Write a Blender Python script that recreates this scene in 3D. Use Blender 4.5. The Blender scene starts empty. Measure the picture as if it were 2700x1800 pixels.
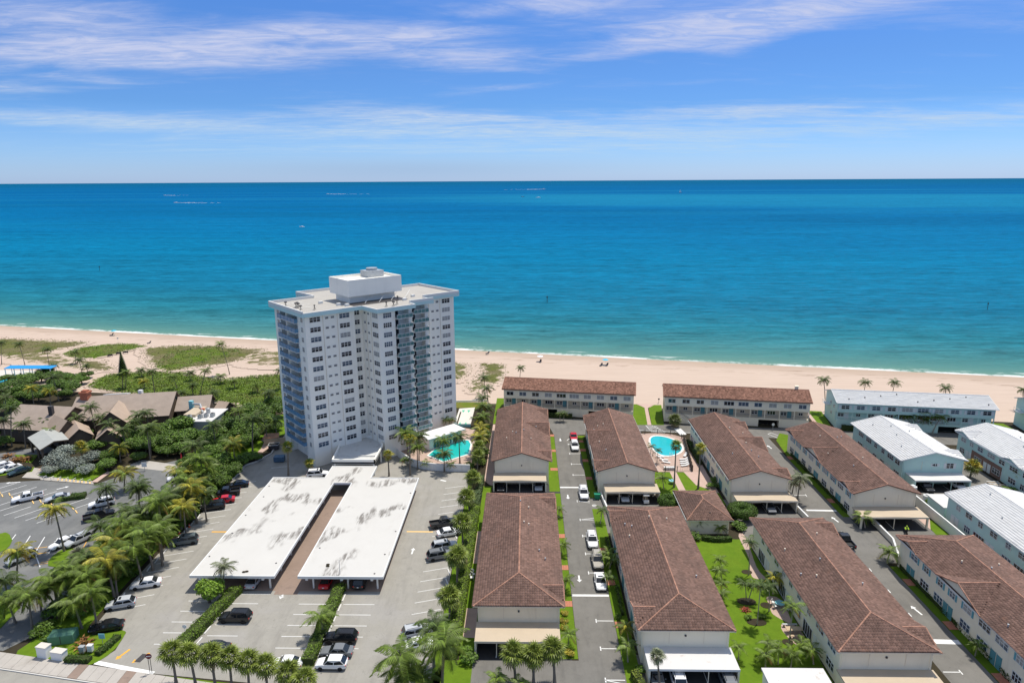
import bpy, math, random
import numpy as np
from mathutils import Vector, Matrix
random.seed(7); rng = np.random.default_rng(11)
R = math.radians
SC = bpy.context.scene; COL = SC.collection
# ---------------------------------------------------------------- camera
CAMH, PITCH, YAW, ROLL = 66.0, R(13.25), R(1.25), R(0.32)
cam_data = bpy.data.cameras.new('camera'); cam = bpy.data.objects.new('camera', cam_data); COL.objects.link(cam)
cam_data.sensor_width = 36; cam_data.lens = 24.0; cam_data.clip_start = 1; cam_data.clip_end = 120000
fw = Vector((-math.sin(YAW)*math.cos(PITCH), math.cos(YAW)*math.cos(PITCH), -math.sin(PITCH)))
r0 = fw.cross(Vector((0, 0, 1))).normalized(); u0 = r0.cross(fw)
rr = r0*math.cos(ROLL) - u0*math.sin(ROLL); uu = u0*math.cos(ROLL) + r0*math.sin(ROLL)
cam.matrix_world = Matrix(((rr.x, uu.x, -fw.x, 0), (rr.y, uu.y, -fw.y, 0), (rr.z, uu.z, -fw.z, CAMH), (0, 0, 0, 1)))
SC.camera = cam
# ---------------------------------------------------------------- sun and sky
SUN_DIR = Vector((0.245, 0.27, 1.0)).normalized()
SUN_EL = math.asin(SUN_DIR.z); SUN_AZ = math.atan2(SUN_DIR.x, SUN_DIR.y)
sd = bpy.data.lights.new('sun', 'SUN'); sd.energy = 4.0; sd.angle = R(0.53); sd.color = (1.0, 0.94, 0.84)
sun = bpy.data.objects.new('sun', sd); COL.objects.link(sun); sun.location = (0, 0, 200)
sun.rotation_euler = (-SUN_DIR).to_track_quat('-Z', 'Y').to_euler()
SC.view_settings.view_transform = 'Standard'; SC.view_settings.look = 'None'
SC.view_settings.exposure = 0.18; SC.view_settings.gamma = 1.0; SC.view_settings.use_curve_mapping = False
W = bpy.data.worlds.new('World'); SC.world = W; W.use_nodes = True

class NT:                                    # tiny node helper
    def __init__(s, tree): s.t = tree; s.n = tree.nodes; s.l = tree.links
    def new(s, typ, **kw):
        n = s.n.new(typ)
        for k, v in kw.items(): setattr(n, k, v)
        return n
    def put(s, sock, v):
        if isinstance(v, bpy.types.NodeSocket): s.l.new(v, sock)
        elif v is not None: sock.default_value = v
    def m(s, op, a, b=None, c=None, clamp=False):
        n = s.new('ShaderNodeMath', operation=op); n.use_clamp = clamp
        s.put(n.inputs[0], a)
        if b is not None: s.put(n.inputs[1], b)
        if c is not None: s.put(n.inputs[2], c)
        return n.outputs[0]
    def mix(s, f, a, b, blend='MIX'):
        n = s.new('ShaderNodeMix', data_type='RGBA', blend_type=blend); n.clamp_factor = True
        s.put(n.inputs[0], f); s.put(n.inputs[6], a if isinstance(a, bpy.types.NodeSocket) else (*a, 1)); s.put(n.inputs[7], b if isinstance(b, bpy.types.NodeSocket) else (*b, 1))
        return n.outputs[2]
    def noise(s, vec, scale, detail=4, rough=0.55, dist=0.0):
        n = s.new('ShaderNodeTexNoise'); s.put(n.inputs['Vector'], vec)
        n.inputs['Scale'].default_value = scale; n.inputs['Detail'].default_value = detail
        n.inputs['Roughness'].default_value = rough; n.inputs['Distortion'].default_value = dist
        return n.outputs[0]
    def vmul(s, vec, k):
        n = s.new('ShaderNodeVectorMath', operation='MULTIPLY'); s.put(n.inputs[0], vec); n.inputs[1].default_value = k
        return n.outputs[0]
    def ramp(s, f, stops, interp='LINEAR'):
        n = s.new('ShaderNodeValToRGB'); s.put(n.inputs[0], f); e = n.color_ramp.elements; n.color_ramp.interpolation = interp
        while len(e) < len(stops): e.new(0.5)
        for el, (p, c) in zip(e, stops): el.position = p; el.color = (*c, 1) if len(c) == 3 else c
        return n.outputs[0]
    def step(s, v, a, b):
        n = s.new('ShaderNodeMapRange', interpolation_type='SMOOTHSTEP'); s.put(n.inputs[0], v)
        n.inputs[1].default_value = a; n.inputs[2].default_value = b
        return n.outputs[0]

def build_sky():
    k = NT(W.node_tree); k.n.clear()
    sky = k.new('ShaderNodeTexSky', sky_type='NISHITA'); sky.sun_disc = False
    sky.sun_elevation = SUN_EL; sky.sun_rotation = SUN_AZ; sky.altitude = 60
    sky.air_density = 1.0; sky.dust_density = 0.35; sky.ozone_density = 3.0
    tc = k.new('ShaderNodeTexCoord'); sep = k.new('ShaderNodeSeparateXYZ'); k.l.new(tc.outputs['Generated'], sep.inputs[0])
    x, y, z = sep.outputs
    zc = k.m('MAXIMUM', z, 0.0)
    el = k.m('MULTIPLY', k.m('ARCSINE', zc), 57.2958)
    az = k.m('MULTIPLY', k.m('ARCTAN2', x, y), 57.2958)
    # a deeper blue well above the horizon, as the photograph's sky has; overhead, unseen, a neutral tint set for the fill light
    tint = k.ramp(k.m('DIVIDE', el, 40.0, clamp=True), [(0, (0.44, 0.61, 1.10)), (0.025, (0.40, 0.57, 1.0)), (0.05, (0.365, 0.545, 0.95)), (0.09, (0.315, 0.50, 0.87)), (0.14, (0.24, 0.42, 0.74)), (0.22, (0.25, 0.42, 0.715)), (0.36, (0.26, 0.455, 0.775)), (0.55, (0.72, 0.82, 0.92)), (0.75, (1.0, 0.98, 0.92)), (1, (1.0, 0.98, 0.92))])
    base = k.mix(1.0, sky.outputs[0], tint, 'MULTIPLY')
    # cirrus: noise on a flat layer overhead, thick where the broad bands lie
    den = k.m('ADD', zc, 0.05)
    cv = k.new('ShaderNodeCombineXYZ'); k.put(cv.inputs[0], k.m('DIVIDE', x, den)); k.put(cv.inputs[1], k.m('DIVIDE', y, den))
    rot = k.new('ShaderNodeMapping'); k.l.new(cv.outputs[0], rot.inputs[0]); rot.inputs['Rotation'].default_value = (0, 0, R(-14)); rot.inputs['Scale'].default_value = (0.30, 0.62, 1)
    n1 = k.noise(rot.outputs[0], 1.5, 9, 0.62, 1.1)
    rot2 = k.new('ShaderNodeMapping'); k.l.new(cv.outputs[0], rot2.inputs[0]); rot2.inputs['Rotation'].default_value = (0, 0, R(-24)); rot2.inputs['Scale'].default_value = (0.55, 1.25, 1); rot2.inputs['Location'].default_value = (3.1, 1.7, 0)
    n2 = k.noise(rot2.outputs[0], 2.2, 8, 0.66, 0.6)
    wisps = k.m('ADD', k.m('MULTIPLY', n1, 0.55), k.m('MULTIPLY', n2, 0.45))
    def blob(a0, e0, wa, he, slope=0.0, amp=1.0):
        da = k.m('SUBTRACT', az, a0)
        de = k.m('SUBTRACT', k.m('SUBTRACT', el, e0), k.m('MULTIPLY', da, slope))
        q = k.m('ADD', k.m('POWER', k.m('DIVIDE', k.m('ABSOLUTE', da), wa), 2.0), k.m('POWER', k.m('DIVIDE', k.m('ABSOLUTE', de), he), 2.0))
        return k.m('MULTIPLY', k.m('POWER', 2.71828, k.m('MULTIPLY', q, -1.0)), amp)
    tot = None
    for b in [(-20, 10.4, 12, 1.3, 0.10, .95), (-27, 8.5, 13, .9, 0.05, .9), (-9, 10.9, 7, .7, 0.02, .7), (-34, 10.5, 7, 2.6, 0, .7), (-6, 9.4, 8, 1.1, -0.06, .8), (3, 13.2, 11, 1.3, 0.05, .9), (11, 10.6, 10, 1.3, 0.12, .85), (27, 12.2, 16, 1.3, 0.08, .85), (17.5, 9.9, 4, .7, 0.16, .6),
              (-30, 6.7, 6, .42, 0, .7), (-37, 6.0, 4, .4, 0, .7), (-3, 7.1, 6, .42, 0.02, .6), (-8, 4.9, 12, .9, -.02, 1.1), (16, 5.0, 11, .7, -0.01, 1.0), (8, 3.6, 14, .7, -0.02, 1.0), (-30, 4.2, 10, .7, 0, 1.1), (-12, 3.7, 12, .5, 0, .8), (30, 3.9, 10, .7, 0, .9), (-16, 2.6, 18, .6, 0, .7), (12, 2.4, 18, .6, 0, .7),
              (60, 12, 25, 5, .1, .6), (-62, 12, 22, 5, 0, .7), (130, 14, 60, 6, 0, .6), (-140, 14, 60, 6, 0, .6), (0, 30, 60, 9, .05, .6)]:
        v = blob(*b); tot = v if tot is None else k.m('ADD', tot, v)
    cover = k.m('MINIMUM', tot, 1.25)
    f = k.m('MULTIPLY', k.step(k.m('ADD', wisps, k.m('MULTIPLY', cover, 0.24)), 0.52, 0.80), k.m('ADD', k.m('MULTIPLY', cover, 0.62), 0.30), clamp=True)
    n3 = k.noise(rot2.outputs[0], 4.5, 8, 0.66, 1.4)
    f = k.m('MULTIPLY', f, k.m('ADD', 0.42, k.m('MULTIPLY', k.step(n3, 0.32, 0.68), 0.55)))
    # extra cirrus overhead, out of view, added to brighten and whiten the fill light
    f = k.m('MAXIMUM', f, k.m('MULTIPLY', k.step(el, 16.0, 40.0), k.m('MULTIPLY', k.step(wisps, 0.34, 0.62), 0.52)))
    warm = k.step(el, 2.0, 9.0)
    cc = k.mix(warm, (3.0, 4.0, 5.0), (3.4, 3.7, 5.0))
    cc = k.mix(k.step(el, 14.0, 40.0), cc, (4.6, 4.5, 4.5))
    col = k.mix(f, base, cc)
    # low grey haze patch left of centre on the horizon
    low = blob(-10, 0.9, 14, .8, 0, .45)
    col = k.mix(low, col, (2.0, 2.8, 4.1))
    bg = k.new('ShaderNodeBackground'); k.l.new(col, bg.inputs[0]); bg.inputs[1].default_value = 0.15
    out = k.new('ShaderNodeOutputWorld'); k.l.new(bg.outputs[0], out.inputs[0])
build_sky()
# ---------------------------------------------------------------- materials
MATS = {}
def mat(name, col, rough=0.8, var=0.12, scale=0.6, bump=0.0, bscale=8.0, spec=0.3, metal=0.0, island=0.0, objcol=False, detail=5, extra=None, trans=0.0):
    if name in MATS: return MATS[name]
    m = bpy.data.materials.new(name); m.use_nodes = True; k = NT(m.node_tree)
    b = k.n['Principled BSDF']; b.inputs['Roughness'].default_value = rough; b.inputs['Metallic'].default_value = metal
    b.inputs['Specular IOR Level'].default_value = spec
    geo = k.new('ShaderNodeNewGeometry'); pos = geo.outputs['Position']
    if objcol:
        oi = k.new('ShaderNodeObjectInfo'); c = k.mix(1.0, oi.outputs['Color'], col, 'MULTIPLY')
    else:
        c = k.mix(0.0, col, col)
    if var > 0:
        f = k.noise(pos, scale, detail, 0.6)
        v = k.m('ADD', k.m('MULTIPLY', k.m('SUBTRACT', f, 0.5), 3.2*var), 1.0)
        g = k.new('ShaderNodeCombineColor')
        for i in range(3): k.put(g.inputs[i], v)
        c = k.mix(1.0, c, g.outputs[0], 'MULTIPLY')
    if island > 0:
        v = k.m('ADD', k.m('MULTIPLY', k.m('SUBTRACT', geo.outputs['Random Per Island'], 0.5), 2*island), 1.0)
        g = k.new('ShaderNodeCombineColor')
        for i in range(3): k.put(g.inputs[i], v)
        c = k.mix(1.0, c, g.outputs[0], 'MULTIPLY')
    if extra: c = extra(k, pos, c, geo)
    k.l.new(c, b.inputs['Base Color'])
    if bump > 0:
        bn = k.new('ShaderNodeBump'); bn.inputs['Strength'].default_value = bump; bn.inputs['Distance'].default_value = 0.05
        k.put(bn.inputs['Height'], k.noise(pos, bscale, 6, 0.65)); k.l.new(bn.outputs[0], b.inputs['Normal'])
    if trans > 0:                                    # leaves let some light through
        tr = k.new('ShaderNodeBsdfTranslucent'); k.l.new(c, tr.inputs[0]); ms = k.new('ShaderNodeMixShader'); ms.inputs[0].default_value = trans
        k.l.new(b.outputs[0], ms.inputs[1]); k.l.new(tr.outputs[0], ms.inputs[2]); k.l.new(ms.outputs[0], k.n['Material Output'].inputs[0])
    MATS[name] = m; return m

def streaks(dark, amt, vec=(0.25, 0.05, 0.3), scale=1.0, lo=0.52, hi=0.72, seed=0.0):
    def f(k, pos, c, geo):
        mp = k.new('ShaderNodeMapping'); k.l.new(pos, mp.inputs[0]); mp.inputs['Scale'].default_value = vec; mp.inputs['Location'].default_value = (seed, seed*1.7, 0)
        n = k.step(k.noise(mp.outputs[0], scale, 8, 0.68, 0.4), lo, hi)
        return k.mix(k.m('MULTIPLY', n, amt), c, dark)
    return f
def grime(dark, amt, lo=0.5, hi=0.75, scale=0.35):
    def f(k, pos, c, geo):
        return k.mix(k.m('MULTIPLY', k.step(k.noise(pos, scale, 8, 0.7, 0.3), lo, hi), amt), c, dark)
    return f
def asphalt(dark, amt, patch, pamt):
    def f(k, pos, c, geo):
        c = k.mix(k.m('MULTIPLY', k.step(k.noise(k.vmul(pos, (1.0, 0.16, 1)), 0.55, 6, 0.6), 0.45, 0.75), amt), c, dark)
        c = k.mix(k.m('MULTIPLY', k.step(k.noise(pos, 0.12, 5, 0.55), 0.48, 0.66), pamt), c, patch)
        c = k.mix(k.m('MULTIPLY', k.step(k.noise(pos, 0.35, 6, 0.6), 0.60, 0.70), 0.30), c, dark)      # oil and tyre smudges
        vo = k.new('ShaderNodeTexVoronoi', feature='DISTANCE_TO_EDGE'); mp = k.new('ShaderNodeMapping'); k.l.new(pos, mp.inputs[0]); mp.inputs['Scale'].default_value = (.16, .11, 0)
        wv = k.new('ShaderNodeVectorMath', operation='ADD'); k.l.new(mp.outputs[0], wv.inputs[0]); nz = k.new('ShaderNodeTexNoise'); k.l.new(pos, nz.inputs['Vector']); nz.inputs['Scale'].default_value = .5
        sc = k.new('ShaderNodeVectorMath', operation='SCALE'); k.l.new(nz.outputs[1], sc.inputs[0]); sc.inputs[3].default_value = .35; k.l.new(sc.outputs[0], wv.inputs[1]); k.l.new(wv.outputs[0], vo.inputs['Vector'])
        c = k.mix(k.m('MULTIPLY', k.m('SUBTRACT', 1.0, k.step(vo.outputs['Distance'], 0.004, 0.014)), 0.35), c, dark)   # sealed cracks
        return k.mix(k.m('MULTIPLY', k.step(k.noise(pos, 0.9, 8, 0.75), 0.62, 0.70), 0.4), c, dark)
    return f
def roof_stains(k, pos, c, geo):           # ponding marks on the carport membrane
    a = k.step(k.noise(k.vmul(pos, (1.0, 0.75, 0)), 0.17, 2, 0.5), 0.535, 0.63)
    b = k.step(k.noise(k.vmul(pos, (1.7, 0.30, 0)), 0.8, 6, 0.66), 0.40, 0.60)
    c = k.mix(k.m('MULTIPLY', k.m('MULTIPLY', a, b), 0.8), c, (0.11, 0.095, 0.08))
    return k.mix(k.m('MULTIPLY', k.step(k.noise(k.vmul(pos, (0.9, 0.4, 1)), 0.8, 7, 0.7), 0.5, 0.8), 0.3), c, (0.46, 0.43, 0.39))
def grass_fx(k, pos, c, geo):
    c = k.mix(k.m('MULTIPLY', k.step(k.noise(pos, 0.25, 5, 0.6), 0.42, 0.68), 0.6), c, (0.085, 0.165, 0.010))
    return k.mix(k.m('MULTIPLY', k.step(k.noise(pos, 2.5, 8, 0.7), 0.5, 0.75), 0.45), c, (0.06, 0.10, 0.012))
def roof_fx(k, pos, c, geo):
    c = k.mix(k.m('MULTIPLY', k.step(k.noise(k.vmul(pos, (0.35, 0.12, 0.2)), 0.9, 7, 0.7), 0.42, 0.72), 0.6), c, (0.115, 0.078, 0.064))
    c = k.mix(k.m('MULTIPLY', k.step(k.noise(pos, 0.5, 6, 0.65), 0.58, 0.74), 0.5), c, (0.26, 0.135, 0.09))
    return c
M = lambda n: MATS[n]
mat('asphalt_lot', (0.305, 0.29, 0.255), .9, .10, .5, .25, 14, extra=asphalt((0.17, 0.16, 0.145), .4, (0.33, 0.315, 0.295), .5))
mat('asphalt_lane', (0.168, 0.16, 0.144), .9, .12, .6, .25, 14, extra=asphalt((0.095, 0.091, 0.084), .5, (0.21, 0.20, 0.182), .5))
mat('asphalt_public', (0.16, 0.163, 0.16), .9, .12, .5, .25, 14, extra=asphalt((0.095, 0.097, 0.096), .4, (0.22, 0.22, 0.21), .6))
mat('asphalt_dark_shade', (0.05, 0.05, 0.05), .9, .2, .6)  # dark paving; its tone also stands in for shade under carport roofs
mat('concrete', (0.42, 0.39, 0.35), .85, .10, .7, .15, extra=grime((0.24, 0.21, 0.18), .45))
mat('concrete_light', (0.60, 0.57, 0.51), .85, .08, .7, .1, extra=grime((0.4, 0.36, 0.31), .4))
mat('curb_concrete', (0.55, 0.53, 0.49), .85, .1, 1.0)
mat('paver_pink', (0.46, 0.335, 0.275), .85, .12, 1.6, .15, extra=grime((0.30, 0.21, 0.17), .5, scale=.9))
mat('walk_pink', (0.50, 0.36, 0.30), .85, .1, 1.2, .1, extra=grime((0.38, 0.29, 0.24), .5))
mat('brick_red', (0.46, 0.185, 0.115), .85, .15, 3.0, .1)
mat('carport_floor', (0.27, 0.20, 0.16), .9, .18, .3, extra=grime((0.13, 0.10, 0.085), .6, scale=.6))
mat('paint_white', (0.74, 0.74, 0.72), .7, .12, 2.0); mat('paint_yellow', (0.72, 0.38, 0.05), .7, .12, 2.0)
mat('stop_yellow', (0.78, 0.52, 0.20), .8, .1, 2.0); mat('stop_white', (0.72, 0.71, 0.68), .8, .08, 2.0)
mat('grass', (0.115, 0.19, 0.013), .9, .16, .8, .5, 20, spec=.1, extra=grass_fx)
mat('grass_dry', (0.16, 0.155, 0.03), .9, .2, .5, .4, 16, spec=.1, extra=grass_fx)
mat('soil', (0.045, 0.038, 0.024), .95, .25, .6, .5, 9, spec=.1)
mat('stucco_cream', (0.82, 0.74, 0.58), .85, .04, .4, .05, 30, extra=streaks((0.55, 0.47, 0.34), .25, (0.5, 0.5, .08)))
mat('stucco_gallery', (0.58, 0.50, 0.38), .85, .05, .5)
mat('stucco_white', (0.88, 0.85, 0.77), .8, .03, .4, .04, 30, extra=streaks((0.6, 0.58, 0.53), .22, (0.6, 0.6, .05)))
mat('stucco_blue', (0.50, 0.67, 0.61), .85, .04, .4, .05, 30, extra=streaks((0.36, 0.56, 0.58), .2, (0.5, 0.5, .08)))
mat('fascia_blue', (0.50, 0.68, 0.68), .7, .05, .5)
mat('fascia_cream', (0.70, 0.62, 0.50), .7, .08, 1.0); mat('fascia_dark', (0.18, 0.10, 0.07), .7, .1, 1.0)
mat('trim_white', (0.70, 0.70, 0.68), .6, .03, 1.0)
mat('roof_tile', (0.20, 0.122, 0.095), .85, .22, .35, spec=.15, island=.26, extra=roof_fx)
mat('roof_tile_bright', (0.31, 0.165, 0.115), .85, .2, .4, spec=.15, island=.34, extra=grime((0.2, 0.105, 0.075), .5, scale=.6))
mat('ridge_clay', (0.34, 0.185, 0.13), .85, .18, .9, spec=.15, island=.2)
mat('roof_base', (0.10, 0.06, 0.045), .9, .1, 1.0, spec=.1)
mat('white_tile', (0.69, 0.68, 0.65), .75, .05, .4, island=.05, extra=grime((0.6, 0.58, 0.54), .35))
mat('shingle', (0.33, 0.27, 0.225), .9, .14, .5, .3, 6, spec=.1, extra=streaks((0.24, 0.195, 0.16), .45, (0.6, 1.8, 1.0), 2.0))
mat('shingle_tan', (0.40, 0.31, 0.24), .9, .12, .6, .2, 6, spec=.1); mat('shingle_grey', (0.36, 0.37, 0.35), .9, .1, .6, .2, 6, spec=.1)
mat('membrane_white', (0.55, 0.535, 0.50), .7, .03, .3, .08, 3, extra=roof_stains)
mat('membrane_tan', (0.50, 0.41, 0.30), .8, .06, .5, .08, 5, extra=grime((0.42, 0.36, 0.30), .4, .55, .7, .7))
mat('membrane_plain', (0.60, 0.59, 0.57), .75, .05, .4, extra=grime((0.42, 0.33, 0.26), .6, .60, .68, .8))
mat('roof_gravel', (0.40, 0.38, 0.345), .9, .06, .4, .1, 6, extra=grime((0.30, 0.275, 0.25), .45, scale=.25))
mat('canopy_roof', (0.56, 0.56, 0.54), .85, .1, .5, extra=grime((0.36, 0.33, 0.29), .6, .52, .68, .5))
mat('glass_dark', (0.018, 0.022, 0.03), .12, 0, spec=.6); mat('glass_blind', (0.30, 0.30, 0.29), .3, .2, 1.5, spec=.5); mat('glass_blue', (0.05, 0.085, 0.13), .12, .2, 1.0, spec=.6)
mat('car_glass', (0.014, 0.017, 0.02), .06, 0, spec=.7)
mat('balcony_blue', (0.10, 0.24, 0.40), .35, .15, 1.0, spec=.5); mat('balcony_teal', (0.08, 0.20, 0.205), .2, .25, 1.5, spec=.6)
mat('door_teal', (0.09, 0.26, 0.30), .5, .05, 1.0); mat('shutter_blue', (0.13, 0.36, 0.42), .6, .05, 1.0)
mat('opening_dark', (0.012, 0.012, 0.012), .9, 0); mat('brick_wall', (0.24, 0.14, 0.105), .9, .2, 1.2)
mat('rail_dark', (0.05, 0.05, 0.05), .5, 0); mat('rail_grey', (0.17, 0.19, 0.21), .6, .1, 1)
mat('tyre', (0.018, 0.018, 0.018), .85, 0); mat('rim', (0.55, 0.55, 0.56), .35, 0, metal=.7)
mat('car_paint', (1, 1, 1), .22, 0, spec=.6, objcol=True); mat('car_trim', (0.03, 0.03, 0.03), .5, 0)
mat('lamp_clear', (0.75, 0.75, 0.75), .15, 0, spec=.8); mat('lamp_red', (0.45, 0.02, 0.015), .2, 0, spec=.7); mat('plate_white', (0.7, 0.7, 0.68), .5, 0)
mat('bark_palm', (0.20, 0.17, 0.135), .9, .2, 2.0, .4, 9, spec=.1); mat('bark_pale', (0.36, 0.31, 0.25), .9, .15, 2.0, .3, 9, spec=.1)
mat('bark', (0.13, 0.10, 0.075), .9, .2, 2.0, .4, 9, spec=.1)
mat('frond', (1, 1, 1), .5, .22, 1.2, spec=.35, objcol=True, island=.45, trans=.16)
mat('leaf', (1, 1, 1), .55, .25, .8, spec=.3, objcol=True, island=.6, trans=.10)
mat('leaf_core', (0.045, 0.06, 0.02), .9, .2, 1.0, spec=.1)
mat('coconut', (0.22, 0.16, 0.05), .6, .2, 4.0)
mat('pool_tile', (0.75, 0.74, 0.70), .6, .06, 1.0); mat('pool_wall', (0.10, 0.42, 0.50), .3, .1, 1.0)
mat('metal_grey', (0.42, 0.44, 0.45), .45, .1, 2.0, metal=.3); mat('metal_dark', (0.06, 0.055, 0.055), .55, .1, 2.0)
mat('plastic_white', (0.7, 0.7, 0.68), .5, .03, 1.0); mat('plastic_green', (0.02, 0.24, 0.13), .45, .08, 1.0); mat('canvas_blue', (0.02, 0.27, 0.62), .6, .06, .4); mat('canvas_teal', (0.22, 0.50, 0.55), .6, .1, .6)
mat('dumpster_blue', (0.07, 0.13, 0.20), .55, .15, 1.0); mat('box_green', (0.10, 0.22, 0.15), .5, .12, 1.0); mat('cone_orange', (0.75, 0.14, 0.05), .6, .05, 1.0)
mat('chimney_brick', (0.36, 0.13, 0.075), .85, .15, 2.0); mat('copper_roof', (0.55, 0.27, 0.15), .8, .12, 1.0); mat('sign_maroon', (0.16, 0.02, 0.03), .5, 0)
mat('hull_white', (0.82, 0.82, 0.80), .4, 0); mat('hull_navy', (0.03, 0.04, 0.07), .4, 0); mat('foam_white', (0.85, 0.88, 0.9), .9, .1, .5)
mat('skin', (0.45, 0.27, 0.18), .6, 0); mat('hi_vis', (0.55, 0.85, 0.06), .7, 0); mat('cloth_dark', (0.03, 0.03, 0.04), .8, 0); mat('kayak_red', (0.6, 0.05, 0.06), .4, 0)
mat('umbrella_white', (0.8, 0.8, 0.82), .7, 0); mat('umbrella_blue', (0.03, 0.45, 0.62), .7, 0); mat('court_green', (0.08, 0.42, 0.26), .7, .05, 1.0); mat('boulder', (0.3, 0.27, 0.24), .9, .2, 2.)
mat('slat_tan', (0.5, 0.38, 0.25), .8, .1, 2.0); mat('sea_wall_paint', (0.78, 0.77, 0.73), .8, .05, .6, extra=streaks((0.5, 0.48, 0.44), .3, (0.6, 0.6, .1)))
mat('petal_red', (0.5, 0.03, 0.05), .7, .2, 3.0)

def pool_water(name, deep):
    m = bpy.data.materials.new(name); m.use_nodes = True; k = NT(m.node_tree); b = k.n['Principled BSDF']
    g = k.new('ShaderNodeNewGeometry'); c = k.mix(k.noise(g.outputs['Position'], 1.2, 4, .6), deep, tuple(v*1.25 for v in deep))
    k.l.new(c, b.inputs['Base Color']); b.inputs['Roughness'].default_value = .08; b.inputs['Specular IOR Level'].default_value = .35
    bn = k.new('ShaderNodeBump'); bn.inputs['Strength'].default_value = .25; bn.inputs['Distance'].default_value = .03
    k.put(bn.inputs['Height'], k.noise(g.outputs['Position'], 3.0, 3, .5)); k.l.new(bn.outputs[0], b.inputs['Normal'])
    MATS[name] = m
pool_water('pool_aqua', (0.015, 0.40, 0.36)); pool_water('pool_cyan', (0.02, 0.38, 0.42))
# distance seaward of the shoreline, in metres, as a node value
SHORE0, SHORES, SHOREC = 261.2, -0.2035, 0.00011
def shore_y(x): return SHORE0 + SHORES*x + SHOREC*min(max(x, -400), 400)**2*0.35
def shore_d(k, pos):
    s = k.new('ShaderNodeSeparateXYZ'); k.l.new(pos, s.inputs[0])
    xc = k.m('MINIMUM', k.m('MAXIMUM', s.outputs[0], -400.0), 400.0)
    base = k.m('ADD', k.m('MULTIPLY', s.outputs[0], SHORES), k.m('MULTIPLY', k.m('MULTIPLY', xc, xc), SHOREC*0.35))
    wob = k.m('MULTIPLY', k.m('SUBTRACT', k.noise(k.vmul(pos, (1, 0.4, 0)), 0.03, 4, .6), 0.5), 5.0)
    d = k.m('SUBTRACT', k.m('SUBTRACT', s.outputs[1], base), SHORE0)
    return k.m('MULTIPLY', d, 0.98), wob
def sea_mat():
    m = bpy.data.materials.new('sea_water'); m.use_nodes = True; k = NT(m.node_tree); b = k.n['Principled BSDF']
    g = k.new('ShaderNodeNewGeometry'); pos = g.outputs['Position']
    d, wob = shore_d(k, pos)
    lg = k.m('DIVIDE', k.m('LOGARITHM', k.m('MAXIMUM', k.m('ADD', d, 2.0), 1.0), 10.0), 4.5)
    wv = k.m('ADD', lg, k.m('MULTIPLY', k.m('SUBTRACT', k.noise(k.vmul(pos, (0.25, 1, 0)), 0.004, 5, .6), 0.5), 0.10))
    col = k.ramp(wv, [(0.07, (0.17, 0.27, 0.215)), (0.18, (0.105, 0.23, 0.20)), (0.30, (0.055, 0.19, 0.195)), (0.40, (0.016, 0.15, 0.20)), (0.48, (0.006, 0.135, 0.232)), (0.56, (0.002, 0.142, 0.275)), (0.66, (0.001, 0.118, 0.272)), (0.76, (0.0004, 0.095, 0.252)), (0.84, (0.0004, 0.092, 0.235)), (0.95, (0.001, 0.085, 0.185))])
    # long pale slicks and darker wind patches far out
    sl = k.step(k.noise(k.vmul(pos, (0.10, 1.0, 0)), 0.0032, 7, .62, .7), 0.50, 0.68)
    far = k.step(d, 150.0, 900.0)
    col = k.mix(k.m('MULTIPLY', k.m('MULTIPLY', sl, far), 0.42), col, (0.008, 0.165, 0.31))
    bandn = k.noise(k.vmul(pos, (0.05, 1.0, 0)), 0.0011, 4, .55, .3)
    col = k.mix(k.m('MULTIPLY', k.m('MULTIPLY', k.step(bandn, 0.50, 0.62), k.step(d, 900.0, 2200.0)), k.m('MULTIPLY', k.m('SUBTRACT', 1.0, k.step(d, 4200.0, 5200.0)), 0.5)), col, (0.010, 0.17, 0.30))
    sx = k.new('ShaderNodeSeparateXYZ'); k.l.new(pos, sx.inputs[0])
    edge = k.m('MULTIPLY', k.m('SUBTRACT', k.noise(k.vmul(pos, (0.3, 1, 0)), 0.004, 6, .65), 0.5), 900.0)
    dj = k.m('ADD', k.m('ADD', d, edge), k.m('MULTIPLY', sx.outputs[0], 0.25))
    shoal = k.m('MULTIPLY', k.m('MULTIPLY', k.step(dj, 1450.0, 1900.0), k.m('SUBTRACT', 1.0, k.step(d, 2900.0, 3300.0))), k.step(sx.outputs[0], -900.0, 300.0))
    col = k.mix(k.m('MULTIPLY', shoal, 0.6), col, (0.010, 0.185, 0.315))
    deep = k.m('MULTIPLY', k.m('MULTIPLY', k.step(dj, 650.0, 900.0), k.m('SUBTRACT', 1.0, k.step(dj, 1300.0, 1700.0))), k.step(k.noise(k.vmul(pos, (0.2, 1, 0)), 0.0025, 5, .6), .42, .6))
    col = k.mix(k.m('MULTIPLY', deep, 0.45), col, (0.001, 0.085, 0.19))
    # seagrass patches near the shore
    near = k.m('MULTIPLY', k.step(d, 5.0, 14.0), k.m('SUBTRACT', 1.0, k.step(d, 34.0, 60.0)))
    wd = k.step(k.noise(k.vmul(pos, (0.22, 1, 0)), 0.05, 6, .65, .6), 0.58, 0.68)
    col = k.mix(k.m('MULTIPLY', k.m('MULTIPLY', wd, near), 0.55), col, (0.035, 0.13, 0.16))
    # swell: stretched crests
    w1 = k.noise(k.vmul(pos, (0.26, 1, 0)), 0.24, 6, .62, .6); w2 = k.noise(k.vmul(pos, (0.4, 1, 0)), 0.9, 5, .6, .4)
    w3 = k.noise(k.vmul(pos, (0.10, 1, 0)), 0.05, 4, .55, .5)
    hgt = k.m('ADD', k.m('ADD', k.m('MULTIPLY', w1, 0.8), k.m('MULTIPLY', w2, 0.4)), k.m('MULTIPLY', w3, 1.2))
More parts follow.
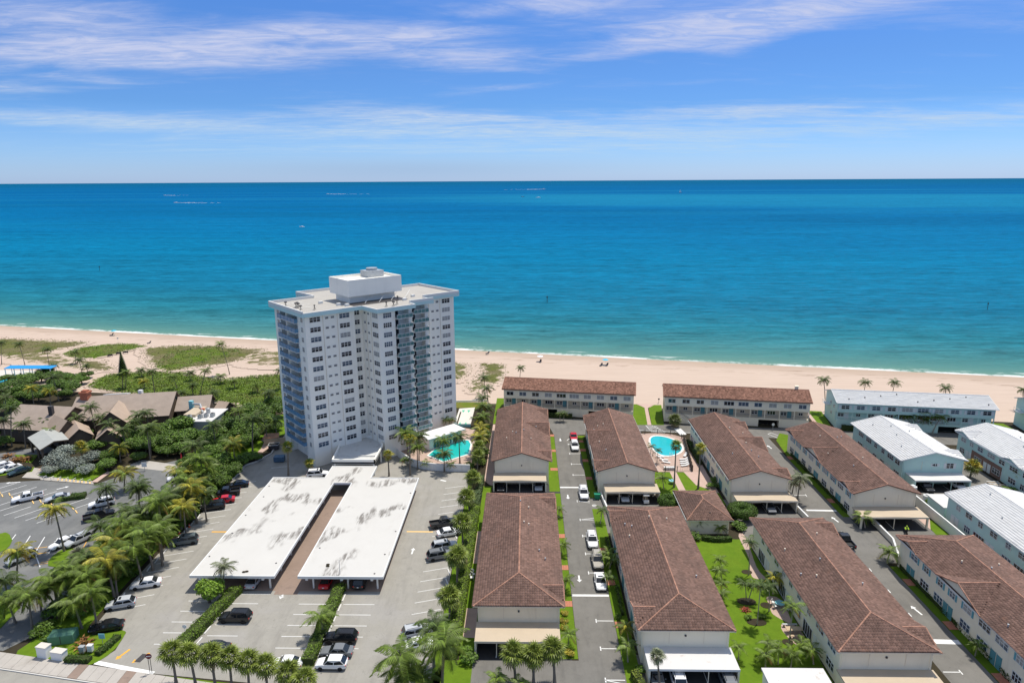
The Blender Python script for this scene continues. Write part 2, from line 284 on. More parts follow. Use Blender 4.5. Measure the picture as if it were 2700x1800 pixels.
    sh = k.m('ADD', k.m('MULTIPLY', k.m('SUBTRACT', k.m('ADD', k.m('MULTIPLY', w1, .6), k.m('ADD', k.m('MULTIPLY', w3, .25), k.m('MULTIPLY', w2, .3))), 0.575), 3.2), 1.0)
    gc = k.new('ShaderNodeCombineColor')
    for i in range(3): k.put(gc.inputs[i], sh)
    col = k.mix(k.m('MULTIPLY', k.step(d, 2.0, 40.0), 0.85), col, k.mix(1.0, col, gc.outputs[0], 'MULTIPLY'))
    # breaking foam along the waterline
    e = k.m('ADD', d, wob)
    fn = k.noise(pos, 0.45, 6, .7)
    f1 = k.m('MULTIPLY', k.step(e, -3.5, 0.2), k.m('SUBTRACT', 1.0, k.step(e, 1.2, 3.8)))
    f1 = k.m('MULTIPLY', f1, k.m('ADD', 0.25, k.m('MULTIPLY', k.step(k.noise(k.vmul(pos, (1, .1, 0)), 0.028, 4, .65), .40, .60), 0.75)))
    f1 = k.m('MULTIPLY', f1, k.step(k.m('ADD', fn, k.m('MULTIPLY', f1, .25)), 0.50, 0.64))
    f2 = k.m('MULTIPLY', k.m('MULTIPLY', k.step(e, 3.4, 4.8), k.m('SUBTRACT', 1.0, k.step(e, 5.2, 7.0))), k.step(k.noise(k.vmul(pos, (0.3, 1, 0)), 0.22, 5, .6), 0.54, 0.66))
    col = k.mix(k.m('MAXIMUM', f1, k.m('MULTIPLY', f2, .55)), col, (0.74, 0.77, 0.75))
    bn = k.new('ShaderNodeBump'); bn.inputs['Strength'].default_value = .8; bn.inputs['Distance'].default_value = 1.5
    k.put(bn.inputs['Height'], hgt)
    df = k.new('ShaderNodeBsdfDiffuse'); gl = k.new('ShaderNodeBsdfGlossy'); gl.inputs['Roughness'].default_value = .3; ms = k.new('ShaderNodeMixShader'); ms.inputs[0].default_value = .015
    k.l.new(col, df.inputs[0]); k.l.new(bn.outputs[0], df.inputs['Normal']); k.l.new(bn.outputs[0], gl.inputs['Normal'])
    k.l.new(df.outputs[0], ms.inputs[1]); k.l.new(gl.outputs[0], ms.inputs[2]); k.l.new(ms.outputs[0], k.n['Material Output'].inputs[0])
    MATS['sea_water'] = m
sea_mat()
def sand_mat():
    m = bpy.data.materials.new('sand'); m.use_nodes = True; k = NT(m.node_tree); b = k.n['Principled BSDF']
    g = k.new('ShaderNodeNewGeometry'); pos = g.outputs['Position']
    d, wob = shore_d(k, pos); e = k.m('ADD', d, wob)
    col = k.mix(k.noise(k.vmul(pos, (0.35, 1, 1)), 0.25, 7, .65), (0.47, 0.365, 0.29), (0.56, 0.445, 0.36))
    rows = k.noise(k.vmul(pos, (0.06, 1, 1)), 0.9, 4, .5)
    col = k.mix(k.m('MULTIPLY', k.step(rows, .45, .7), .25), col, (0.40, 0.31, 0.245))
    wet = k.m('MULTIPLY', k.step(e, -13.0, -2.0), .55)
    col = k.mix(wet, col, (0.34, 0.25, 0.18))
    wr = k.m('MULTIPLY', k.m('MULTIPLY', k.step(e, -15.0, -12.6), k.m('SUBTRACT', 1.0, k.step(e, -12.2, -9.5))), k.step(k.noise(k.vmul(pos, (.2, 1, 1)), .5, 6, .7), .5, .66))
    wr2 = k.m('MULTIPLY', k.m('MULTIPLY', k.step(e, -9.0, -7.6), k.m('SUBTRACT', 1.0, k.step(e, -7.2, -6.0))), k.step(k.noise(k.vmul(pos, (.2, 1, 1)), .4, 6, .7), .5, .66))
    col = k.mix(k.m('MULTIPLY', k.m('MAXIMUM', wr, wr2), .6), col, (0.20, 0.13, 0.085))
    k.l.new(col, b.inputs['Base Color']); b.inputs['Roughness'].default_value = .9; b.inputs['Specular IOR Level'].default_value = .15
    bn = k.new('ShaderNodeBump'); bn.inputs['Strength'].default_value = .5; bn.inputs['Distance'].default_value = .12
    k.put(bn.inputs['Height'], k.noise(pos, 1.2, 7, .7)); k.l.new(bn.outputs[0], b.inputs['Normal'])
    MATS['sand'] = m
sand_mat()
def dune_mat(name, g1, g2, cover):
    m = bpy.data.materials.new(name); m.use_nodes = True; k = NT(m.node_tree); b = k.n['Principled BSDF']
    g = k.new('ShaderNodeNewGeometry'); pos = g.outputs['Position']; at = k.new('ShaderNodeAttribute'); at.attribute_name = 'edge'; ed = at.outputs['Fac']
    gr = k.mix(k.step(k.noise(pos, .10, 6, .65, .5), .38, .62), g1, g2)
    gr = k.mix(k.m('MULTIPLY', k.step(k.noise(pos, 1.1, 7, .7), .45, .7), .6), gr, (0.055, 0.06, 0.022))
    sandc = k.mix(k.noise(pos, .25, 6, .65), (0.47, 0.365, 0.29), (0.56, 0.445, 0.36))
    f = k.step(k.m('ADD', k.m('MULTIPLY', k.noise(pos, .30, 9, .74, .5), 1.0), k.m('MULTIPLY', ed, .36)), cover, cover+.10)
    k.l.new(k.mix(f, sandc, gr), b.inputs['Base Color']); b.inputs['Roughness'].default_value = .95; b.inputs['Specular IOR Level'].default_value = .1
    bn = k.new('ShaderNodeBump'); bn.inputs['Strength'].default_value = .8; bn.inputs['Distance'].default_value = .25
    k.put(bn.inputs['Height'], k.noise(pos, 1.6, 7, .7)); k.l.new(bn.outputs[0], b.inputs['Normal'])
    MATS[name] = m
dune_mat('dune_grass', (0.17, 0.145, 0.075), (0.115, 0.13, 0.03), .62)
dune_mat('dune_sparse', (0.20, 0.165, 0.09), (0.14, 0.14, 0.05), .76)
dune_mat('dune_vine', (0.095, 0.155, 0.012), (0.13, 0.14, 0.04), .50)
# ---------------------------------------------------------------- mesh helpers
class MB:
    def __init__(s): s.v = []; s.f = []; s.mi = []; s.c = 0
    def face(s, pts, mi=0):
        i = len(s.v); s.v += [tuple(p) for p in pts]; s.f.append(tuple(range(i, i+len(pts)))); s.mi.append(mi); return s
    def box(s, x0, y0, z0, x1, y1, z1, mi=0):
        i = len(s.v); s.v += [(x0, y0, z0), (x1, y0, z0), (x1, y1, z0), (x0, y1, z0), (x0, y0, z1), (x1, y0, z1), (x1, y1, z1), (x0, y1, z1)]
        for q in ((0, 3, 2, 1), (4, 5, 6, 7), (0, 1, 5, 4), (1, 2, 6, 5), (2, 3, 7, 6), (3, 0, 4, 7)): s.f.append(tuple(i+j for j in q)); s.mi.append(mi)
        return s
    def prism(s, poly, z0, z1, mi=0, top=None):
        a = sum(poly[i][0]*poly[(i+1) % len(poly)][1]-poly[(i+1) % len(poly)][0]*poly[i][1] for i in range(len(poly)))
        if a < 0: poly = poly[::-1]
        n = len(poly); i = len(s.v); s.v += [(p[0], p[1], z0) for p in poly]+[(p[0], p[1], z1) for p in poly]
        s.f.append(tuple(i+j for j in reversed(range(n)))); s.mi.append(mi); s.f.append(tuple(i+n+j for j in range(n))); s.mi.append(mi if top is None else top)
        for j in range(n): s.f.append((i+j, i+(j+1) % n, i+n+(j+1) % n, i+n+j)); s.mi.append(mi)
        return s
    def loft(s, rings, mi=0, caps=True):
        n = len(rings[0]); i = len(s.v)
        for r_ in rings: s.v += [tuple(p) for p in r_]
        for a in range(len(rings)-1):
            for j in range(n): s.f.append((i+a*n+j, i+a*n+(j+1) % n, i+(a+1)*n+(j+1) % n, i+(a+1)*n+j)); s.mi.append(mi)
        if caps:
            s.f.append(tuple(i+j for j in reversed(range(n)))); s.mi.append(mi); s.f.append(tuple(i+(len(rings)-1)*n+j for j in range(n))); s.mi.append(mi)
        return s
    def tube(s, pts, rad, n=6, mi=0):
        rings = []
        pts = [Vector(p) for p in pts]
        for a, p in enumerate(pts):
            t = (pts[min(a+1, len(pts)-1)]-pts[max(a-1, 0)]).normalized()
            x = t.cross(Vector((0, 0, 1)));  x = Vector((1, 0, 0)) if x.length < 1e-3 else x.normalized()
            y = x.cross(t).normalized(); r_ = rad[a] if isinstance(rad, (list, tuple)) else rad
            rings.append([p+x*math.cos(6.2832*j/n)*r_+y*math.sin(6.2832*j/n)*r_ for j in range(n)])
        return s.loft(rings, mi)
    def cyl(s, x, y, z0, z1, r_, n=10, r2=None, mi=0):
        r2 = r_ if r2 is None else r2
        return s.loft([[(x+math.cos(6.2832*j/n)*q, y+math.sin(6.2832*j/n)*q, z) for j in range(n)] for q, z in ((r_, z0), (r2, z1))], mi)
    def ell(s, c, r3, n=8, m=5, mi=0):
        rings = []
        for a in range(m+1):
            t = -math.pi/2+math.pi*(a+.02)/(m+.04)
            rings.append([(c[0]+r3[0]*math.cos(t)*math.cos(6.2832*j/n), c[1]+r3[1]*math.cos(t)*math.sin(6.2832*j/n), c[2]+r3[2]*math.sin(t)) for j in range(n)])
        return s.loft(rings, mi)
    def mesh(s, name, mats):
        me = bpy.data.meshes.new(name); me.from_pydata(s.v, [], s.f)
        for m in (mats if isinstance(mats, (list, tuple)) else [mats]): me.materials.append(MATS[m] if isinstance(m, str) else m)
        if any(s.mi): me.polygons.foreach_set('material_index', s.mi)
        me.update(); return me
    def build(s, name, mats, parent=None, loc=None, rz=0.0): return obj(name, s.mesh(name, mats), parent, loc, rz)
def obj(name, me, parent=None, loc=None, rz=0.0, color=None):
    o = bpy.data.objects.new(name, me); COL.objects.link(o)
    if parent is not None: o.parent = parent
    if loc is not None: o.location = loc
    if rz: o.rotation_euler = (0, 0, rz)
    if color is not None: o.color = color
    return o
def quads(name, V, mats, parent=None, per=4):
    V = np.asarray(V, np.float32).reshape(-1, 3); n = len(V)//per
    me = bpy.data.meshes.new(name); me.vertices.add(len(V)); me.vertices.foreach_set('co', V.ravel())
    me.loops.add(n*per); me.loops.foreach_set('vertex_index', np.arange(n*per, dtype=np.int32))
    me.polygons.add(n); me.polygons.foreach_set('loop_start', np.arange(0, n*per, per, dtype=np.int32))
    for m in (mats if isinstance(mats, (list, tuple)) else [mats]): me.materials.append(MATS[m])
    me.update(); me.validate(); return me
def multi(name, A, faces, mats):            # many alike pieces: A is (pieces, points, 3), faces index one piece's points
    N, nv = A.shape[:2]; F = np.array(faces, np.int32); idx = (np.arange(N, dtype=np.int32)[:, None, None]*nv+F[None]).reshape(-1); nf = N*len(F)
    me = bpy.data.meshes.new(name); me.vertices.add(N*nv); me.vertices.foreach_set('co', A.astype(np.float32).ravel()); me.loops.add(nf*4); me.loops.foreach_set('vertex_index', idx)
    me.polygons.add(nf); me.polygons.foreach_set('loop_start', np.arange(0, nf*4, 4, dtype=np.int32)); me.materials.append(MATS[mats]); me.update(); me.validate(); return me
def tag(o, label=None, cat=None, group=None, kind=None):
    if label: o['label'] = label
    if cat: o['category'] = cat
    if group: o['group'] = group
    if kind: o['kind'] = kind
    return o
def thing(name, label, cat, loc=(0, 0, 0), rz=0.0, group=None):
    o = bpy.data.objects.new(name, None); COL.objects.link(o); o.location = loc; o.rotation_euler = (0, 0, rz); o.empty_display_size = .5
    return tag(o, label, cat, group)
def copy_tree(o, parent=None):
    c = o.copy(); COL.objects.link(c)
    if parent is not None: c.parent = parent
    for ch in list(o.children): copy_tree(ch, c)
    return c
def sheet(name, poly, z, m, kind='structure', label=None, thick=0.0):
    mb = MB()
    a = sum(poly[i][0]*poly[(i+1) % len(poly)][1]-poly[(i+1) % len(poly)][0]*poly[i][1] for i in range(len(poly)))
    if a < 0: poly = poly[::-1]
    if thick > 0: mb.prism(poly, z-thick, z)
    else: mb.face([(x, y, z) for x, y in poly])
    return tag(mb.build(name, m), label=label, kind=kind)
def rect(x0, y0, x1, y1): return [(x0, y0), (x1, y0), (x1, y1), (x0, y1)]
def inpoly(px, py, poly):
    ins = np.zeros(len(px), bool); n = len(poly)
    for i in range(n):
        x1, y1 = poly[i][:2]; x2, y2 = poly[(i+1) % n][:2]
        if y1 == y2: continue
        c = ((y1 > py) != (y2 > py)) & (px < (x2-x1)*(py-y1)/(y2-y1)+x1); ins ^= c
    return ins
ORD = 'first second third fourth fifth sixth seventh eighth ninth tenth eleventh twelfth thirteenth fourteenth fifteenth sixteenth seventeenth eighteenth nineteenth twentieth'.split()
def ordinal(i):
    if i < 20: return ORD[i]
    t_ = ('twent', 'thirt', 'fort', 'fift', 'sixt', 'sevent', 'eight', 'ninet')[(i+1)//10-2]
    return t_+'ieth' if (i+1) % 10 == 0 else t_+'y-'+ORD[(i+1) % 10-1]
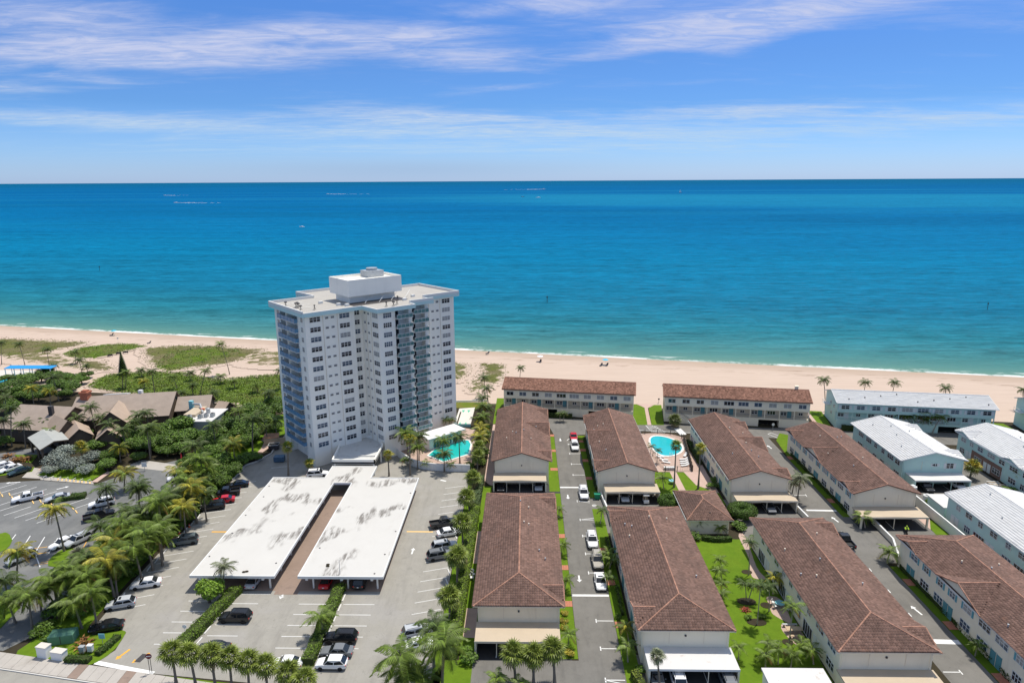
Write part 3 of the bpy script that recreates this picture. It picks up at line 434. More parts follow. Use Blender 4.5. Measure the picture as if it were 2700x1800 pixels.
PALMS=[('coco','dune',-196.36,242.75,-195.05,242.75,8.79,'d',0.66),('coco','dune',-186.79,241.73,-187.65,241.73,8.48,'d',0.66),('coco','dune',-177.25,241.22,-177.27,241.22,6.52,'d',0.66),('coco','dune',-168.62,243.28,-168.11,243.28,5.04,'d',0.66),('coco','dune',-168.18,230.94,-167.9,230.94,3.35,'d',0.66),('coco','dune',-174.41,217.98,-174.21,217.98,2.55,'d',0.66),('coco','dune',-156.19,227.95,-156.55,227.95,6.0,'d',0.66),('coco','dune',-152.69,226.14,-153.05,225.74,4.5,'d',0.66),('coco','greenswath',-104.55,229.39,-106.61,229.39,11.54,'g',0.66),('coco','greenswath',-119.02,206.65,-119.19,206.65,7.95,'d',0.68),('coco','greenswath',-133.43,225.11,-133.43,225.11,3.2,'d',0.66),('coco','greenswath',-114.0,211.27,-115.04,211.27,4.79,'g',0.67),('coco','greenswath',-114.27,221.07,-114.09,221.07,3.47,'d',0.66),('coco','greenswath',-104.07,206.06,-101.38,206.06,8.32,'g',0.68),('coco','greenswath',-105.82,204.78,-105.58,204.78,3.85,'d',0.69),('coco','greenswath',-102.74,217.32,-102.26,217.52,3.2,'g',0.66),('coco','greenswath',-85.86,207.41,-86.56,207.41,3.07,'g',0.68),('coco','greenswath',-80.33,211.38,-79.76,211.38,6.84,'d',0.67),('coco','greenswath',-95.26,211.77,-95.5,211.77,3.2,'g',0.67),('coco','greenswath',-106.73,198.94,-106.37,199.14,3.2,'d',0.7),('coco','greenswath',-96.52,198.97,-96.28,199.17,3.2,'d',0.7),('coco','greenswath',-79.19,198.2,-78.95,198.6,3.2,'d',0.7),('coco','greenswath',-131.75,212.32,-130.8,212.32,6.07,'g',0.67),('coco','greenswath',-132.84,212.32,-132.09,212.32,5.45,'d',0.67),('coco','greenswath',-124.93,211.54,-125.11,211.54,3.22,'y',0.67),('coco','club',-145.51,199.59,-145.87,199.29,8.0,'d',0.88),('coco','club',-148.53,193.05,-148.53,193.15,6.5,'y',0.72),('coco','club',-145.01,195.16,-144.63,195.16,5.08,'y',0.71),('coco','club',-145.5,178.89,-145.74,178.99,8.0,'d',0.75),('coco','club',-133.1,163.03,-131.54,163.03,10.46,'d',0.8),('coco','club',-134.86,163.5,-134.5,163.4,7.0,'d',0.79),('coco','club',-151.07,184.97,-151.19,185.07,8.0,'d',0.74),('coco','club',-128.65,161.92,-128.18,161.92,6.66,'d',0.8),('coco','club',-123.03,163.27,-122.53,163.27,4.07,'g',0.79),('coco','club',-117.82,169.72,-119.61,169.72,5.46,'d',0.78),('coco','club',-112.52,168.34,-112.23,168.34,6.14,'d',0.78),('coco','club',-99.02,156.44,-99.38,156.54,7.0,'d',0.89),('coco','club',-92.32,154.61,-92.2,154.81,8.0,'d',0.9),('coco','club',-98.74,166.57,-98.86,166.67,8.0,'d',0.79),('coco','club',-116.09,171.19,-116.57,171.29,8.0,'d',0.77),('coco','club',-127.68,168.54,-127.68,168.94,5.0,'d',0.62),('coco','club',-107.01,163.26,-107.01,163.36,6.0,'d',0.79),('coco','club',-100.39,163.64,-100.75,163.94,6.5,'d',0.79),('sabal','club',-107.63,152.19,-107.47,152.19,4.17,'y',1.05),('coco','club',-98.56,152.65,-98.29,152.65,4.17,'y',0.82),('coco','club',-88.27,136.6,-87.91,137.0,4.5,'y',0.95),('coco','club',-93.3,156.76,-92.66,156.76,7.82,'g',0.81),('coco','club',-69.02,159.74,-68.2,159.74,8.88,'d',1.05),('coco','club',-69.51,150.42,-69.51,150.52,6.0,'y',0.95),('coco','club',-78.35,160.11,-78.59,160.11,7.0,'d',0.88),('coco','club',-65.14,166.8,-65.5,166.7,6.0,'g',0.79),('coco','club',-76.97,193.65,-77.09,193.65,5.0,'d',0.72),('coco','club',-76.31,171.14,-76.79,171.24,7.0,'g',0.77),('coco','club',-67.06,164.64,-67.06,164.54,5.0,'d',0.79),('coco','club',-101.63,167.83,-101.75,167.63,7.0,'d',0.78),('coco','belt',-76.53,145.8,-76.29,145.8,7.5,'d',1.01),('coco','belt',-70.4,136.35,-70.4,136.25,8.0,'g',1.08),('coco','belt',-75.79,136.43,-75.91,136.53,5.5,'y',0.86),('coco','belt',-71.42,133.25,-71.54,133.55,6.0,'y',0.87),('coco','belt',-65.51,122.56,-65.87,122.46,8.0,'y',1.08),('coco','belt',-69.05,116.11,-69.05,116.31,8.0,'g',1.15),('coco','belt',-64.58,116.35,-64.34,116.15,7.0,'y',0.92),('coco','belt',-72.13,114.05,-72.25,114.45,7.0,'d',0.92),('coco','belt',-69.96,109.08,-70.2,109.48,6.0,'g',0.94),('coco','belt',-65.49,109.34,-65.25,109.14,7.0,'g',1.03),('coco','belt',-64.44,107.25,-64.44,107.15,6.0,'g',1.04),('coco','belt',-63.97,123.33,-64.09,123.63,6.0,'d',0.81),('coco','belt',-78.65,125.41,-78.08,125.41,6.41,'d',0.89),('coco','publot',-86.81,128.47,-86.93,128.47,4.88,'d',0.89),('coco','publot',-78.29,124.87,-77.66,124.87,7.12,'d',0.9),('coco','publot',-78.46,120.75,-78.37,120.75,3.99,'d',0.91),('coco','publot',-85.1,111.75,-85.56,111.75,8.85,'y',0.93),('coco','publot',-78.72,113.59,-79.09,113.59,4.51,'d',0.92),('coco','publot',-85.9,101.02,-84.88,101.02,6.42,'y',0.96),('coco','belt',-65.29,105.68,-65.65,105.38,7.5,'g',1.09),('coco','belt',-65.25,102.2,-65.61,101.8,7.0,'g',1.05),('coco','belt',-67.57,97.97,-68.05,97.97,7.0,'y',1.1),('coco','belt',-71.27,93.6,-71.39,93.8,6.5,'g',0.96),('coco','belt',-73.59,93.21,-73.59,93.21,6.0,'g',0.96),('coco','belt',-68.91,94.37,-68.91,94.17,6.5,'g',0.96),('coco','belt',-67.7,89.76,-67.94,89.36,5.0,'g',0.96),('coco','belt',-65.71,90.38,-65.83,90.38,6.0,'g',0.96),('coco','belt',-67.25,98.24,-67.13,98.54,6.0,'d',0.96),('coco','belt',-71.72,109.61,-72.08,109.71,7.0,'g',0.93),('sabal','belt',-74.4,101.06,-74.76,101.16,5.5,'s',1.05),('coco','publot',-75.36,89.8,-75.02,89.8,5.89,'g',0.96),('coco','publot',-75.21,91.9,-75.12,91.9,5.14,'g',0.96),('coco','publot',-82.99,95.41,-82.87,95.01,5.0,'d',0.96),('coco','publot',-78.8,90.89,-79.04,90.59,4.5,'g',0.96),('coco','belt',-74.18,94.0,-73.96,93.97,5.78,'g',1.15),('coco','belt',-72.26,95.75,-72.76,95.78,6.68,'g',0.95),('coco','belt',-69.42,97.5,-69.98,97.8,4.91,'g',1.09),('coco','belt',-72.49,99.25,-72.06,99.14,6.78,'d',0.96),('coco','belt',-73.16,101.0,-73.78,101.54,5.14,'g',0.95),('coco','belt',-70.61,102.75,-70.11,102.17,3.79,'g',1.06),('coco','belt',-71.57,104.5,-72.07,103.94,5.1,'g',0.96),('coco','belt',-72.48,106.25,-71.99,106.44,5.72,'y',1.15),('coco','belt',-73.26,108.0,-73.17,107.87,5.35,'g',1.13),('coco','belt',-68.2,109.75,-68.41,109.69,4.85,'d',1.01),('coco','belt',-70.7,111.5,-70.16,111.09,4.38,'d',0.95),('coco','belt',-73.27,113.25,-73.23,113.34,5.48,'g',1.06),('coco','belt',-69.84,115.0,-70.37,114.82,4.1,'g',1.02),('coco','belt',-70.0,116.75,-70.63,116.23,4.51,'g',1.11),('coco','belt',-71.38,118.5,-71.09,118.98,5.76,'g',1.03),('coco','belt',-67.57,120.25,-67.42,120.71,6.67,'d',1.05),('coco','belt',-69.56,122.0,-69.97,122.07,6.59,'d',1.11),('coco','belt',-68.9,123.75,-68.36,123.21,5.09,'g',1.08),('coco','belt',-73.48,125.5,-73.65,125.94,4.32,'g',1.15),('coco','belt',-69.08,127.25,-69.47,127.8,5.08,'y',1.13),('coco','belt',-70.73,129.0,-70.09,128.84,6.64,'g',1.13),('coco','belt',-69.97,130.75,-69.84,131.17,4.91,'g',0.98),('coco','belt',-70.05,132.5,-69.7,132.36,3.96,'g',1.14),('coco','belt',-73.55,134.25,-73.32,134.67,5.46,'y',1.03),('coco','belt',-69.46,136.0,-68.97,135.57,5.98,'g',0.97),('coco','belt',-73.12,137.75,-73.2,137.32,3.58,'g',1.08),('coco','towerpool',-29.14,156.71,-29.62,156.61,6.5,'g',1.02),('wash','towerpool',-26.84,145.66,-26.58,145.66,8.88,'y',1.05),('coco','towerpool',-25.78,152.13,-25.42,151.83,7.5,'d',0.82),('coco','towerpool',-25.63,148.9,-25.51,148.9,5.98,'g',0.83),('wash','towerpool',-31.61,145.17,-31.64,145.17,5.26,'y',0.95),('coco','towerpool',-20.79,157.85,-20.67,157.85,4.01,'g',0.81),('coco','towerpool',-16.0,152.57,-16.13,152.57,7.13,'d',0.82),('coco','towerpool',-19.17,147.55,-19.13,147.55,4.92,'d',0.84),('coco','poolrow',-12.99,203.01,-13.11,203.11,7.0,'d',0.69),('coco','poolrow',-11.32,193.59,-11.8,193.49,6.5,'d',0.72),('coco','poolrow',-13.06,186.52,-12.58,186.32,6.0,'d',0.73),('coco','poolrow',-12.59,178.75,-12.35,178.95,6.0,'g',0.75),('coco','poolrow',-10.99,170.14,-11.35,170.14,6.0,'g',0.78),('coco','poolrow',-12.01,170.58,-12.25,170.38,5.0,'y',0.78),('coco','poolrow',-11.37,161.22,-11.61,160.92,6.0,'y',0.8),('coco','poolrow',-11.05,156.46,-11.53,156.56,5.5,'y',0.81),('coco','poolrow',-10.58,180.2,-10.82,179.8,5.0,'d',0.75),('sabal','poolrow',-11.71,151.02,-11.35,150.92,5.0,'g',1.05),('sabal','poolrow',-11.4,146.86,-11.16,146.66,4.5,'g',1.05),('xmas','towerpool',-24.7,176.99,-24.22,177.09,4.0,'d',1.26),('xmas','towerpool',-22.48,175.05,-22.0,175.25,3.0,'d',1.05),('xmas','towerpool',-20.56,176.17,-20.56,176.37,2.6,'d',0.95),('xmas','poolwall',-23.73,149.15,-23.67,149.15,1.77,'g',0.84),('xmas','poolwall',-17.59,148.03,-17.54,148.03,1.86,'g',0.84),('xmas','poolwall',-28.31,150.91,-28.55,150.51,2.0,'g',0.95),('wash','entry',-55.0,145.34,-54.58,145.34,7.09,'y',1.05),('wash','entry',-50.71,147.26,-50.63,147.26,2.21,'y',0.89),('sabal','lotedge',-11.8,137.86,-11.66,137.86,3.0,'g',1.21),('sabal','lotedge',-11.57,128.09,-12.25,128.09,3.23,'g',1.21),('sabal','lotedge',-11.8,114.12,-11.82,114.12,5.01,'g',1.21),('sabal','lotedge',-11.52,100.86,-11.43,100.86,5.89,'g',1.21),('sabal','lotedge',-11.85,92.75,-11.9,92.75,3.92,'g',1.21),('sabal','lotedge',-11.55,104.06,-11.67,104.26,4.2,'g',1.21),('sabal','street',-47.32,78.22,-47.36,78.22,5.14,'g',1.05),('sabal','street',-44.44,77.8,-44.76,77.8,5.21,'g',1.05),('sabal','street',-41.7,77.61,-41.79,77.61,5.3,'g',1.05),('sabal','street',-39.28,77.2,-39.17,77.2,5.18,'g',1.05),('sabal','street',-36.9,77.01,-36.69,77.01,4.8,'g',1.05),('sabal','street',-34.28,76.6,-34.2,76.6,4.5,'g',1.05),('sabal','street',-30.52,75.93,-31.0,75.63,4.3,'g',1.05),('sabal','street',-28.56,74.45,-28.32,74.35,4.3,'g',1.05),('coco','lotcorner',-12.96,82.14,-12.6,81.84,7.0,'d',0.96),('coco','lotcorner',-11.11,76.39,-10.63,75.99,8.5,'g',1.2),('coco','lotcorner',-15.54,74.89,-16.02,74.89,7.5,'g',1.2),('coco','lotcorner',-15.82,74.82,-15.46,74.82,5.0,'g',0.96),('coco','lotcorner',-13.14,74.67,-13.5,74.87,4.5,'g',0.86),('xmas','lotcorner',-3.93,77.09,-3.93,77.19,2.5,'g',1.05),('xmas','lotcorner',-1.03,77.03,-1.03,76.93,2.0,'g',0.95),('coco','medianhedge',-50.09,99.16,-49.39,99.16,5.2,'s',0.67),('coco','medianhedge',-30.12,88.18,-30.6,88.48,3.6,'g',0.82),('sabal','carportA2',-1.48,79.17,-1.86,79.17,4.7,'g',1.1),('sabal','carportA2',0.92,78.9,0.91,78.9,4.65,'g',1.1),('sabal','carportA2',3.77,79.24,3.53,79.24,5.26,'g',1.1),('wash','carportB2',17.7,78.34,17.19,78.34,4.98,'s',0.79),('xmas','alleyA2',6.49,125.71,6.49,126.11,2.0,'g',0.84),('xmas','alleyA2',6.3,111.97,6.54,111.67,2.2,'g',0.95),('xmas','alleyA2',6.19,100.12,6.55,100.32,2.4,'g',0.95),('xmas','alleyA2',6.09,87.13,6.09,86.73,2.2,'g',0.95),('xmas','alleyB2',14.57,123.31,14.93,123.61,3.0,'d',0.84),('xmas','alleyB2',14.29,109.09,14.29,108.69,2.4,'g',0.95),('xmas','alleyB2',14.48,107.3,14.84,106.9,2.2,'g',0.95),('xmas','alleyB2',13.35,101.17,13.59,101.57,2.2,'d',0.84),('xmas','alleyB2',15.0,87.84,14.52,87.94,2.6,'y',0.95),('xmas','alleyB2',14.25,83.51,14.01,83.61,2.6,'g',1.05),('xmas','garden',38.03,105.49,37.79,105.49,6.58,'d',0.89),('xmas','garden',35.33,98.12,34.93,98.12,3.31,'d',0.89),('xmas','garden',35.55,97.86,36.16,97.86,3.23,'d',0.89),('xmas','garden',35.09,92.08,35.11,92.08,6.86,'d',0.89),('xmas','garden',38.01,95.36,37.72,95.36,4.6,'d',0.89),('xmas','garden',38.04,87.13,38.08,87.13,6.67,'g',1.05),('xmas','garden',40.25,100.02,40.49,100.32,3.0,'y',1.16),('xmas','gardenedge',34.07,107.58,33.59,107.48,2.0,'g',0.89),('xmas','gardenedge',33.15,104.33,32.67,104.13,2.0,'g',0.89),('xmas','gardenedge',31.93,100.12,31.81,100.12,2.0,'g',0.89),('xmas','gardenedge',31.32,97.32,31.08,97.72,1.8,'g',0.89),('xmas','gardenedge',29.94,84.17,29.7,84.07,2.4,'g',0.89),('xmas','gardenclump',34.31,85.02,34.19,84.62,2.5,'g',1.0),('xmas','gardenclump',35.15,83.33,35.03,83.53,2.4,'g',1.0),('xmas','gardenclump',33.15,82.62,33.15,83.02,2.0,'g',1.0),('xmas','gardenclump',38.43,85.08,38.67,84.68,2.5,'g',1.0),('xmas','gardenclump',40.09,83.39,39.73,83.59,2.4,'g',1.0),('xmas','gardenclump',36.66,82.67,36.9,83.07,2.0,'g',1.0),('wash','poolcourt',32.49,139.86,32.46,139.86,9.8,'g',0.95),('wash','poolcourt',37.63,139.18,37.64,139.18,9.34,'y',1.0),('xmas','poolcourt',30.09,139.11,29.73,139.11,2.75,'g',1.1),('xmas','poolcourt',29.83,154.59,29.95,154.49,4.0,'d',0.73),('xmas','poolcourt',31.15,152.92,31.39,153.22,3.5,'d',0.73),('xmas','poolcourt',33.42,120.85,33.18,120.65,2.6,'d',1.05),('xmas','poolcourt',36.68,119.72,36.92,119.42,1.6,'g',0.95),('coco','alleyC1',56.66,132.69,56.88,132.69,5.95,'s',0.79),('coco','alleyC1',56.58,135.54,56.9,135.54,3.67,'s',0.69),('xmas','alleyD1',65.77,122.23,65.29,122.53,2.4,'g',1.26),('xmas','alleyD2',63.54,109.62,64.02,109.92,2.2,'g',1.37),('xmas','alleyD2',63.62,85.43,63.86,85.63,1.8,'g',0.84),('coco','beachrow',87.11,191.0,85.79,191.0,9.86,'d',0.72),('coco','beachrow',102.28,200.14,102.28,199.84,6.5,'d',0.66),('coco','beachrow',110.71,200.16,111.07,199.86,6.5,'d',0.66),('coco','beachrow',123.36,194.54,122.88,194.24,6.5,'d',0.68),('coco','beachrow',144.47,192.18,144.11,192.48,6.5,'d',0.68),('coco','beachrow',-2.32,221.26,-1.96,221.46,5.0,'d',0.59),('wash','beachfront',14.53,187.54,14.66,187.54,4.95,'g',0.63),('wash','beachfront',61.66,181.35,61.55,181.35,3.66,'g',0.63),('xmas','beachfront',9.44,182.05,9.32,181.95,2.6,'d',0.84),('xmas','beachfront',10.28,182.06,10.64,181.96,2.6,'d',0.84),('sabal','beachfront',40.58,177.63,40.58,177.73,2.2,'d',1.16),('xmas','bluerow',104.16,175.95,100.73,175.95,4.33,'g',1.26),('xmas','bluerow',104.83,175.4,102.36,175.4,4.32,'g',1.26),('xmas','bluerow',105.45,175.14,103.86,175.14,4.92,'g',1.26),('xmas','bluerow',106.27,174.87,105.57,174.87,5.33,'g',1.26),('xmas','bluerow',107.69,174.33,106.25,174.33,3.68,'g',1.26),('xmas','bluerow',107.51,174.04,108.07,174.04,5.1,'g',1.26),('xmas','bluerow',107.97,173.5,109.52,173.5,4.69,'g',1.26),('sabal','eastlane',100.13,145.17,100.37,145.17,2.96,'y',1.16),('sabal','eastlane',107.38,139.9,107.5,139.6,4.0,'y',1.05)]
CARS=[('sedan', 'black', -64.24, 139.21, 198, 'black sedan parked beside the palm belt, farthest from the street'), ('pickup', 'black', -64.92, 134.97, 198, 'black pickup with cargo in its open bed beside the red sedan'), ('sedan', 'red', -64.19, 131.6, 198, 'red sedan parked nose-in against the palm belt'), ('suv', 'black', -65.03, 128.66, 198, 'black suv with roof rails parked next to the red sedan'), ('suv', 'slate', -64.13, 114.72, 198, 'slate grey suv parked alone along the palm belt'), ('sedan', 'white', -63.87, 100.9, 198, 'white sedan parked nose-in under the palm belt near the carport corner'), ('hatch', 'silver', -64.84, 95.25, 198, 'silver crossover with dark sunroof parked by the palm belt'), ('sedan', 'black', -63.67, 89.57, 198, 'black sedan parked beside the entrance planting island'), ('suv', 'black', -45.03, 92.05, 180, 'black suv parked alone at the left hedge row'), ('sedan', 'dark', -45.26, 84.93, 180, 'dark car half hidden behind the street palms at the left hedge'), ('sedan', 'white', -33.68, 81.87, 180, 'white car half hidden behind the street palms in the middle row'), ('suv', 'black', -27.38, 87.43, 180, 'large black suv at the middle hedge beside a grey sedan'), ('sedan', 'grey', -27.22, 84.46, 180, 'grey sedan between a black suv and a white hatchback'), ('hatch', 'white', -27.24, 81.93, 180, 'small white hatchback nearest the street at the middle hedge'), ('pickup', 'dark', -16.21, 122.04, 19, 'dark grey pickup with black bed cover beside the right hedge'), ('sedan', 'white', -14.82, 118.5, 19, 'white sedan beside the dark grey pickup'), ('suv', 'silver', -15.07, 113.43, 19, 'silver minivan second from the last in the row by the right hedge'), ('suv', 'grey', -15.49, 110.3, 19, 'grey suv with roof rack at the end of the row by the right hedge'), ('suv', 'silver', -16.14, 88.86, 19, 'silver suv shaded by coconut palms at the lot corner'), ('sedan', 'white', -15.5, 86.25, 19, 'white sedan under the big coconut palms at the lot corner'), ('suv', 'white', -48.02, 144.82, 10, 'white van tucked behind the far left corner of the carport'), ('sedan', 'silver', -45.96, 102.14, 90, 'silver car in the shade under the left carport half'), ('sedan', 'red', -33.64, 102.2, 90, 'red car in the shade under the right carport half'), ('suv', 'black', -27.9, 102.36, 90, 'black car in the shade under the right carport half'), ('sedan', 'red', 12.32, 168.74, -90, 'red coupe parked farthest up the alley'), ('suv', 'white', 12.16, 162.21, -90, 'white suv parked directly in front of the red coupe'), ('suv', 'white', 12.23, 135.44, -90, 'white suv parked by the white stop bar and green bin'), ('suv', 'white', 12.2, 115.71, -90, 'large white suv in the alley ahead of the tan jeep'), ('suv', 'tan', 12.5, 108.83, -90, 'tan and grey boxy suv between two white cars in the alley'), ('sedan', 'white', 12.34, 102.47, -90, 'white sedan with sunroof nearest the wide stop bar in the alley'), ('sedan', 'dark', -5.62, 138.94, -90, 'dark car inside the carport of the tiled house nearest the tower'), ('sedan', 'silver', 2.61, 139.32, -90, 'silver car at the right end inside the farther alley carport'), ('sedan', 'silver', 20.76, 134.2, -90, 'silver car inside the carport beside the golf cart'), ('sedan', 'grey', 17.57, 79.8, -90, 'grey car at left inside the white roofed carport'), ('suv', 'white', 20.38, 80.07, 90, 'white car second from left inside the white roofed carport'), ('suv', 'grey', 26.94, 79.46, 90, 'dark grey car at right inside the white roofed carport'), ('sedan', 'grey', 49.73, 129.72, -90, 'grey car in the carport behind the ring shaped tree'), ('pickup', 'dark', 59.02, 116.27, 90, 'dark pickup in the one-way lane partly hidden by a tiled roof'), ('suv', 'dark', 86.86, 139.49, -90, 'dark car in the light blue house carport'), ('suv', 'white', 94.23, 140.21, -90, 'white car under a cover in the light blue house carport'), ('pickup', 'white', -106.59, 132.23, 215, 'white pickup with grey bed in the public lot'), ('sedan', 'silver', -100.16, 132.29, 215, 'silver sedan beside the hedge island in the public lot'), ('suv', 'white', -89.14, 129.88, 215, 'white suv in the public lot partly behind a coconut palm'), ('pickup', 'black', -86.37, 124.46, 35, 'black open pickup beside the white suv in the public lot'), ('sedan', 'white', -86.71, 113.85, 245, 'white sedan beside a silver suv near the leaning yellow palm'), ('suv', 'silver', -84.41, 114.72, 245, 'silver suv with dark sunroof beside the striped bay'), ('sedan', 'white', -124.97, 148.76, 240, 'white car cut by the left edge by the beach club'), ('sedan', 'white', -121.83, 147.43, 240, 'white coupe by the beach club lawn'), ('sedan', 'green', -118.49, 145.92, 240, 'dark green car beside the tan ramp at the beach club'), ('suv', 'silver', -90.8, 108.6, 240, 'silver suv under the palm at the left edge'), ('sedan', 'dark', -85.25, 97.65, 240, 'dark car under palms at the far left edge'), ('suv', 'white', -79.22, 142.77, 215, 'white car hidden among palms at the end of the public lot')]
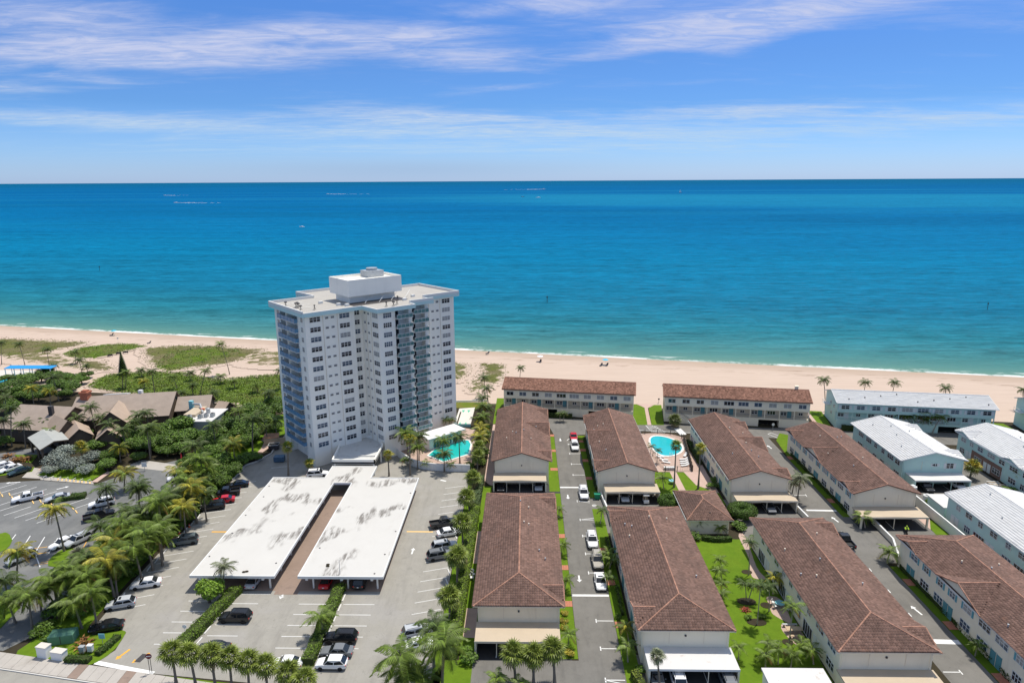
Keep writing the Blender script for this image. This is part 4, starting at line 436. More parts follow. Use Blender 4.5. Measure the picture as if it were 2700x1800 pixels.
BUSHES=[('belt',-72.86,92.05,2.17,3.17),('belt',-70.85,92.69,1.81,3.54),('belt',-72.75,94.1,2.8,2.95),('belt',-69.75,95.6,2.44,2.44),('belt',-70.8,97.27,2.32,3.39),('belt',-70.61,97.52,2.56,3.15),('belt',-72.53,98.69,2.67,2.96),('belt',-70.36,100.91,2.51,3.67),('belt',-72.05,102.03,2.24,3.7),('belt',-69.53,102.39,1.94,2.55),('belt',-69.08,104.01,2.43,2.68),('belt',-71.46,105.15,2.15,3.14),('belt',-71.06,106.99,2.48,3.69),('belt',-69.65,108.3,2.47,2.46),('belt',-69.62,109.47,2.7,3.11),('belt',-70.39,109.78,2.63,3.12),('belt',-72.62,110.81,2.65,3.78),('belt',-73.64,112.9,2.21,2.44),('belt',-72.57,114.07,2.67,2.27),('belt',-70.9,114.41,2.52,2.73),('belt',-69.52,116.74,2.31,3.8),('belt',-72.49,116.87,2.4,2.25),('belt',-73.07,118.47,2.41,2.45),('belt',-73.88,120.23,2.11,3.73),('belt',-67.94,120.85,2.26,3.03),('belt',-69.25,122.32,2.36,3.19),('belt',-67.71,123.43,2.23,3.35),('belt',-71.36,124.39,2.78,3.03),('belt',-69.75,125.25,2.22,3.13),('belt',-72.5,127.18,2.43,2.3),('belt',-69.34,128.21,2.48,2.76),('belt',-68.92,129.74,1.82,2.3),('belt',-69.08,131.22,2.05,2.93),('belt',-69.52,131.66,2.16,2.7),('belt',-70.68,133.2,2.1,2.8),('belt',-68.58,133.72,2.37,3.38),('belt',-70.99,135.17,2.6,2.58),('belt',-71.63,136.63,2.5,2.36),('belt',-70.93,137.72,2.63,2.9),('belt',-68.15,138.73,2.14,3.24),('belt',-68.0,140.27,2.03,2.39),('belt',-69.85,141.17,2.61,3.54),('belt',-71.65,142.48,2.61,3.23),('belt',-68.41,143.77,1.93,2.67),('belt',-68.47,144.89,2.15,2.87),('belt',-70.42,146.27,2.72,2.45),('belt',-72.58,148.12,2.68,3.78),('belt',-70.34,149.33,2.73,2.56),('belt',-68.72,150.4,2.46,3.03),('tree',-92.67,169.25,4.5,6),('tree',-87.58,162.04,4.0,5.5),('tree',-90.4,161.65,3.6,5),('tree',-94.74,167.86,3.6,5),('tree',-79.4,163.76,3.6,5),('tree',-80.65,172.34,3.8,5),('tree',-74.63,167.32,4,5.5),('tree',-85.84,179.52,3,4),('tree',-78.46,184.32,4,5),('tree',-72.11,175.83,3.5,5),('tree',-72.25,184.44,3.4,4.5),('tree',-77.42,176.49,3.4,4.5),('tree',-75.94,194.54,3,3.5),('tree',-112.99,182.12,3.2,6),('tree',-102.99,163.28,3,4),('tree',-98.65,159.76,3,4),('tree',-109.42,166.64,2.6,3.5),('tree',-96.7,162.16,3,3.5),('tree',-98.87,147.8,2.6,3.2),('tree',-103.25,152.64,2.4,3),('tree',-117.25,168.85,2,2.5),('tree',-118.05,163.92,2,2),('tree',-149.92,209.78,3.5,4.5),('tree',-170.99,219.86,3.2,3.5),('tree',-169.16,209.75,3.2,3.5),('tree',-166.25,216.4,3,3.5),('tree',-165.23,219.87,3,3.5),('tree',-159.54,201.12,3.6,5),('tree',-152.51,188.37,3.5,5),('tree',-155.76,198.99,3.0,4),('tree',-145.9,206.59,3,4.5),('tree',-151.44,199.0,3,4),('tree',-144.8,201.29,2.6,3.5),('tree',-152.6,224.33,2.5,3),('tree',-138.65,167.69,3,4),('tree',-134.25,162.26,2.5,3),('tree',-67.51,154.33,2,2.2),('tree',-65.66,153.24,1.8,2),('tree',-71.93,149.95,2.8,4),('tree',-67.98,144.69,2.6,3.5),('tree',-76.24,153.77,2.8,4.5),('tree',-71.93,142.26,2.5,3.5),('tree',-68.29,139.53,2,2.5),('tree',-79.87,148.33,2.6,3.5),('tree',-92.16,159.38,2.4,2.5),('tree',-89.71,158.92,2.4,2.5),('tree',-93.99,159.98,2,2),('tree',-95.37,164.68,3.5,5),('tree',-95.56,161.39,3,4),('tree',-95.44,158.46,3,4),('tree',-88.93,156.42,2.6,3),('tree',-84.99,156.63,3,4),('tree',-99.35,164.66,3,5),('tree',-108.39,159.45,2.6,3.5),('tree',-101.21,154.26,2.6,3),('tree',-104.95,163.53,3,4.5),('tree',-100.62,166.33,3,4.5),('tree',-121.22,177.13,2.4,3),('tree',-94.39,153.42,2.2,2.4),('tree',-84.46,165.53,2.6,3.6),('tree',-80.71,161.5,2.6,3.6),('tree',-75.38,164.43,3,4.5),('tree',-71.8,161.56,2.6,3.6),('tree',-75.66,159.8,3,4.2),('tree',-71.52,164.59,2.6,3.6),('tree',-71.25,168.78,2.6,3.6),('tree',-68.53,174.0,2.4,3),('tree',-169.17,227.65,3,3.2),('tree',-163.55,223.97,3,3.2),('tree',-158.19,221.28,3,3.2),('tree',-154.6,220.41,3,3.2),('tree',-149.6,217.28,3,3),('tree',-155.58,213.06,3,3.5),('tree',-153.42,205.81,3,4),('tree',-157.89,205.8,3,4),('tree',-169.32,213.19,3,3.4),('tree',-177.12,218.95,3,3),('tree',-164.7,211.22,3,3.6),('tree',-126.99,164.66,2.2,2.8),('tree',-132.24,169.1,2,2.6),('tree',-112.17,172.75,2.8,4),('tree',-105.04,169.56,2.8,4.2),('silver',-111.81,148.81,3.2,4.2),('silver',-111.84,152.38,3.4,4.5),('silver',-106.66,147.27,3,3.6),('silver',-105.03,151.51,2.8,3.6),('silver',-111.17,145.65,2.2,2.4),('silver',-102.53,145.49,2.4,2.6),('copper',-124.64,153.5,1.8,1.8),('copper',-122.29,153.8,1.8,1.9),('copper',-128.58,155.74,1.6,1.6),('copper',-64.87,85.86,1.4,2.4),('copper',-63.89,84.8,1.1,1.4),('copper',-6.55,194.47,1.0,1),('copper',37.42,120.53,1.2,1.4),('shrub',42.3,142.34,1.3,1.6),('shrub',40.58,139.44,1.3,1.5),('shrub',42.9,139.83,1.3,1.5),('shrub',-32.16,161.63,2,3),('shrub',-33.46,160.66,1.4,2),('shrub',-13.63,149.33,1.6,2.2),('shrub',-11.32,161.77,1.6,3),('shrub',-10.57,156.4,1.6,3),('shrub',-10.87,151.52,1.5,2),('shrub',-10.97,173.62,1.4,3),('shrub',-10.18,167.51,1.4,3),('shrub',-8.25,83.33,1.5,1.8),('shrub',-8.74,84.68,1.2,1.6),('shrub',83.53,132.3,1.0,1.3),('shrub',104.2,138.36,1.6,1.6),('shrub',83.91,122.09,1.1,1.2),('shrub',31.55,118.06,1.3,1.6),('shrub',32.07,117.34,1.0,1.2),('shrub',42.03,164.63,1.2,1.5),('shrub',41.13,121.8,1.6,1.6),('shrub',41.66,120.75,1.2,1.2),('shrub',-70.95,119.12,1.2,1.2),('shrub',-67.34,104.01,1,1),('shrub',-73.33,89.38,1.6,1.8),('shrub',-73.22,93.43,1.6,2.2),('shrub',-69.71,92.29,1.5,2),('shrub',-70.38,87.24,1.6,2),('shrub',-73.22,87.88,1.4,1.6),('shrub',15.61,81.44,0.9,1.2),('shrub',14.1,93.11,0.6,1.2),('yellow',5.88,94.16,0.8,0.7),('yellow',5.73,92.34,0.8,0.7),('yellow',5.59,90.76,0.8,0.7),('yellow',5.99,84.7,1.0,1.0)]
# ================================================================ the setting
SX = np.array([-520, -186, -60, 30, 40, 80, 125, 200, 520]); SI = np.array([222, 214, 199, 196.5, 193.5, 189.5, 183.5, 172, 120])
def inland(x): return float(np.interp(x, SX, SI))
g = [(-520, -150), (520, -150)] + [(x, inland(x)+6) for x in range(520, -521, -20)]
tag(MB().face([(x, y, 0) for x, y in g]).build('ground', 'soil'), kind='structure')
def build_beach():
    xs = np.arange(-520, 521, 8.0); rows = 26; mb = MB()
    for x in xs:
        a = inland(x); b = shore_y(x)+26
        for j in range(rows):
            t = j/(rows-1); y = a+(b-a)*t; d = (y-shore_y(x))*.98
            z = 0.03+0.10*math.sin(x*.13+j*.9)*math.sin(x*.05-j*.4)*min(1, max(0, t*3)) if d < -26 else (0.03 if d < -14 else 0.03-(d+14)/14*0.33)
            mb.v.append((x, y, z))
    n = len(xs)
    for i in range(n-1):
        for j in range(rows-1):
            mb.f.append((i*rows+j, (i+1)*rows+j, (i+1)*rows+j+1, i*rows+j+1)); mb.mi.append(0)
    o = mb.build('beach', 'sand'); o.data.polygons.foreach_set('use_smooth', [True]*len(o.data.polygons)); tag(o, kind='structure')
build_beach()
tag(MB().face([(-90000, 150, -.3), (90000, 150, -.3), (90000, 95000, -.3), (-90000, 95000, -.3)]).build('sea', 'sea_water'), kind='structure')
def blobpoly(pts, wob=.8, sub=5, seed=0):            # irregular natural outline through the given points
    r_ = random.Random(seed); out = []; n = len(pts)
    for i in range(n):
        p0, p1, p2, p3 = [Vector((*pts[(i+q) % n], 0)) for q in (-1, 0, 1, 2)]
        for s in range(sub):
            t = s/sub
            v = 0.5*((2*p1)+(-p0+p2)*t+(2*p0-5*p1+4*p2-p3)*t*t+(-p0+3*p1-3*p2+p3)*t**3)
            out.append((v.x+r_.uniform(-wob, wob), v.y+r_.uniform(-wob, wob)))
    return out
DUNES = [('dune_scrub', 'dune_grass', [(-232, 288), (-205, 284), (-186, 280), (-184, 274), (-187, 266), (-195, 254), (-206, 252), (-222, 262), (-232, 276)]),
         ('dune_scrub', 'dune_vine', [(-184, 268.5), (-172, 276.5), (-158, 273), (-160, 262), (-169, 250), (-183, 256)]),
         ('dune_scrub', 'dune_vine', [(-143, 262), (-131, 271), (-118, 266), (-112, 260), (-118, 246), (-127, 233), (-137, 240)]),
         ('dune_scrub', 'dune_grass', [(-158, 268), (-143, 275), (-120, 272), (-104, 266), (-106, 249), (-115, 238), (-128, 233), (-138, 238), (-150, 252)]),
         ('dune_scrub', 'dune_grass', [(-172, 249), (-160, 249), (-150, 240), (-144, 234), (-158, 232), (-168, 240)]),
         ('dune_scrub', 'dune_grass', [(-29, 248), (-20, 243), (-19, 230), (-23, 218), (-30, 232)]),
         ('dune_scrub', 'dune_grass', [(-20, 246), (-7, 243), (-6, 224), (-15, 207), (-21, 213), (-18, 232)]),
         ('dune_scrub', 'dune_grass', [(-103, 252), (-96, 259), (-88, 250), (-94, 242)]),
         ('dune_scrub', 'dune_sparse', [(-116, 268), (-95, 266), (-74, 262), (-62, 254), (-64, 242), (-84, 236), (-104, 238), (-112, 250)]),
         ('dune_scrub', 'dune_sparse', [(-205, 260), (-188, 266), (-168, 250), (-150, 236), (-160, 230), (-185, 240), (-205, 248)])]
def dune_sheet(nm, p, z, m, sp=1.0):
    P = np.array(p); x0, y0 = P.min(0); x1, y1 = P.max(0); xs = np.arange(x0, x1+sp, sp); ys = np.arange(y0, y1+sp, sp)
    gx, gy = np.meshgrid(xs, ys); fx, fy = gx.ravel(), gy.ravel(); dist = np.full(len(fx), 1e9)
    for i in range(len(p)):
        a, b = np.array(p[i]), np.array(p[(i+1) % len(p)]); ab = b-a
        t = np.clip(((fx-a[0])*ab[0]+(fy-a[1])*ab[1])/(ab@ab), 0, 1); dist = np.minimum(dist, np.hypot(fx-a[0]-t*ab[0], fy-a[1]-t*ab[1]))
    ins = inpoly(fx, fy, p); e = np.where(ins, np.clip(dist/7.0, 0, 1), -np.clip(dist/3.0, 0, 1))
    keep = (e > -.35).reshape(gx.shape); n = len(xs); idx = np.arange(len(fx)).reshape(gx.shape)
    V = np.stack([fx, fy, z+.22*np.clip(e, 0, 1)*(.7+.3*np.sin(fx*.5)*np.sin(fy*.6))], 1)
    k4 = keep[:-1, :-1] & keep[1:, :-1] & keep[:-1, 1:] & keep[1:, 1:]
    F = np.stack([idx[:-1, :-1][k4], idx[:-1, 1:][k4], idx[1:, 1:][k4], idx[1:, :-1][k4]], 1)
    me = bpy.data.meshes.new(nm); me.from_pydata(V.tolist(), [], F.tolist()); at = me.attributes.new('edge', 'FLOAT', 'POINT'); at.data.foreach_set('value', e.astype(np.float32)); me.materials.append(MATS[m]); me.update()
    return tag(obj(nm, me), kind='structure')
for i, (nm, mm, p) in enumerate(DUNES): dune_sheet(nm, blobpoly(p, .6, 5, i), {'dune_sparse': .13, 'dune_grass': .17, 'dune_vine': .23}[mm]+.003*i, mm)
GREEN = [(-148, 228), (-135, 233), (-122, 231.5), (-112, 226), (-104, 223), (-95, 227), (-86, 230), (-70, 226), (-60, 205), (-62, 190), (-76, 190), (-92, 197), (-100, 199), (-118, 204), (-132, 208), (-146, 214)]
dune_sheet('seagrape_bank', blobpoly(GREEN, .7, 5, 9), .16, 'dune_vine')
# ---- paved areas
LOT = [(-61, 82.2), (-59.7, 85), (-60.4, 89), (-62, 89.9), (-66.2, 91.2), (-66.9, 100), (-67.3, 111), (-66.6, 121), (-66.9, 142.6), (-67.3, 150.8), (-65.4, 153), (-63.7, 158), (-64.9, 172), (-50, 152), (-40, 160), (-33.8, 160), (-29.4, 153.7), (-25.8, 149.8), (-19.5, 148), (-13.1, 147.6), (-13.1, 76), (-51, 80.2)]
lot = sheet('parking_lot', LOT, .03, 'asphalt_lot')
PUB = [(-152, 132), (-119, 141), (-111, 142.2), (-97, 140.1), (-92, 148.5), (-84, 155), (-80, 147), (-76, 131), (-75.3, 118), (-75.2, 106), (-75, 95), (-73.9, 88), (-76, 84.6), (-150, 100)]
pub = sheet('public_parking_lot', PUB, .034, 'asphalt_public')
sheet('club_driveway', [(-160, 150), (-132, 158), (-124, 163), (-119, 160), (-125, 154), (-160, 142)], .03, 'asphalt_public')
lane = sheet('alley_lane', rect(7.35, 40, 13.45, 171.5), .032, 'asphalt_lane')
sheet('carport_apron', rect(-7.6, 74.8, 7.35, 83.7), .036, 'asphalt_lane')
sheet('carport_apron', rect(-7.4, 83.7, 6.4, 89.2), .040, 'asphalt_dark_shade')
sheet('carport_apron', rect(-7.4, 125.2, 7.35, 143), .040, 'asphalt_dark_shade')
sheet('carport_apron', rect(13.45, 119.6, 29, 138), .036, 'asphalt_lane')
sheet('carport_apron', rect(13.45, 60, 30, 85), .036, 'asphalt_lane')
sheet('carport_apron', rect(41.5, 116, 57, 134), .036, 'asphalt_lane')
sheet('carport_apron', rect(63.4, 109.6, 78, 127), .036, 'asphalt_lane')
sheet('beach_lane', [(7.35, 171.5), (13.45, 171.5), (22, 173), (32, 174.6), (44, 172.9), (57, 171), (66, 169.5), (80, 168), (110, 165), (150, 158), (150, 165), (128, 171.5), (82, 178.6), (66, 177), (44.5, 179.6), (33, 181), (20, 183.5), (5, 185)], .028, 'asphalt_lane')
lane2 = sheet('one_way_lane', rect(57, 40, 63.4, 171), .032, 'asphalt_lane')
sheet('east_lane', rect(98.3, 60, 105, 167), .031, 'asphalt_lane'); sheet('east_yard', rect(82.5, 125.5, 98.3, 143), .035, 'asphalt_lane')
def U(x): return 80.2-.172*(x+52)
street = sheet('street', [(-140, U(-140)-2.9), (60, U(60)-2.9), (60, 20), (-140, 20)], .02, 'asphalt_lot')
walk = MB().face([(-140, U(-140)-2.95, .01), (60, U(60)-2.95, .01), (60, U(60), .01), (-140, U(-140), .01)]).build('sidewalk', 'concrete'); tag(walk, kind='structure')
slab = None
for i in range(34):                                   # the pavement is cast slab by slab
    x = -84+i*1.5
    mb = MB(); w = 1.46; z = .10+.012*random.random()
    mb.prism([(0, -2.85), (w, -2.85-.172*w), (w, -.06-.172*w), (0, -.06)], 0, z)
    c = 'carport_floor'
    mb.build('paving_slab', c if i in (14, 19) else 'concrete', walk, (x, U(x), .02))
mb = MB()
for q in range(20): mb.box(0, -.15, 0, 1, .15, .14)
MB().prism([(-84, U(-84)-3.15), (-30, U(-30)-3.15), (-30, U(-30)-2.97), (-84, U(-84)-2.97)], 0, .15).build('kerb', 'curb_concrete', walk)
MB().prism([(-84, U(-84)-6.0), (-50, U(-50)-6.0), (-50, U(-50)-5.8), (-84, U(-84)-5.8)], .0, .024).build('lane_line', 'paint_white', street)
# ---- lawns and planting strips
def lawn(poly, m='grass', z=.06): return sheet('lawn', poly, z, m, thick=.05)
ISL = [(-73.4, 83.5), (-67, 82.2), (-62.8, 81.5), (-60.9, 82.4), (-59.9, 84.8), (-60.2, 88.2), (-61.3, 89.4), (-65.2, 88.3), (-67, 90.5), (-67.6, 100), (-68.2, 111), (-67.4, 121), (-67.6, 142), (-68, 150), (-68.5, 166), (-80, 170), (-84, 156), (-80, 148), (-75.4, 131), (-74.7, 118), (-74.6, 106), (-74.2, 95), (-73.2, 88)]
lawn(blobpoly(ISL, .08, 3, 2), z=.09)
lawn([(-51, 78.3), (-34, 75.6), (-20, 73), (-13.2, 72), (-13.2, 74.8), (-30, 77.2), (-50, 79.9)])
lawn(rect(-13.0, 72, -11.7, 143)); lawn(rect(-9.6, 83.5, -7.6, 140)); lawn([(-13.0, 60), (-7.6, 60), (-7.6, 83.5), (-11.7, 83.5), (-13, 80)])
lawn(rect(5.0, 84, 7.3, 136.6)); lawn(rect(5.0, 137.5, 7.3, 171)); lawn(rect(13.5, 60, 15.6, 129.5)); lawn(rect(13.5, 134.5, 15.4, 171))
lawn(rect(28.4, 74, 41.3, 117.5), z=.055); lawn([(30.6, 131.5), (41.6, 131.5), (41.6, 147.9), (29, 147.9), (28.6, 131.5)], z=.055)
lawn(rect(63.45, 40, 65.4, 108.5)); lawn([(63.45, 126.5), (65.2, 126.5), (65.2, 162), (70.5, 164), (70.5, 171), (67.5, 173.2), (64.8, 168), (63.5, 155)])
lawn([(77.6, 117.5), (80.5, 117.5), (80.5, 125.4), (78.6, 125.2)]); lawn([(28.6, 179.3), (33.4, 179.3), (35.2, 194), (33.2, 197.3), (30.6, 197.3)])
lawn([(34.6, 179.3), (38, 179.3), (40.6, 196.6), (38.4, 196.6), (36.2, 193.6)]); lawn([(79.5, 178.8), (83.6, 179.2), (86, 191), (82.4, 191.5)]); lawn([(125.5, 172), (131.5, 171), (131.5, 181), (127, 181.6)])
lawn([(-9.4, 180), (-7.4, 180), (-6.8, 203), (-9.2, 203)]); lawn([(-31, 174), (-21, 176), (-19.8, 186), (-22.5, 194), (-34, 188)], z=.055); lawn([(-21.8, 193.5), (-12, 194), (-12, 198.8), (-22, 198.8)], 'grass_dry')
lawn([(-72, 165), (-64, 172), (-62, 184), (-70, 188), (-92, 176), (-84, 166)], z=.05)
lawn(blobpoly([(-102, 117.9), (-99.6, 117.5), (-97.2, 114.7), (-96.9, 111.3), (-103, 108)], .1, 3, 1), z=.1); lawn(blobpoly([(-84.7, 107), (-86.2, 111.4), (-84.8, 112.8), (-81, 111.4), (-78.8, 107)], .1, 3, 4), z=.1)
lawn([(-128, 145.5), (-117.5, 149.5), (-116.2, 146.8), (-126, 142.8)], z=.1); lawn([(-113.6, 144.9), (-99.2, 141.6), (-98.6, 147), (-104, 152), (-113, 150)], z=.1)
lawn([(-81, 85.6), (-80.2, 89.6), (-81, 95), (-88, 100), (-100, 98), (-100, 88)], z=.1); lawn([(-142, 184), (-122, 178), (-120, 184), (-128, 190), (-142, 192)], 'grass_dry', .05)
lawn([(-128, 157), (-124, 153), (-120, 152), (-122, 157)], z=.07)
# ---- walks, decks
def pave(name, poly, m, z=.07): return sheet(name, poly, z, m, thick=.06)
pave('garden_walk', [(-9.6, 143), (-8.4, 141), (-7.6, 140.3), (-7.5, 143), (-7.7, 179.5), (-9.3, 179.5)], 'walk_pink'); pave('garden_walk', rect(-9.5, 108.6, -7.7, 120), 'walk_pink'); pave('garden_walk', rect(-9.5, 88.4, -7.7, 95.6), 'walk_pink')
pave('beach_walk', [(33.45, 179.2), (34.5, 179.2), (36, 193.6), (38.3, 197), (35.2, 197.6), (33.3, 197.6), (35.1, 194)], 'walk_pink', .08); pave('beach_walk', [(82, 190.6), (81.2, 191), (79.6, 180.2), (80.6, 179.6)], 'walk_pink', .075)
pave('pool_deck', [(29.2, 148), (41.7, 148), (41.7, 169.5), (38.5, 172.2), (35, 173.2), (30.6, 172.6), (29, 168)], 'paver_pink'); pave('garden_walk', rect(33.2, 131, 34.7, 148), 'walk_pink', .075); pave('garden_walk', [(37.6, 141), (41.6, 137), (41.6, 148), (36.4, 148)], 'walk_pink', .072)
pave('pool_deck', [(-33, 160), (-29.3, 153.8), (-25.7, 150), (-19.5, 148.3), (-13.2, 148.2), (-13.2, 175), (-18.6, 177.2), (-20.5, 172.5), (-28, 168)], 'paver_pink'); pave('shuffleboard_court', [(-20.2, 177.6), (-15.6, 177.6), (-15.4, 194), (-20, 193)], 'concrete_light', .075)
pave('garden_path', blobpoly([(40.3, 118.7), (41.5, 118.8), (40.2, 108), (40.6, 104.4), (38.6, 104.6), (38.7, 107), (39.7, 110.4)], .05, 4, 3), 'paver_pink'); pave('garden_path', blobpoly([(39, 99.2), (40.9, 98.7), (40.7, 93.6), (40, 92.6), (38.4, 94.6), (38.6, 97)], .05, 4, 3), 'paver_pink'); pave('garden_path', blobpoly([(39, 92.3), (40.9, 92), (40.9, 88), (39.2, 87.6), (38.4, 90.6)], .05, 4, 3), 'paver_pink')
pave('patio', [(77.9, 121.5), (80.2, 125.8), (77.9, 127)], 'walk_pink', .08); pave('club_ramp', [(-117.9, 149.2), (-114.2, 148.4), (-111.2, 143), (-116.3, 143.6)], 'concrete', .08); pave('club_steps', [(-114.6, 152), (-112.4, 151), (-113.2, 147), (-115.8, 148)], 'walk_pink', .13); pave('club_steps', [(-98.4, 147), (-97.4, 147), (-97.2, 141.2), (-98.6, 141.2)], 'walk_pink', .13); pave('bike_apron', [(-112.6, 144.7), (-98.8, 141.9), (-97.4, 140.3), (-111.2, 142.5)], 'concrete', .06)
pave('club_path', [(-96, 150), (-78, 146), (-76, 149), (-94, 154)], 'concrete', .05); pave('sandy_yard', [(-72, 160), (-66.2, 159), (-65, 166), (-69, 170)], 'walk_pink', .08); pave('beach_patio', [(-200, 213), (-186, 214), (-178, 217), (-172, 222), (-164, 226), (-158, 229), (-158, 233), (-200, 236)], 'concrete_light', .06)
def brick_walk(x0, x1, yc, w=1.5):
    base = sheet('brick_walk', rect(x0, yc-w/2, x1, yc+w/2), .075, 'roof_base', thick=.05)
    me = BRK
    for i in range(4):
        for j in range(3):
            o = obj('brick_panel', me, base, (x0+(x1-x0)*(i+.5)/4, yc-w/2+w*(j+.5)/3, .07+.004*((i*3+j*5) % 4)))
            o.scale = ((x1-x0)/4*.965, w/3*.965, 1)
BRK = MB().box(-.5, -.5, 0, .5, .5, .03).mesh('brick_panel', 'brick_red')
for y in (96.9, 107.4, 118.3, 149.2, 160.5, 171.0): brick_walk(5.6, 7.3, y)
for y in (91.7, 102.9, 113.3, 144.3, 154.4, 161.0, 166.9): brick_walk(13.5, 14.9, y)
for y in (80.9, 92.2, 103.6, 133.6, 156.4): brick_walk(63.5, 65.0, y, 2.0)
# ---- painted markings, parts of their pavement
def line(par, x0, y0, x1, y1, w=.11, m='paint_white', z=.037, name='parking_line'):
    a = math.atan2(y1-y0, x1-x0); l = math.hypot(x1-x0, y1-y0)
    c, s = math.cos(a), math.sin(a); hx, hy = -s*w/2, c*w/2
    return MB().face([(x0-hx, y0-hy, z), (x1-hx, y1-hy, z), (x1+hx, y1+hy, z), (x0+hx, y0+hy, z)]).build(name, m, par)
def arrow(par, x, y, ang, l=2.0, m='paint_white', z=.038, w=.28, both=False):
    c, s = math.cos(R(ang)), math.sin(R(ang)); T = lambda a, b: (x+c*a-s*b, y+s*a+c*b, z)
    mb = MB().face([T(-l/2+(.55 if both else 0), -w/2), T(l/2-.7, -w/2), T(l/2-.7, w/2), T(-l/2+(.55 if both else 0), w/2)]).face([T(l/2-.7, -.45), T(l/2, 0), T(l/2-.7, .45)])
    if both: mb.face([T(-l/2+.7, .45), T(-l/2, 0), T(-l/2+.7, -.45)])
    return mb.build('lane_arrow', m, par)
for i in range(18):                                   # slanted stalls along the palm belt
    y = 94.2+i*2.72
    if 88 < y < 142: line(lot, -61.3, y+1.75, -65.9, y)
for i in range(18):
    y = 87.9+i*3.0
    line(lot, -18.0, y, -13.6, y+1.4)
for y in (85.8, 88.4, 91.0, 93.7, 96.4):
    line(lot, -47.8, y, -43.2, y); line(lot, -36.6, y, -32.0, y); line(lot, -29.4, y, -24.4, y, m='paint_white' if y < 90 or y > 92 else 'paint_white'); line(lot, -54.8, y+.6, -50.4, y+.6)
line(lot, -55.2, 97.4, -24.2, 99.2, .001); line(lot, -47.4, 99.0, -42.2, 99.0); line(lot, -38.2, 99.1, -31.8, 99.1); line(lot, -30, 99.1, -24.2, 99.1)
line(lot, -61.1, 119.3, -56.2, 119.3, .42, 'paint_yellow'); line(lot, -23.2, 119.8, -18.1, 119.75, .42, 'stop_yellow'); arrow(lot, -20.9, 112.7, 90, 2.1); arrow(lot, -40.0, 99.3, 85, 3.2, both=True); arrow(lot, -29, 84.0, 0, .1)
arrow(lot, -58.1, 84.1, 250, 2.4, 'paint_yellow', w=.34); arrow(lot, -55.1, 83.4, 236, 2.6, 'paint_yellow', w=.34); line(lot, -61.0, 82.4, -51.6, 80.3, .75, name='stop_bar')
line(lot, -19.5, 143.2, -18.2, 142.6, .5); line(lot, -60.5, 149.5, -56.5, 150.6)
MB().prism([(-55.6, 82.6), (-54.7, 82.5), (-54.35, 84.15), (-55.3, 84.3)], .03, .05).build('drain_grate', 'metal_dark', lot)
for x, y in [(-67, 92.9)]: pass
WS = MB().box(-.9, -.08, 0, .9, .08, .13).mesh('wheel_stop', 'stop_white'); WY = MB().box(-.9, -.1, 0, .9, .1, .13).mesh('wheel_stop', 'stop_yellow')
for i in range(17):
    y = 95.4+i*2.72; obj('wheel_stop', WS, lot, (-66.15-.35*math.sin((y-92)/60*3.1), y, .03), R(98))
for i in range(6): obj('wheel_stop', WS, lot, (-29.75, 84.8+i*2.65, .03), R(90)); obj('wheel_stop', WS, lot, (-48.0-.1*i, 97.6-i*2.65, .03), R(84))
for i in range(13): obj('wheel_stop', WS, lot, (-13.5, 90+i*3.0+.9, .03), R(108))
def T(par, x, y, l, side=1): line(par, x, y, x+l*side, y, .14); line(par, x, y-.45, x, y+.45, .16)
for y in (79.9, 86.3, 92.7, 105.9, 112.1, 118.5, 124.85, 133.0, 146.2, 152.4, 158.8, 165.0): T(lane, 10.7, y, 2.65)
line(lane, 10.7, 124.85, 13.5, 125.6, .12); line(lane, 10.68, 133.05, 13.3, 132.3, .12); line(lane, 10.6, 79.9, 13.3, 79.1, .12)
line(lane, 7.4, 99.3, 13.42, 99.3, .55, name='stop_bar'); line(lane, 7.4, 139.63, 13.4, 139.63, .55, name='stop_bar')
arrow(lane, 8.95, 104.1, 270); arrow(lane, 8.85, 135.0, 270); arrow(lane, 8.82, 168.0, 270)
pv = [(10.5, 167.6), (11.2, 168.8), (12.4, 170), (13.8, 171)]
for a, b in zip(pv, pv[1:]): line(lane, *a, *b, .18)
for a in (0, 1, 2): line(lane, 11.4+a*.8, 168.6+a*.5, 12.2+a*.9, 168.4+a*.5, .14)
for y in (82.1, 88.5, 94.85, 101.1, 107.4, 113.7): T(lane2, 59.6, y, 2.4, -1)
T(lane2, 59.9, 136.2, 2.5, -1); T(lane2, 59.9, 142.5, 2.5, -1)
line(lane2, 57.2, 88.6, 63.3, 88.4, 1.0, name='stop_bar'); line(lane2, 57.3, 129.4, 63.3, 129.2, .6, name='stop_bar')
arrow(lane2, 61.2, 96.0, 102, 2.4); arrow(lane2, 61.4, 125.5, 102, 2.2); arrow(lane2, 61.5, 163.5, 102, 2.2)
BL = bpy.data.objects['beach_lane']
for a in range(6): line(BL, 33.0+a*.1, 178.9-a*.95, 35.8+a*.28, 178.2-a*.95, .14, z=.033)
line(BL, 32.9, 179.0, 33.6, 174.5, .14, z=.033); line(BL, 34.6, 179.0, 37.4, 174.0, .14, z=.033); line(BL, 27.5, 175.8, 43.9, 173.3, .16, z=.033); line(BL, 64.2, 172.6, 66.2, 169.2, .14, z=.033); line(BL, 65.4, 173.4, 67.2, 170.4, .14, z=.033); line(BL, 64.2, 172.6, 65.4, 173.4, .14, z=.033)
EL = bpy.data.objects['east_lane']
pv = [(98.6, 163.2), (100.2, 164.8), (102.4, 165.5), (104.8, 165.4)]
for a, b in zip(pv, pv[1:]): line(EL, *a, *b, .3, z=.036); line(EL, a[0]+.5, a[1]-1.2, b[0]+.2, b[1]-1.2, .2, z=.036)
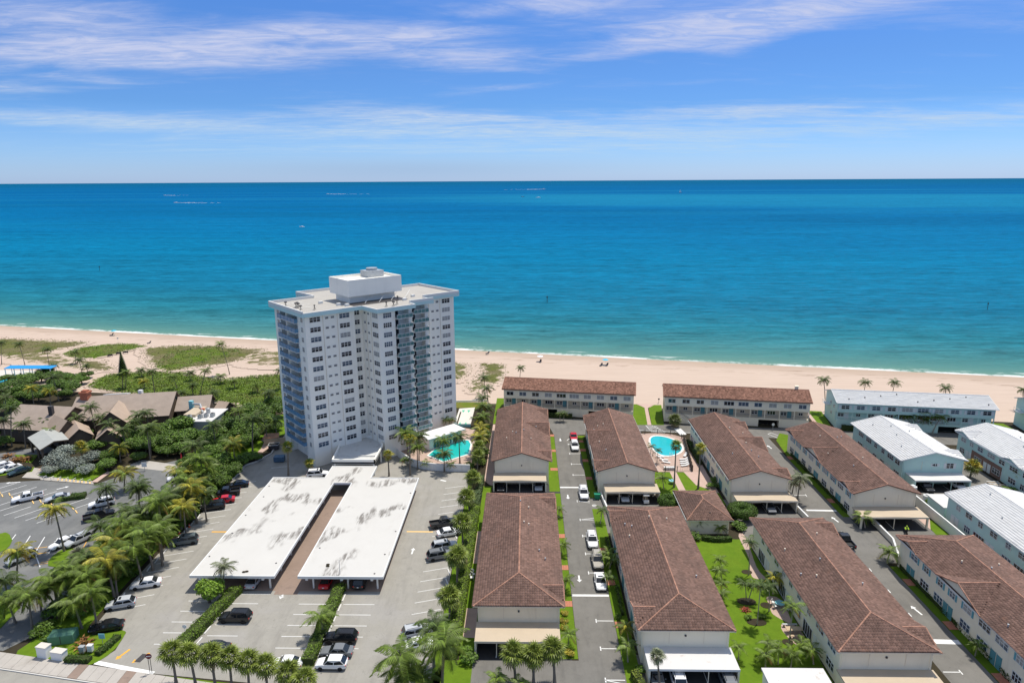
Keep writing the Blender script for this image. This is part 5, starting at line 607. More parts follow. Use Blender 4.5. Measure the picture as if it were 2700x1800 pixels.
for i in range(9):                                    # public lot, upper double row of slanted stalls
    x = -118+i*3.0; y = 137.2-i*1.03
    line(pub, x-.2, y-.4, x+2.6, y+3.6, .13); line(pub, x-1.0, y-2.6, x-3.8, y-6.6, .13) if i < 9 else None
    w = obj('wheel_stop', WY, pub, (x-.6, y-.3, .034), R(-46)); w = obj('wheel_stop', WY, pub, (x+1.2, y-1.9, .034), R(-46))
for x0, y0, x1, y1 in [(-97, 113, -98.7, 117.9), (-93.7, 112.7, -95.5, 117.4), (-90.1, 110.9, -92.4, 117), (-87.6, 111.2, -89.6, 116.6), (-100.6, 112.6, -102, 117), (-86, 106.6, -90, 111), (-88, 104, -94, 111)]: line(pub, x0, y0, x1, y1, .16)
for a in range(6): line(pub, -81.9+.3*a, 111.9+a*.75, -80.2-.15*a, 112.6+a*.65, .14, 'paint_yellow')
line(pub, -81.9, 111.6, -83.5, 116.1, .15, 'paint_yellow'); line(pub, -83.5, 116.1, -80.9, 115.9, .15, 'paint_yellow'); line(pub, -81.5, 111.6, -80.6, 115.9, .15, 'paint_yellow')
for a in range(4): line(pub, -87.6+a*.7, 107.2+a*.9, -85.4+a*.4, 107.9+a*.9, .15, 'paint_yellow')
line(pub, -91, 110.4, -88.2, 111.4, .3, 'paint_yellow'); line(pub, -92, 112.6, -89.4, 113.4, .16, 'paint_yellow'); arrow(pub, -116.4, 141, 190, 3); arrow(pub, -103.2, 138.4, 40, 2.4)
for i in range(9): line(pub, -107.5+i*1.05, 143.2-i*.2, -106.9+i*1.05, 142.2-i*.2, .3, 'stop_yellow', z=.065)
# ================================================================ windows, shared by every building
WCACHE = {}
def window_mesh(w, h, nx, ny, kind):
    key = (w, h, nx, ny, kind)
    if key not in WCACHE:
        f = MB(); t = .07; d = .07
        f.box(-w/2-t, -d, -h/2-t, w/2+t, 0, -h/2); f.box(-w/2-t, -d, h/2, w/2+t, 0, h/2+t); f.box(-w/2-t, -d, -h/2, -w/2, 0, h/2); f.box(w/2, -d, -h/2, w/2+t, 0, h/2)
        for i in range(1, nx): x = -w/2+w*i/nx; f.box(x-.045, -d+.01, -h/2, x+.045, 0, h/2)
        for j in range(1, ny): z = -h/2+h*j/ny+(.08*h if ny == 2 else 0); f.box(-w/2, -d+.02, z-.035, w/2, 0, z+.035)
        p = MB().box(-w/2, -.025, -h/2, w/2, 0, h/2)
        WCACHE[key] = (f.mesh('window', 'trim_white'), p.mesh('pane', kind))
    return WCACHE[key]
def window(par, x, y, z, rz, w=1.8, h=1.1, nx=2, ny=1, kind='glass_dark'):
    a, b = window_mesh(w, h, nx, ny, kind)
    o = obj('window', a, par, (x, y, z), rz); obj('pane', b, o); return o
DM = {}
def door(par, x, y, z, rz, w=.95, h=2.05, m='door_teal'):
    if m not in DM: DM[m] = MB().box(-.475, -.05, 0, .475, 0, 2.05).box(-.56, -.03, 0, -.475, 0, 2.13).box(.475, -.03, 0, .56, 0, 2.13).box(.33, -.09, .95, .40, -.05, 1.05).mesh('door', m)
    return obj('door', DM[m], par, (x, y, z), rz)
def shutter(par, x, y, z, rz, w=.38, h=1.15, m='shutter_blue'):
    key = ('sh', w, h, m)
    if key not in WCACHE:
        mb = MB().box(-w/2, -.04, -h/2, w/2, 0, h/2)
        for i in range(5): mb.box(-w/2+.05, -.06, -h/2+h*(i+.2)/5, w/2-.05, -.04, -h/2+h*(i+.75)/5)
        WCACHE[key] = mb.mesh('shutter', m)
    return obj('shutter', WCACHE[key], par, (x, y, z), rz)
# ================================================================ tiled roofs
def tile_roof(par, planes, m, w=.36, l=.42, arc=.075, name='roof_tile', excl=None):
    out = []
    for pi, poly in enumerate(planes):
        P = np.array(poly, float); n = np.zeros(3)
        for i in range(len(P)): n += np.cross(P[i], P[(i+1) % len(P)])
        n /= np.linalg.norm(n); n = -n if n[2] < 0 else n
        d = np.array([0, 0, -1.0]); d -= n*d.dot(n); d /= np.linalg.norm(d); u = np.cross(d, n)
        o = P[0]; A = (P-o)@u; B = (P-o)@d
        us = np.arange(A.min()+w/2, A.max(), w); vs = np.arange(B.min()+l*.4, B.max(), l)
        gu, gv = np.meshgrid(us, vs); gu = gu.ravel(); gv = gv.ravel()
        ok = inpoly(gu, gv, list(zip(A, B)))
        c = o+gu[:, None]*u+gv[:, None]*d
        for e in (excl or {}).get(pi, []): ok &= ~inpoly(c[:, 0], c[:, 1], e)
        c = c[ok]; N = len(c)
        if N == 0: continue
        jit = rng.uniform(-.012, .012, (N, 1)); hl = l*.54
        if arc > .035: prof = [(-w*.5, .0), (-w*.27, arc), (w*.27, arc), (w*.5, .0)]
        else: prof = [(-w*.495, arc), (w*.495, arc)]
        top = [c+u*a+n*(b+.012)-d*hl+n*jit for a, b in prof]; bot = [c+u*a+n*(b+.012+.045)+d*hl+n*jit for a, b in prof]
        out.append(np.stack(top+bot+[c+u*prof[0][0]+d*hl, c+u*prof[-1][0]+d*hl], 1))
    q = len(prof); fs = [(i, q+i, q+i+1, i+1) for i in range(q-1)]+([(q+1, 2*q, 2*q+1, q+2)] if q == 4 else [(q, 2*q, 2*q+1, q+1)])
    o = obj(name, multi(name, np.concatenate(out), fs, m), par); o['kind'] = 'stuff'; return o
def ridge(par, pts, m='ridge_clay', r=.15, name='ridge_cap'):
    mb = MB()
    for p, q in zip(pts, pts[1:]):
        p, q = Vector(p), Vector(q); L_ = (q-p).length; k = max(1, int(L_/.42)); t = (q-p)/L_
        x = t.cross(Vector((0, 0, 1))).normalized(); up = x.cross(t)
        for i in range(k):
            a = p+t*(L_*i/k); b = p+t*(L_*(i+1.08)/k)
            r1, r2 = r*.86, r*1.08
            mb.loft([[c+x*rr_*cx+up*(rr_*cy) for cx, cy in ((-1, -.5), (-.62, .62), (.62, .62), (1, -.5))] for c, rr_ in ((a, r1), (b, r2))], 0, True)
    o = mb.build(name, m, par); return o
def gable_block(name, label, cat, x0, x1, y0, y1, ze, zr, near='gable', far='gable', wall='stucco_cream', tile='roof_tile', cap='ridge_clay', fascia='fascia_dark', cross=(), over=.6, group=None, tw=.36, tl=.42, arc=.075):
    """house on a ground rectangle (roof outline), ridge along y; local origin at the near left corner"""
    t = thing(name, label, cat, (x0, y0, 0), group=group); Wd, D = x1-x0, y1-y0; h = Wd/2; run = 5.6
    rn = run if near == 'hip' else 0; rf = D-(run if far == 'hip' else 0)
    A, B, Cc, Dd = (0, 0, ze), (Wd, 0, ze), (Wd, D, ze), (0, D, ze); Rn, Rf = (h, rn, zr), (h, rf, zr)
    planes = [[A, Rn, Rf, Dd], [B, Cc, Rf, Rn]]
    if near == 'hip': planes.append([A, B, Rn])
    if far == 'hip': planes.append([Cc, Dd, Rf])
    body = MB()
    on = over if near == 'hip' else over*.7; of = over if far == 'hip' else over*.7
    zt = ze-.16
    if near == 'gable' or far == 'gable':
        sl = (zr-ze)/h
        prof = [(over, 0), (Wd-over, 0), (Wd-over, zt+over*sl-.02), (h, zr-.16), (over, zt+over*sl-.02)]
        if near == 'gable' and far == 'gable':
            body.loft([[(x, on, z) for x, z in prof], [(x, D-of, z) for x, z in prof]])
        else:
            ym = D-run-.5 if far == 'hip' else run+.5
            a, b = (on, ym) if near == 'gable' else (ym, D-of)
            body.loft([[(x, a, z) for x, z in prof], [(x, b, z) for x, z in prof]]); c, d = (b, D-of) if near == 'gable' else (on, a)
            body.box(over, c, 0, Wd-over, d, zt)
    else: body.box(over, on, 0, Wd-over, D-of, zt)
    body.build('wall', wall, t)
    rb = MB(); dz = .17
    low = lambda p: (p[0], p[1], p[2]-dz)
    for pl in planes: rb.face(pl, 0)
    edges = [(A, Dd), (Cc, B)]
    edges += [(B, A)] if near == 'hip' else [(Rn, A), (B, Rn)]
    edges += [(Dd, Cc)] if far == 'hip' else [(Rf, Cc), (Dd, Rf)]
    for p, q in edges: rb.face([p, low(p), low(q), q] if True else None, 1)
    for pl in planes[:2]: rb.face([low(p) for p in pl[::-1]], 1)
    for pl in planes[2:]: rb.face([low(p) for p in pl[::-1]], 1)
    roof = rb.build('roof', ['roof_base' if tile != 'white_tile' else 'white_tile', fascia], t)
    excl = {0: [], 1: []}; extra = []
    for side, yc, w, zc in cross:
        run_ = (zc-ze)/((zr-ze)/h); xe, xm = (0, run_) if side < 0 else (Wd, Wd-run_)
        a, b = (xe+side*.12, yc, zc), (xm, yc, zc); c1, c2 = (xe+side*.12, yc-w, ze), (xe+side*.12, yc+w, ze)
        excl[0 if side < 0 else 1].append([(a[0], a[1]), (xm, yc), (c1[0], c1[1])]); excl[0 if side < 0 else 1].append([(a[0], a[1]), (xm, yc), (c2[0], c2[1])])
        extra += [[a, b, c1], [a, b, c2]]
        g_ = MB(); s = .03
        for tri in ([a, b, c1], [a, b, c2]): g_.face([(p[0], p[1], p[2]+s) for p in tri], 0)
        k_ = xe-side*.25
        g_.face([(k_, yc, zc-.1), (k_, yc-w*.94, ze), (k_, yc+w*.94, ze)], 1); g_.face([(a[0], a[1], zc+.03), c1, (c1[0], c1[1], ze-.15), (a[0], a[1], zc-.14)], 2); g_.face([(a[0], a[1], zc+.03), (a[0], a[1], zc-.14), (c2[0], c2[1], ze-.15), c2], 2)
        g_.build('cross_gable', ['roof_base' if tile != 'white_tile' else 'white_tile', wall, cap if cap == 'ridge_clay' else fascia], t)
        ridge(roof, [(a[0], a[1], zc+.06), (b[0], b[1], zc+.06)], cap)
        ridge(roof, [(a[0], a[1], zc+.03), (c1[0], c1[1], ze+.05)], cap, .11); ridge(roof, [(a[0], a[1], zc+.03), (c2[0], c2[1], ze+.05)], cap, .11)
    tile_roof(roof, planes+extra, tile, tw, tl, arc, excl=excl)
    up = lambda p, q=.07: (p[0], p[1], p[2]+q)
    ridge(roof, [up(Rn), up(Rf)], cap)
    for end, R_, c0, c1 in ((near, Rn, A, B), (far, Rf, Dd, Cc)):
        if end == 'hip': ridge(roof, [up(R_), up(c0)], cap, .14); ridge(roof, [up(R_), up(c1)], cap, .14)
        else: ridge(roof, [up(R_), up(c0)], cap if cap == 'ridge_clay' else cap, .10); ridge(roof, [up(R_), up(c1)], cap, .10)
    # gutter board along the eaves
    for x in (-.06, Wd-.02): MB().box(x, 0, ze-.24, x+.08, D, ze-.06).build('gutter', 'trim_white' if wall != 'stucco_blue' else 'trim_white', t)
    for x in (over+.2, Wd-over-.3): MB().box(x, on-.09, 0, x+.1, on-.001, ze-.2).build('downpipe', wall, t)
    t['WD'] = Wd
    if tile != 'white_tile' and D > 20:
        rd = random.Random(int(x0*7+y0))
        for i in range(6):                             # plumbing stacks and vents through the tiles
            x = rd.uniform(1.5, Wd-1.5); y = rd.uniform(7, D-7); z = ze+min(x, Wd-x)/h*(zr-ze); MB().cyl(x, y, z-.1, z+.42, .09, 7).cyl(x, y, z+.42, z+.47, .14, 7).build('roof_vent', 'metal_grey' if i % 2 else 'fascia_cream', t)
    if near == 'gable' or True:
        for x in (Wd*.33, Wd*.69): MB().box(x, on-.05, 3.2, x+.06, on-.002, ze-.3).build('conduit', 'fascia_cream', t)
        MB().box(Wd*.5-.12, on-.14, 4.35, Wd*.5+.12, on-.004, 4.6).build('wall_lamp', 'metal_dark', t)
    return t
def carport(par, x0, x1, ywall, depth, z=2.55, roofm='membrane_tan', bays=4, wallm='stucco_cream', peak=.0, sides=(1, 1)):
    """open garage against the near wall, in the parent's coordinates"""
    mb = MB(); n = 8; y0, y1 = ywall-depth, ywall-.004
    for i in range(n):
        xa, xb = x0+(x1-x0)*i/n, x0+(x1-x0)*(i+1)/n; f = lambda x: peak*(1-abs((x-x0)/(x1-x0)*2-1))
        mb.loft([[(xa, y0, z-.22+f(xa)), (xa, y1, z-.1+f(xa)), (xa, y1, z+.1+f(xa)), (xa, y0, z+.02+f(xa))], [(xb, y0, z-.22+f(xb)), (xb, y1, z-.1+f(xb)), (xb, y1, z+.1+f(xb)), (xb, y0, z+.02+f(xb))]], 0, i in (0, n-1))
    c = mb.build('carport_roof', roofm, par); MB().face([(x0, y0-.6, .043), (x1, y0-.6, .043), (x1, y1, .043), (x0, y1, .043)]).build('garage_floor_shade', 'asphalt_dark_shade', c)  # near-black floor sheet: the shade under the roof is painted into its colour
    MB().box(x0-.04, y0-.06, z-.28, x1+.04, y0-.005, z+.05).build('fascia', 'trim_white' if roofm == 'membrane_plain' else 'fascia_cream', c)
    for i in range(bays+1):
        x = x0+.12+(x1-x0-.24)*i/bays
        if i in (0, bays): MB().box(x-.14, y0+.05, 0, x+.14, y0+.4, z-.2).build('post', wallm, c)
        else: MB().box(x-.05, y0+.15, 0, x+.05, y0+.27, z-.2).build('post', wallm, c)
    if sides[0]: MB().box(x0+.0, y0+.4, 0, x0+.18, y1, z-.14).build('side_wall', wallm, c)
    if sides[1]: MB().box(x1-.18, y0+.4, 0, x1, y1, z-.14).build('side_wall', wallm, c)
    for i in range(1, bays*1): MB().face([(x0+(x1-x0)*i/bays-.05, y0-.2, .046), (x0+(x1-x0)*i/bays+.05, y0-.2, .046), (x0+(x1-x0)*i/bays+.05, y1-1, .046), (x0+(x1-x0)*i/bays-.05, y1-1, .046)]).build('parking_line', 'paint_white', c)
    return c
def dress_side(t, side, ys, ze=5.6, over=.6, style='cream', seed=0):
    """windows, shutters and doors along a long wall; side -1 is the wall facing -x"""
    rd = random.Random(seed); Wd = t['WD']; x = over-.004 if side < 0 else Wd-over+.004; rz = R(-90) if side < 0 else R(90)
    y = ys[0]; i = 0
    while y < ys[1]:
        w = rd.choice([1.2, 1.8, 2.4]); window(t, x, y, 4.2, rz, w, .95, 3 if w > 2 else 2, 2, rd.choice(['glass_dark', 'glass_dark', 'glass_blue', 'glass_blind']))
        if style in ('cream',) and w < 2: shutter(t, x, y-w/2-.32, 4.2, rz); shutter(t, x, y+w/2+.32, 4.2, rz)
        if i % 3 == 1: door(t, x, y, .1, rz, m='door_teal' if style == 'cream' else 'trim_white'); door(t, x, y+1.25, .1, rz, m='door_teal' if style == 'cream' else 'trim_white')
        elif i % 3 == 2 and style == 'glass': window(t, x, y, 1.2, rz, 3.0, 2.0, 4, 1)
        else: window(t, x, y, 1.5, rz, rd.choice([1.6, 2.2]), 1.2, 3, 2, rd.choice(['glass_dark', 'glass_blue', 'glass_dark']))
        y += rd.uniform(3.0, 3.9); i += 1
S_, B_ = 2.6, 4.6
ROWG = 'tiled two storey houses in rows behind the beach'
def build_rows():
    C4 = dict(ze=5.6, zr=7.6, group=ROWG)
    a1 = gable_block('tiled_house', 'cream gabled house with brown tile roof beside the tower pool, alley on its right', 'house', -7.7, 5.5, 140.9, 176.1, cross=[(1, 3.7, S_, 6.5), (1, 20.1, B_, 7.3), (1, 32.6, S_, 6.5)], **C4)
    carport(a1, .4, 12.0, .45, 4.0, peak=.18, roofm='membrane_tan')
    b1 = gable_block('tiled_house', 'cream gabled house with brown tile roof left of the oval pool', 'house', 14.9, 28, 135.6, 171.0, cross=[(-1, 3.8, S_, 6.5), (-1, 20.1, B_, 7.3), (-1, 32.7, S_, 6.5)], **C4)
    carport(b1, 1.6, 13.0, .45, 3.9, peak=.18); dress_side(b1, -1, (4, 33), seed=1)
    c1 = gable_block('tiled_house', 'cream gabled house with brown tile roof right of the oval pool', 'house', 41.8, 54.9, 131.8, 168.0, cross=[(1, 3.6, S_, 6.5), (1, 19.6, B_, 7.3), (1, 32.2, S_, 6.5)], **C4)
    carport(c1, .9, 13.2, .45, 3.9, peak=.18); dress_side(c1, -1, (3, 34), seed=2)
    d1 = gable_block('tiled_house', 'cream gabled house with brown tile roof beside the long white boundary wall', 'house', 64.3, 77.5, 125.4, 161.3, cross=[(-1, 3.7, S_, 6.5), (-1, 19.8, B_, 7.3), (-1, 32.5, S_, 6.5)], **C4)
    carport(d1, .3, 13.1, .45, 4.2, peak=.1, bays=2, sides=(0, 0)); dress_side(d1, -1, (3, 34), seed=3)
    a2 = gable_block('tiled_house', 'hip roofed brown tile house left of the alley with tan carport roof', 'house', -7.8, 5.45, 88.0, 125.0, near='hip', far='hip', fascia='fascia_cream', cross=[(1, 4.0, S_, 6.5), (1, 33.1, S_, 6.5)], **C4)
    carport(a2, .4, 12.6, .6, 4.3); dress_side(a2, 1, (6, 33), seed=8)
    b2 = gable_block('tiled_house', 'hip roofed brown tile house right of the alley with a white carport roof', 'house', 15.4, 28.7, 82.8, 119.5, near='hip', far='hip', fascia='fascia_cream', cross=[(-1, 4.0, S_, 6.5), (-1, 33.1, S_, 6.5)], **C4)
    carport(b2, .9, 13.0, .6, 4.4, roofm='membrane_plain', bays=3); dress_side(b2, -1, (5, 34), seed=4)
    c2 = gable_block('tiled_house', 'hip roofed brown tile house between the palm garden and the one-way lane', 'house', 40.9, 54.2, 78.7, 115.3, near='hip', far='hip', fascia='fascia_cream', cross=[(1, 4.0, S_, 6.5), (1, 33.0, S_, 6.5)], **C4)
    carport(c2, .3, 13.0, .6, 5.0, z=2.5); dress_side(c2, -1, (3, 34), style='glass', seed=5)
    d2 = gable_block('tiled_house', 'hip roofed brown tile house cut by the right edge with one wide cross gable', 'house', 64.3, 77.6, 66, 109.3, near='hip', far='hip', fascia='fascia_cream', cross=[(-1, 39.5, S_, 6.5), (-1, 26.0, 5.4, 7.4), (-1, 5, S_, 6.5)], **C4)
    dress_side(d2, -1, (3, 41), seed=6)
    WG = dict(ze=5.6, zr=7.5, wall='stucco_blue', tile='white_tile', cap='white_tile', fascia='trim_white', tw=1.1, tl=.55, arc=.03, group='light blue houses with white roofs')
    e1 = gable_block('white_roof_house', 'light blue house with white roof and gable end above an open carport', 'house', 82.5, 96.9, 141.9, 166.0, cross=[(1, 4.0, S_, 6.4), (1, 20.6, S_, 6.4)], **WG)
    carport(e1, 1.4, 13.4, .45, 4.0, roofm='membrane_plain', bays=3, wallm='stucco_blue'); dress_side(e1, -1, (2.5, 23), style='blue', seed=7)
    window(e1, 7.7, .42-.004, 4.45, 0, .7, .55, 2, 1); window(e1, 10.9, .42-.004, 4.25, 0, 1.5, 1.15, 2, 2)
    for x in (7.0, 8.4): shutter(e1, x, .415, 4.45, 0, .45, .6, 'trim_white')
    for x in (9.8, 12.0): shutter(e1, x, .415, 4.25, 0, .45, 1.2, 'trim_white')
    e2 = gable_block('white_roof_house', 'light blue white roofed house, large dark patio doors facing the boundary wall', 'house', 82.5, 97.7, 84, 126.0, cross=[(1, 36.5, S_, 6.4)], **WG)
    dress_side(e2, -1, (4, 41), style='glass', seed=8)
    f1 = gable_block('white_roof_house', 'light blue house with white roof and a brown brick front beside the east lane', 'house', 105.5, 120.5, 116, 160.6, cross=[(-1, 41.4, 3.2, 6.6), (-1, 24.8, 3.4, 6.6)], **WG)
    dress_side(f1, -1, (4, 43), style='blue', seed=9)
    MB().box(.50, 28, 0, .58, 38.5, 3.1).build('brick_panel', 'brick_wall', f1); window(f1, .49, 36, 1.5, R(-90), 2.4, 1.2, 3, 2); window(f1, .49, 29.6, 1.5, R(-90), 2.4, 1.2, 3, 2); door(f1, .49, 33.4, .1, R(-90), m='trim_white'); door(f1, .49, 32.0, .1, R(-90), m='trim_white')
    # roof vents on the white roofs
    for t, lst in ((e1, [(3, 6), (5, 12), (6.2, 17), (3.4, 20), (9, 14)]), (e2, [(4, 10), (5, 20), (3, 30), (9, 33), (6, 38)]), (f1, [(5, 20), (6, 30), (9.5, 36)])):
        for x, y in lst: z = 5.6+min(x, t['WD']-x)/(t['WD']/2)*1.9; MB().cyl(x, y, z-.1, z+.4, .13, 8).build('roof_vent', 'metal_grey', t)
    return e1
E1 = build_rows()
# low tiled pavilion between the rows
kb = gable_block('garden_pavilion', 'small square pavilion with brown hip tile roof between the pool court and garden', 'pavilion', 30.4, 39.2, 118.95, 131.7, 3.1, 4.8, near='hip', far='hip', fascia='fascia_cream')
# ---------------------------------------------------------------- beachfront blocks
def beach_block(name, label, p0, p1, depth, tile, wall, style, zr, group, seed):
    ang = math.atan2(p1[1]-p0[1], p1[0]-p0[0]); Ln = math.hypot(p1[0]-p0[0], p1[1]-p0[1]); rd = random.Random(seed)
    t = thing(name, label, 'apartment block', (p0[0], p0[1], 0), ang, group); ze = 7.4
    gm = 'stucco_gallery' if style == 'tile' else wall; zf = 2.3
    nb = 10; bw = Ln/nb
    base = MB(); base.box(0, 0, 0, Ln*.30, depth, zf); base.box(Ln*.30, 2.2, 0, Ln*.42, depth, zf); base.box(Ln*.42, 0, 0, Ln*.66, depth, zf); base.box(Ln*.66, 2.2, 0, Ln*.8, depth, zf); base.box(Ln*.8, 0, 0, Ln, depth, zf); base.box(Ln*.30, 0, zf-.35, Ln*.42, 2.2, zf); base.box(Ln*.66, 0, zf-.35, Ln*.8, 2.2, zf)
    base.build('garage_storey', wall, t)
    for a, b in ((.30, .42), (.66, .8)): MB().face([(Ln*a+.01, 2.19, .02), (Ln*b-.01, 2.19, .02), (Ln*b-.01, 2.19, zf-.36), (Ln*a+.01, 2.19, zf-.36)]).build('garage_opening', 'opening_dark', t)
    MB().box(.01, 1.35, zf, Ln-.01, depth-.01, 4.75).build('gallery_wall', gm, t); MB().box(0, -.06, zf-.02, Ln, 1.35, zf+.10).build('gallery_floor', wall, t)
    sl = (zr-ze)/(depth/2+.5)
    MB().loft([[(x, .0, 4.7), (x, depth, 4.7), (x, depth, ze-.02), (x, depth/2, zr-.2), (x, 0, ze-.02)] for x in (0, Ln)]).build('wall', wall, t)
    for i in range(nb+1): x = min(max(i*bw, .1), Ln-.1); MB().box(x-.1, -.02, zf+.1, x+.1, .18, 4.7).build('post', wall, t)
    for i in range(nb):
        mb = MB(); x = i*bw+.1; m_ = 'rail_grey' if style == 'tile' else 'trim_white'
        mb.box(x, .04, zf+1.0, x+bw-.2, .1, zf+1.08); mb.box(x, .04, zf+.2, x+bw-.2, .1, zf+.26)
        for j in range(14): mb.box(x+(bw-.2)*j/14, .05, zf+.2, x+(bw-.2)*j/14+.035, .09, zf+1.0)
        mb.build('railing', m_, t)
        xm = i*bw+bw/2
        w = 1.9 if i not in (4, 5) else 2.6
        window(t, xm, -.004, 6.15, 0, w, 1.05, 2 if w < 2 else 3, 1 if style == 'tile' else 2, rd.choice(['glass_dark', 'glass_blind', 'glass_blue']))
        if style != 'tile': shutter(t, xm-w/2-.42, -.005, 6.15, 0, .5, 1.15, 'trim_white'); shutter(t, xm+w/2+.42, -.005, 6.15, 0, .5, 1.15, 'trim_white')
        if i % 2 == 0: door(t, xm+.9, 1.346, zf+.1, 0, m='door_teal' if style == 'tile' else 'trim_white'); window(t, xm-.6, 1.346, 3.55, 0, 1.5, .9, 2, 2, 'glass_dark')
        else: window(t, xm, 1.346, 3.6, 0, 1.0 if i % 4 == 1 else 2.0, .7 if i % 4 == 1 else .95, 2 if i % 4 == 1 else 3, 1, 'glass_dark')
    # outside stair
    st = MB(); s0 = Ln*.10 if style == 'tile' else Ln*.12
    for k in range(12): st.box(s0+.3*k, -1.2, 0, s0+.3*(k+1), -.08, zf-.19*(k+.0))
    st.build('stair', wall, t); MB().tube([(s0, -1.2, zf+.95), (s0+3.6, -1.2, 1.0)], .04, 6).tube([(s0, -.1, zf+.95), (s0+3.6, -.1, 1.0)], .04, 6).build('stair_rail', 'rail_grey' if style == 'tile' else 'trim_white', t)
    ov = .5; y0, y1 = -ov, depth+ov; ym = depth/2
    A, B, Cc, Dd = (-ov, y0, ze), (Ln+ov, y0, ze), (Ln+ov, y1, ze), (-ov, y1, ze); Ra, Rb = (-ov, ym, zr), (Ln+ov, ym, zr)
    rb = MB(); rb.face([A, B, Rb, Ra]).face([Cc, Dd, Ra, Rb])
    low = lambda p: (p[0], p[1], p[2]-.16)
    for p, q in ((A, B), (Cc, Dd), (B, Rb), (Rb, Cc), (Dd, Ra), (Ra, A)): rb.face([low(p), low(q), q, p], 1)
    rb.face([low(p) for p in (A, Ra, Rb, B)], 1).face([low(p) for p in (Cc, Rb, Ra, Dd)], 1)
    w_ = style != 'tile'
    roof = rb.build('roof', ['white_tile' if w_ else 'roof_base', 'trim_white' if w_ else 'fascia_dark'], t)
    if w_: tile_roof(roof, [[A, B, Rb, Ra], [Cc, Dd, Ra, Rb]], 'white_tile', 1.1, .55, .03)
    else: tile_roof(roof, [[A, B, Rb, Ra], [Cc, Dd, Ra, Rb]], tile, .40, .46, .09)
    cap = 'white_tile' if w_ else 'ridge_clay'
    ridge(roof, [(-ov, ym, zr+.07), (Ln+ov, ym, zr+.07)], cap, .17)
    for p, q in ((A, Ra), (B, Rb)): ridge(roof, [(p[0], p[1], p[2]+.05), (q[0], q[1], q[2]+.05)], cap, .1)
    if w_:
        for i in range(9): x = 3+i*4.3; y = 1.2+(i*37 % 4); MB().cyl(x, y, ze+(y+ov)*sl-.1, ze+(y+ov)*sl+.35, .14, 8).build('roof_vent', 'metal_dark', t)
    return t, Ln
ab1, l1 = beach_block('beach_apartments', 'cream beachfront block with red tile roof directly behind the left two tile houses', (-6.6, 189.1), (30.1, 183.5), 9.6, 'roof_tile_bright', 'stucco_cream', 'tile', 9.5, 'cream beachfront blocks with red tile roofs', 1)
ab2, l2 = beach_block('beach_apartments', 'cream beachfront block with red tile roof and small chimney, right of the beach walk', (38.6, 182.4), (76.4, 176.6), 9.6, 'roof_tile_bright', 'stucco_cream', 'tile', 9.5, 'cream beachfront blocks with red tile roofs', 2)
MB().box(35.2, 4.9, 9.0, 36.0, 5.7, 10.3).box(35.1, 4.8, 10.3, 36.1, 5.8, 10.45).build('chimney', 'stucco_cream', ab2)
w1, l3 = beach_block('blue_apartments', 'long light blue beachfront block with white roof and white shutters', (84.0, 177.1), (122.3, 171.6), 11.0, 'white_tile', 'stucco_blue', 'white', 9.3, 'light blue beachfront blocks with white roofs', 3)
w2, l4 = beach_block('blue_apartments', 'light blue beachfront block with white roof cut by the right edge', (132.6, 170.0), (170, 164.6), 11.0, 'white_tile', 'stucco_blue', 'white', 9.3, 'light blue beachfront blocks with white roofs', 4)
for z, y in ((5.4, 3), (5.6, 6), (3.0, 5)): window(w1, -.004, y, z, R(-90), .8, .8, 1, 1); window(w2, -.004, y, z, R(-90), .9, 1.0, 2, 1)
mb = MB().box(-1.3, 6.5, 4.5, 0, 9.5, 4.62).box(-1.3, 6.5, 5.4, -1.22, 9.5, 5.5).box(-1.3, 6.5, 4.6, -1.25, 6.55, 5.4).box(-1.3, 9.45, 4.6, -1.25, 9.5, 5.4)
me_b = mb.mesh('side_balcony', 'trim_white'); obj('side_balcony', me_b, w1); obj('side_balcony', me_b, w2)
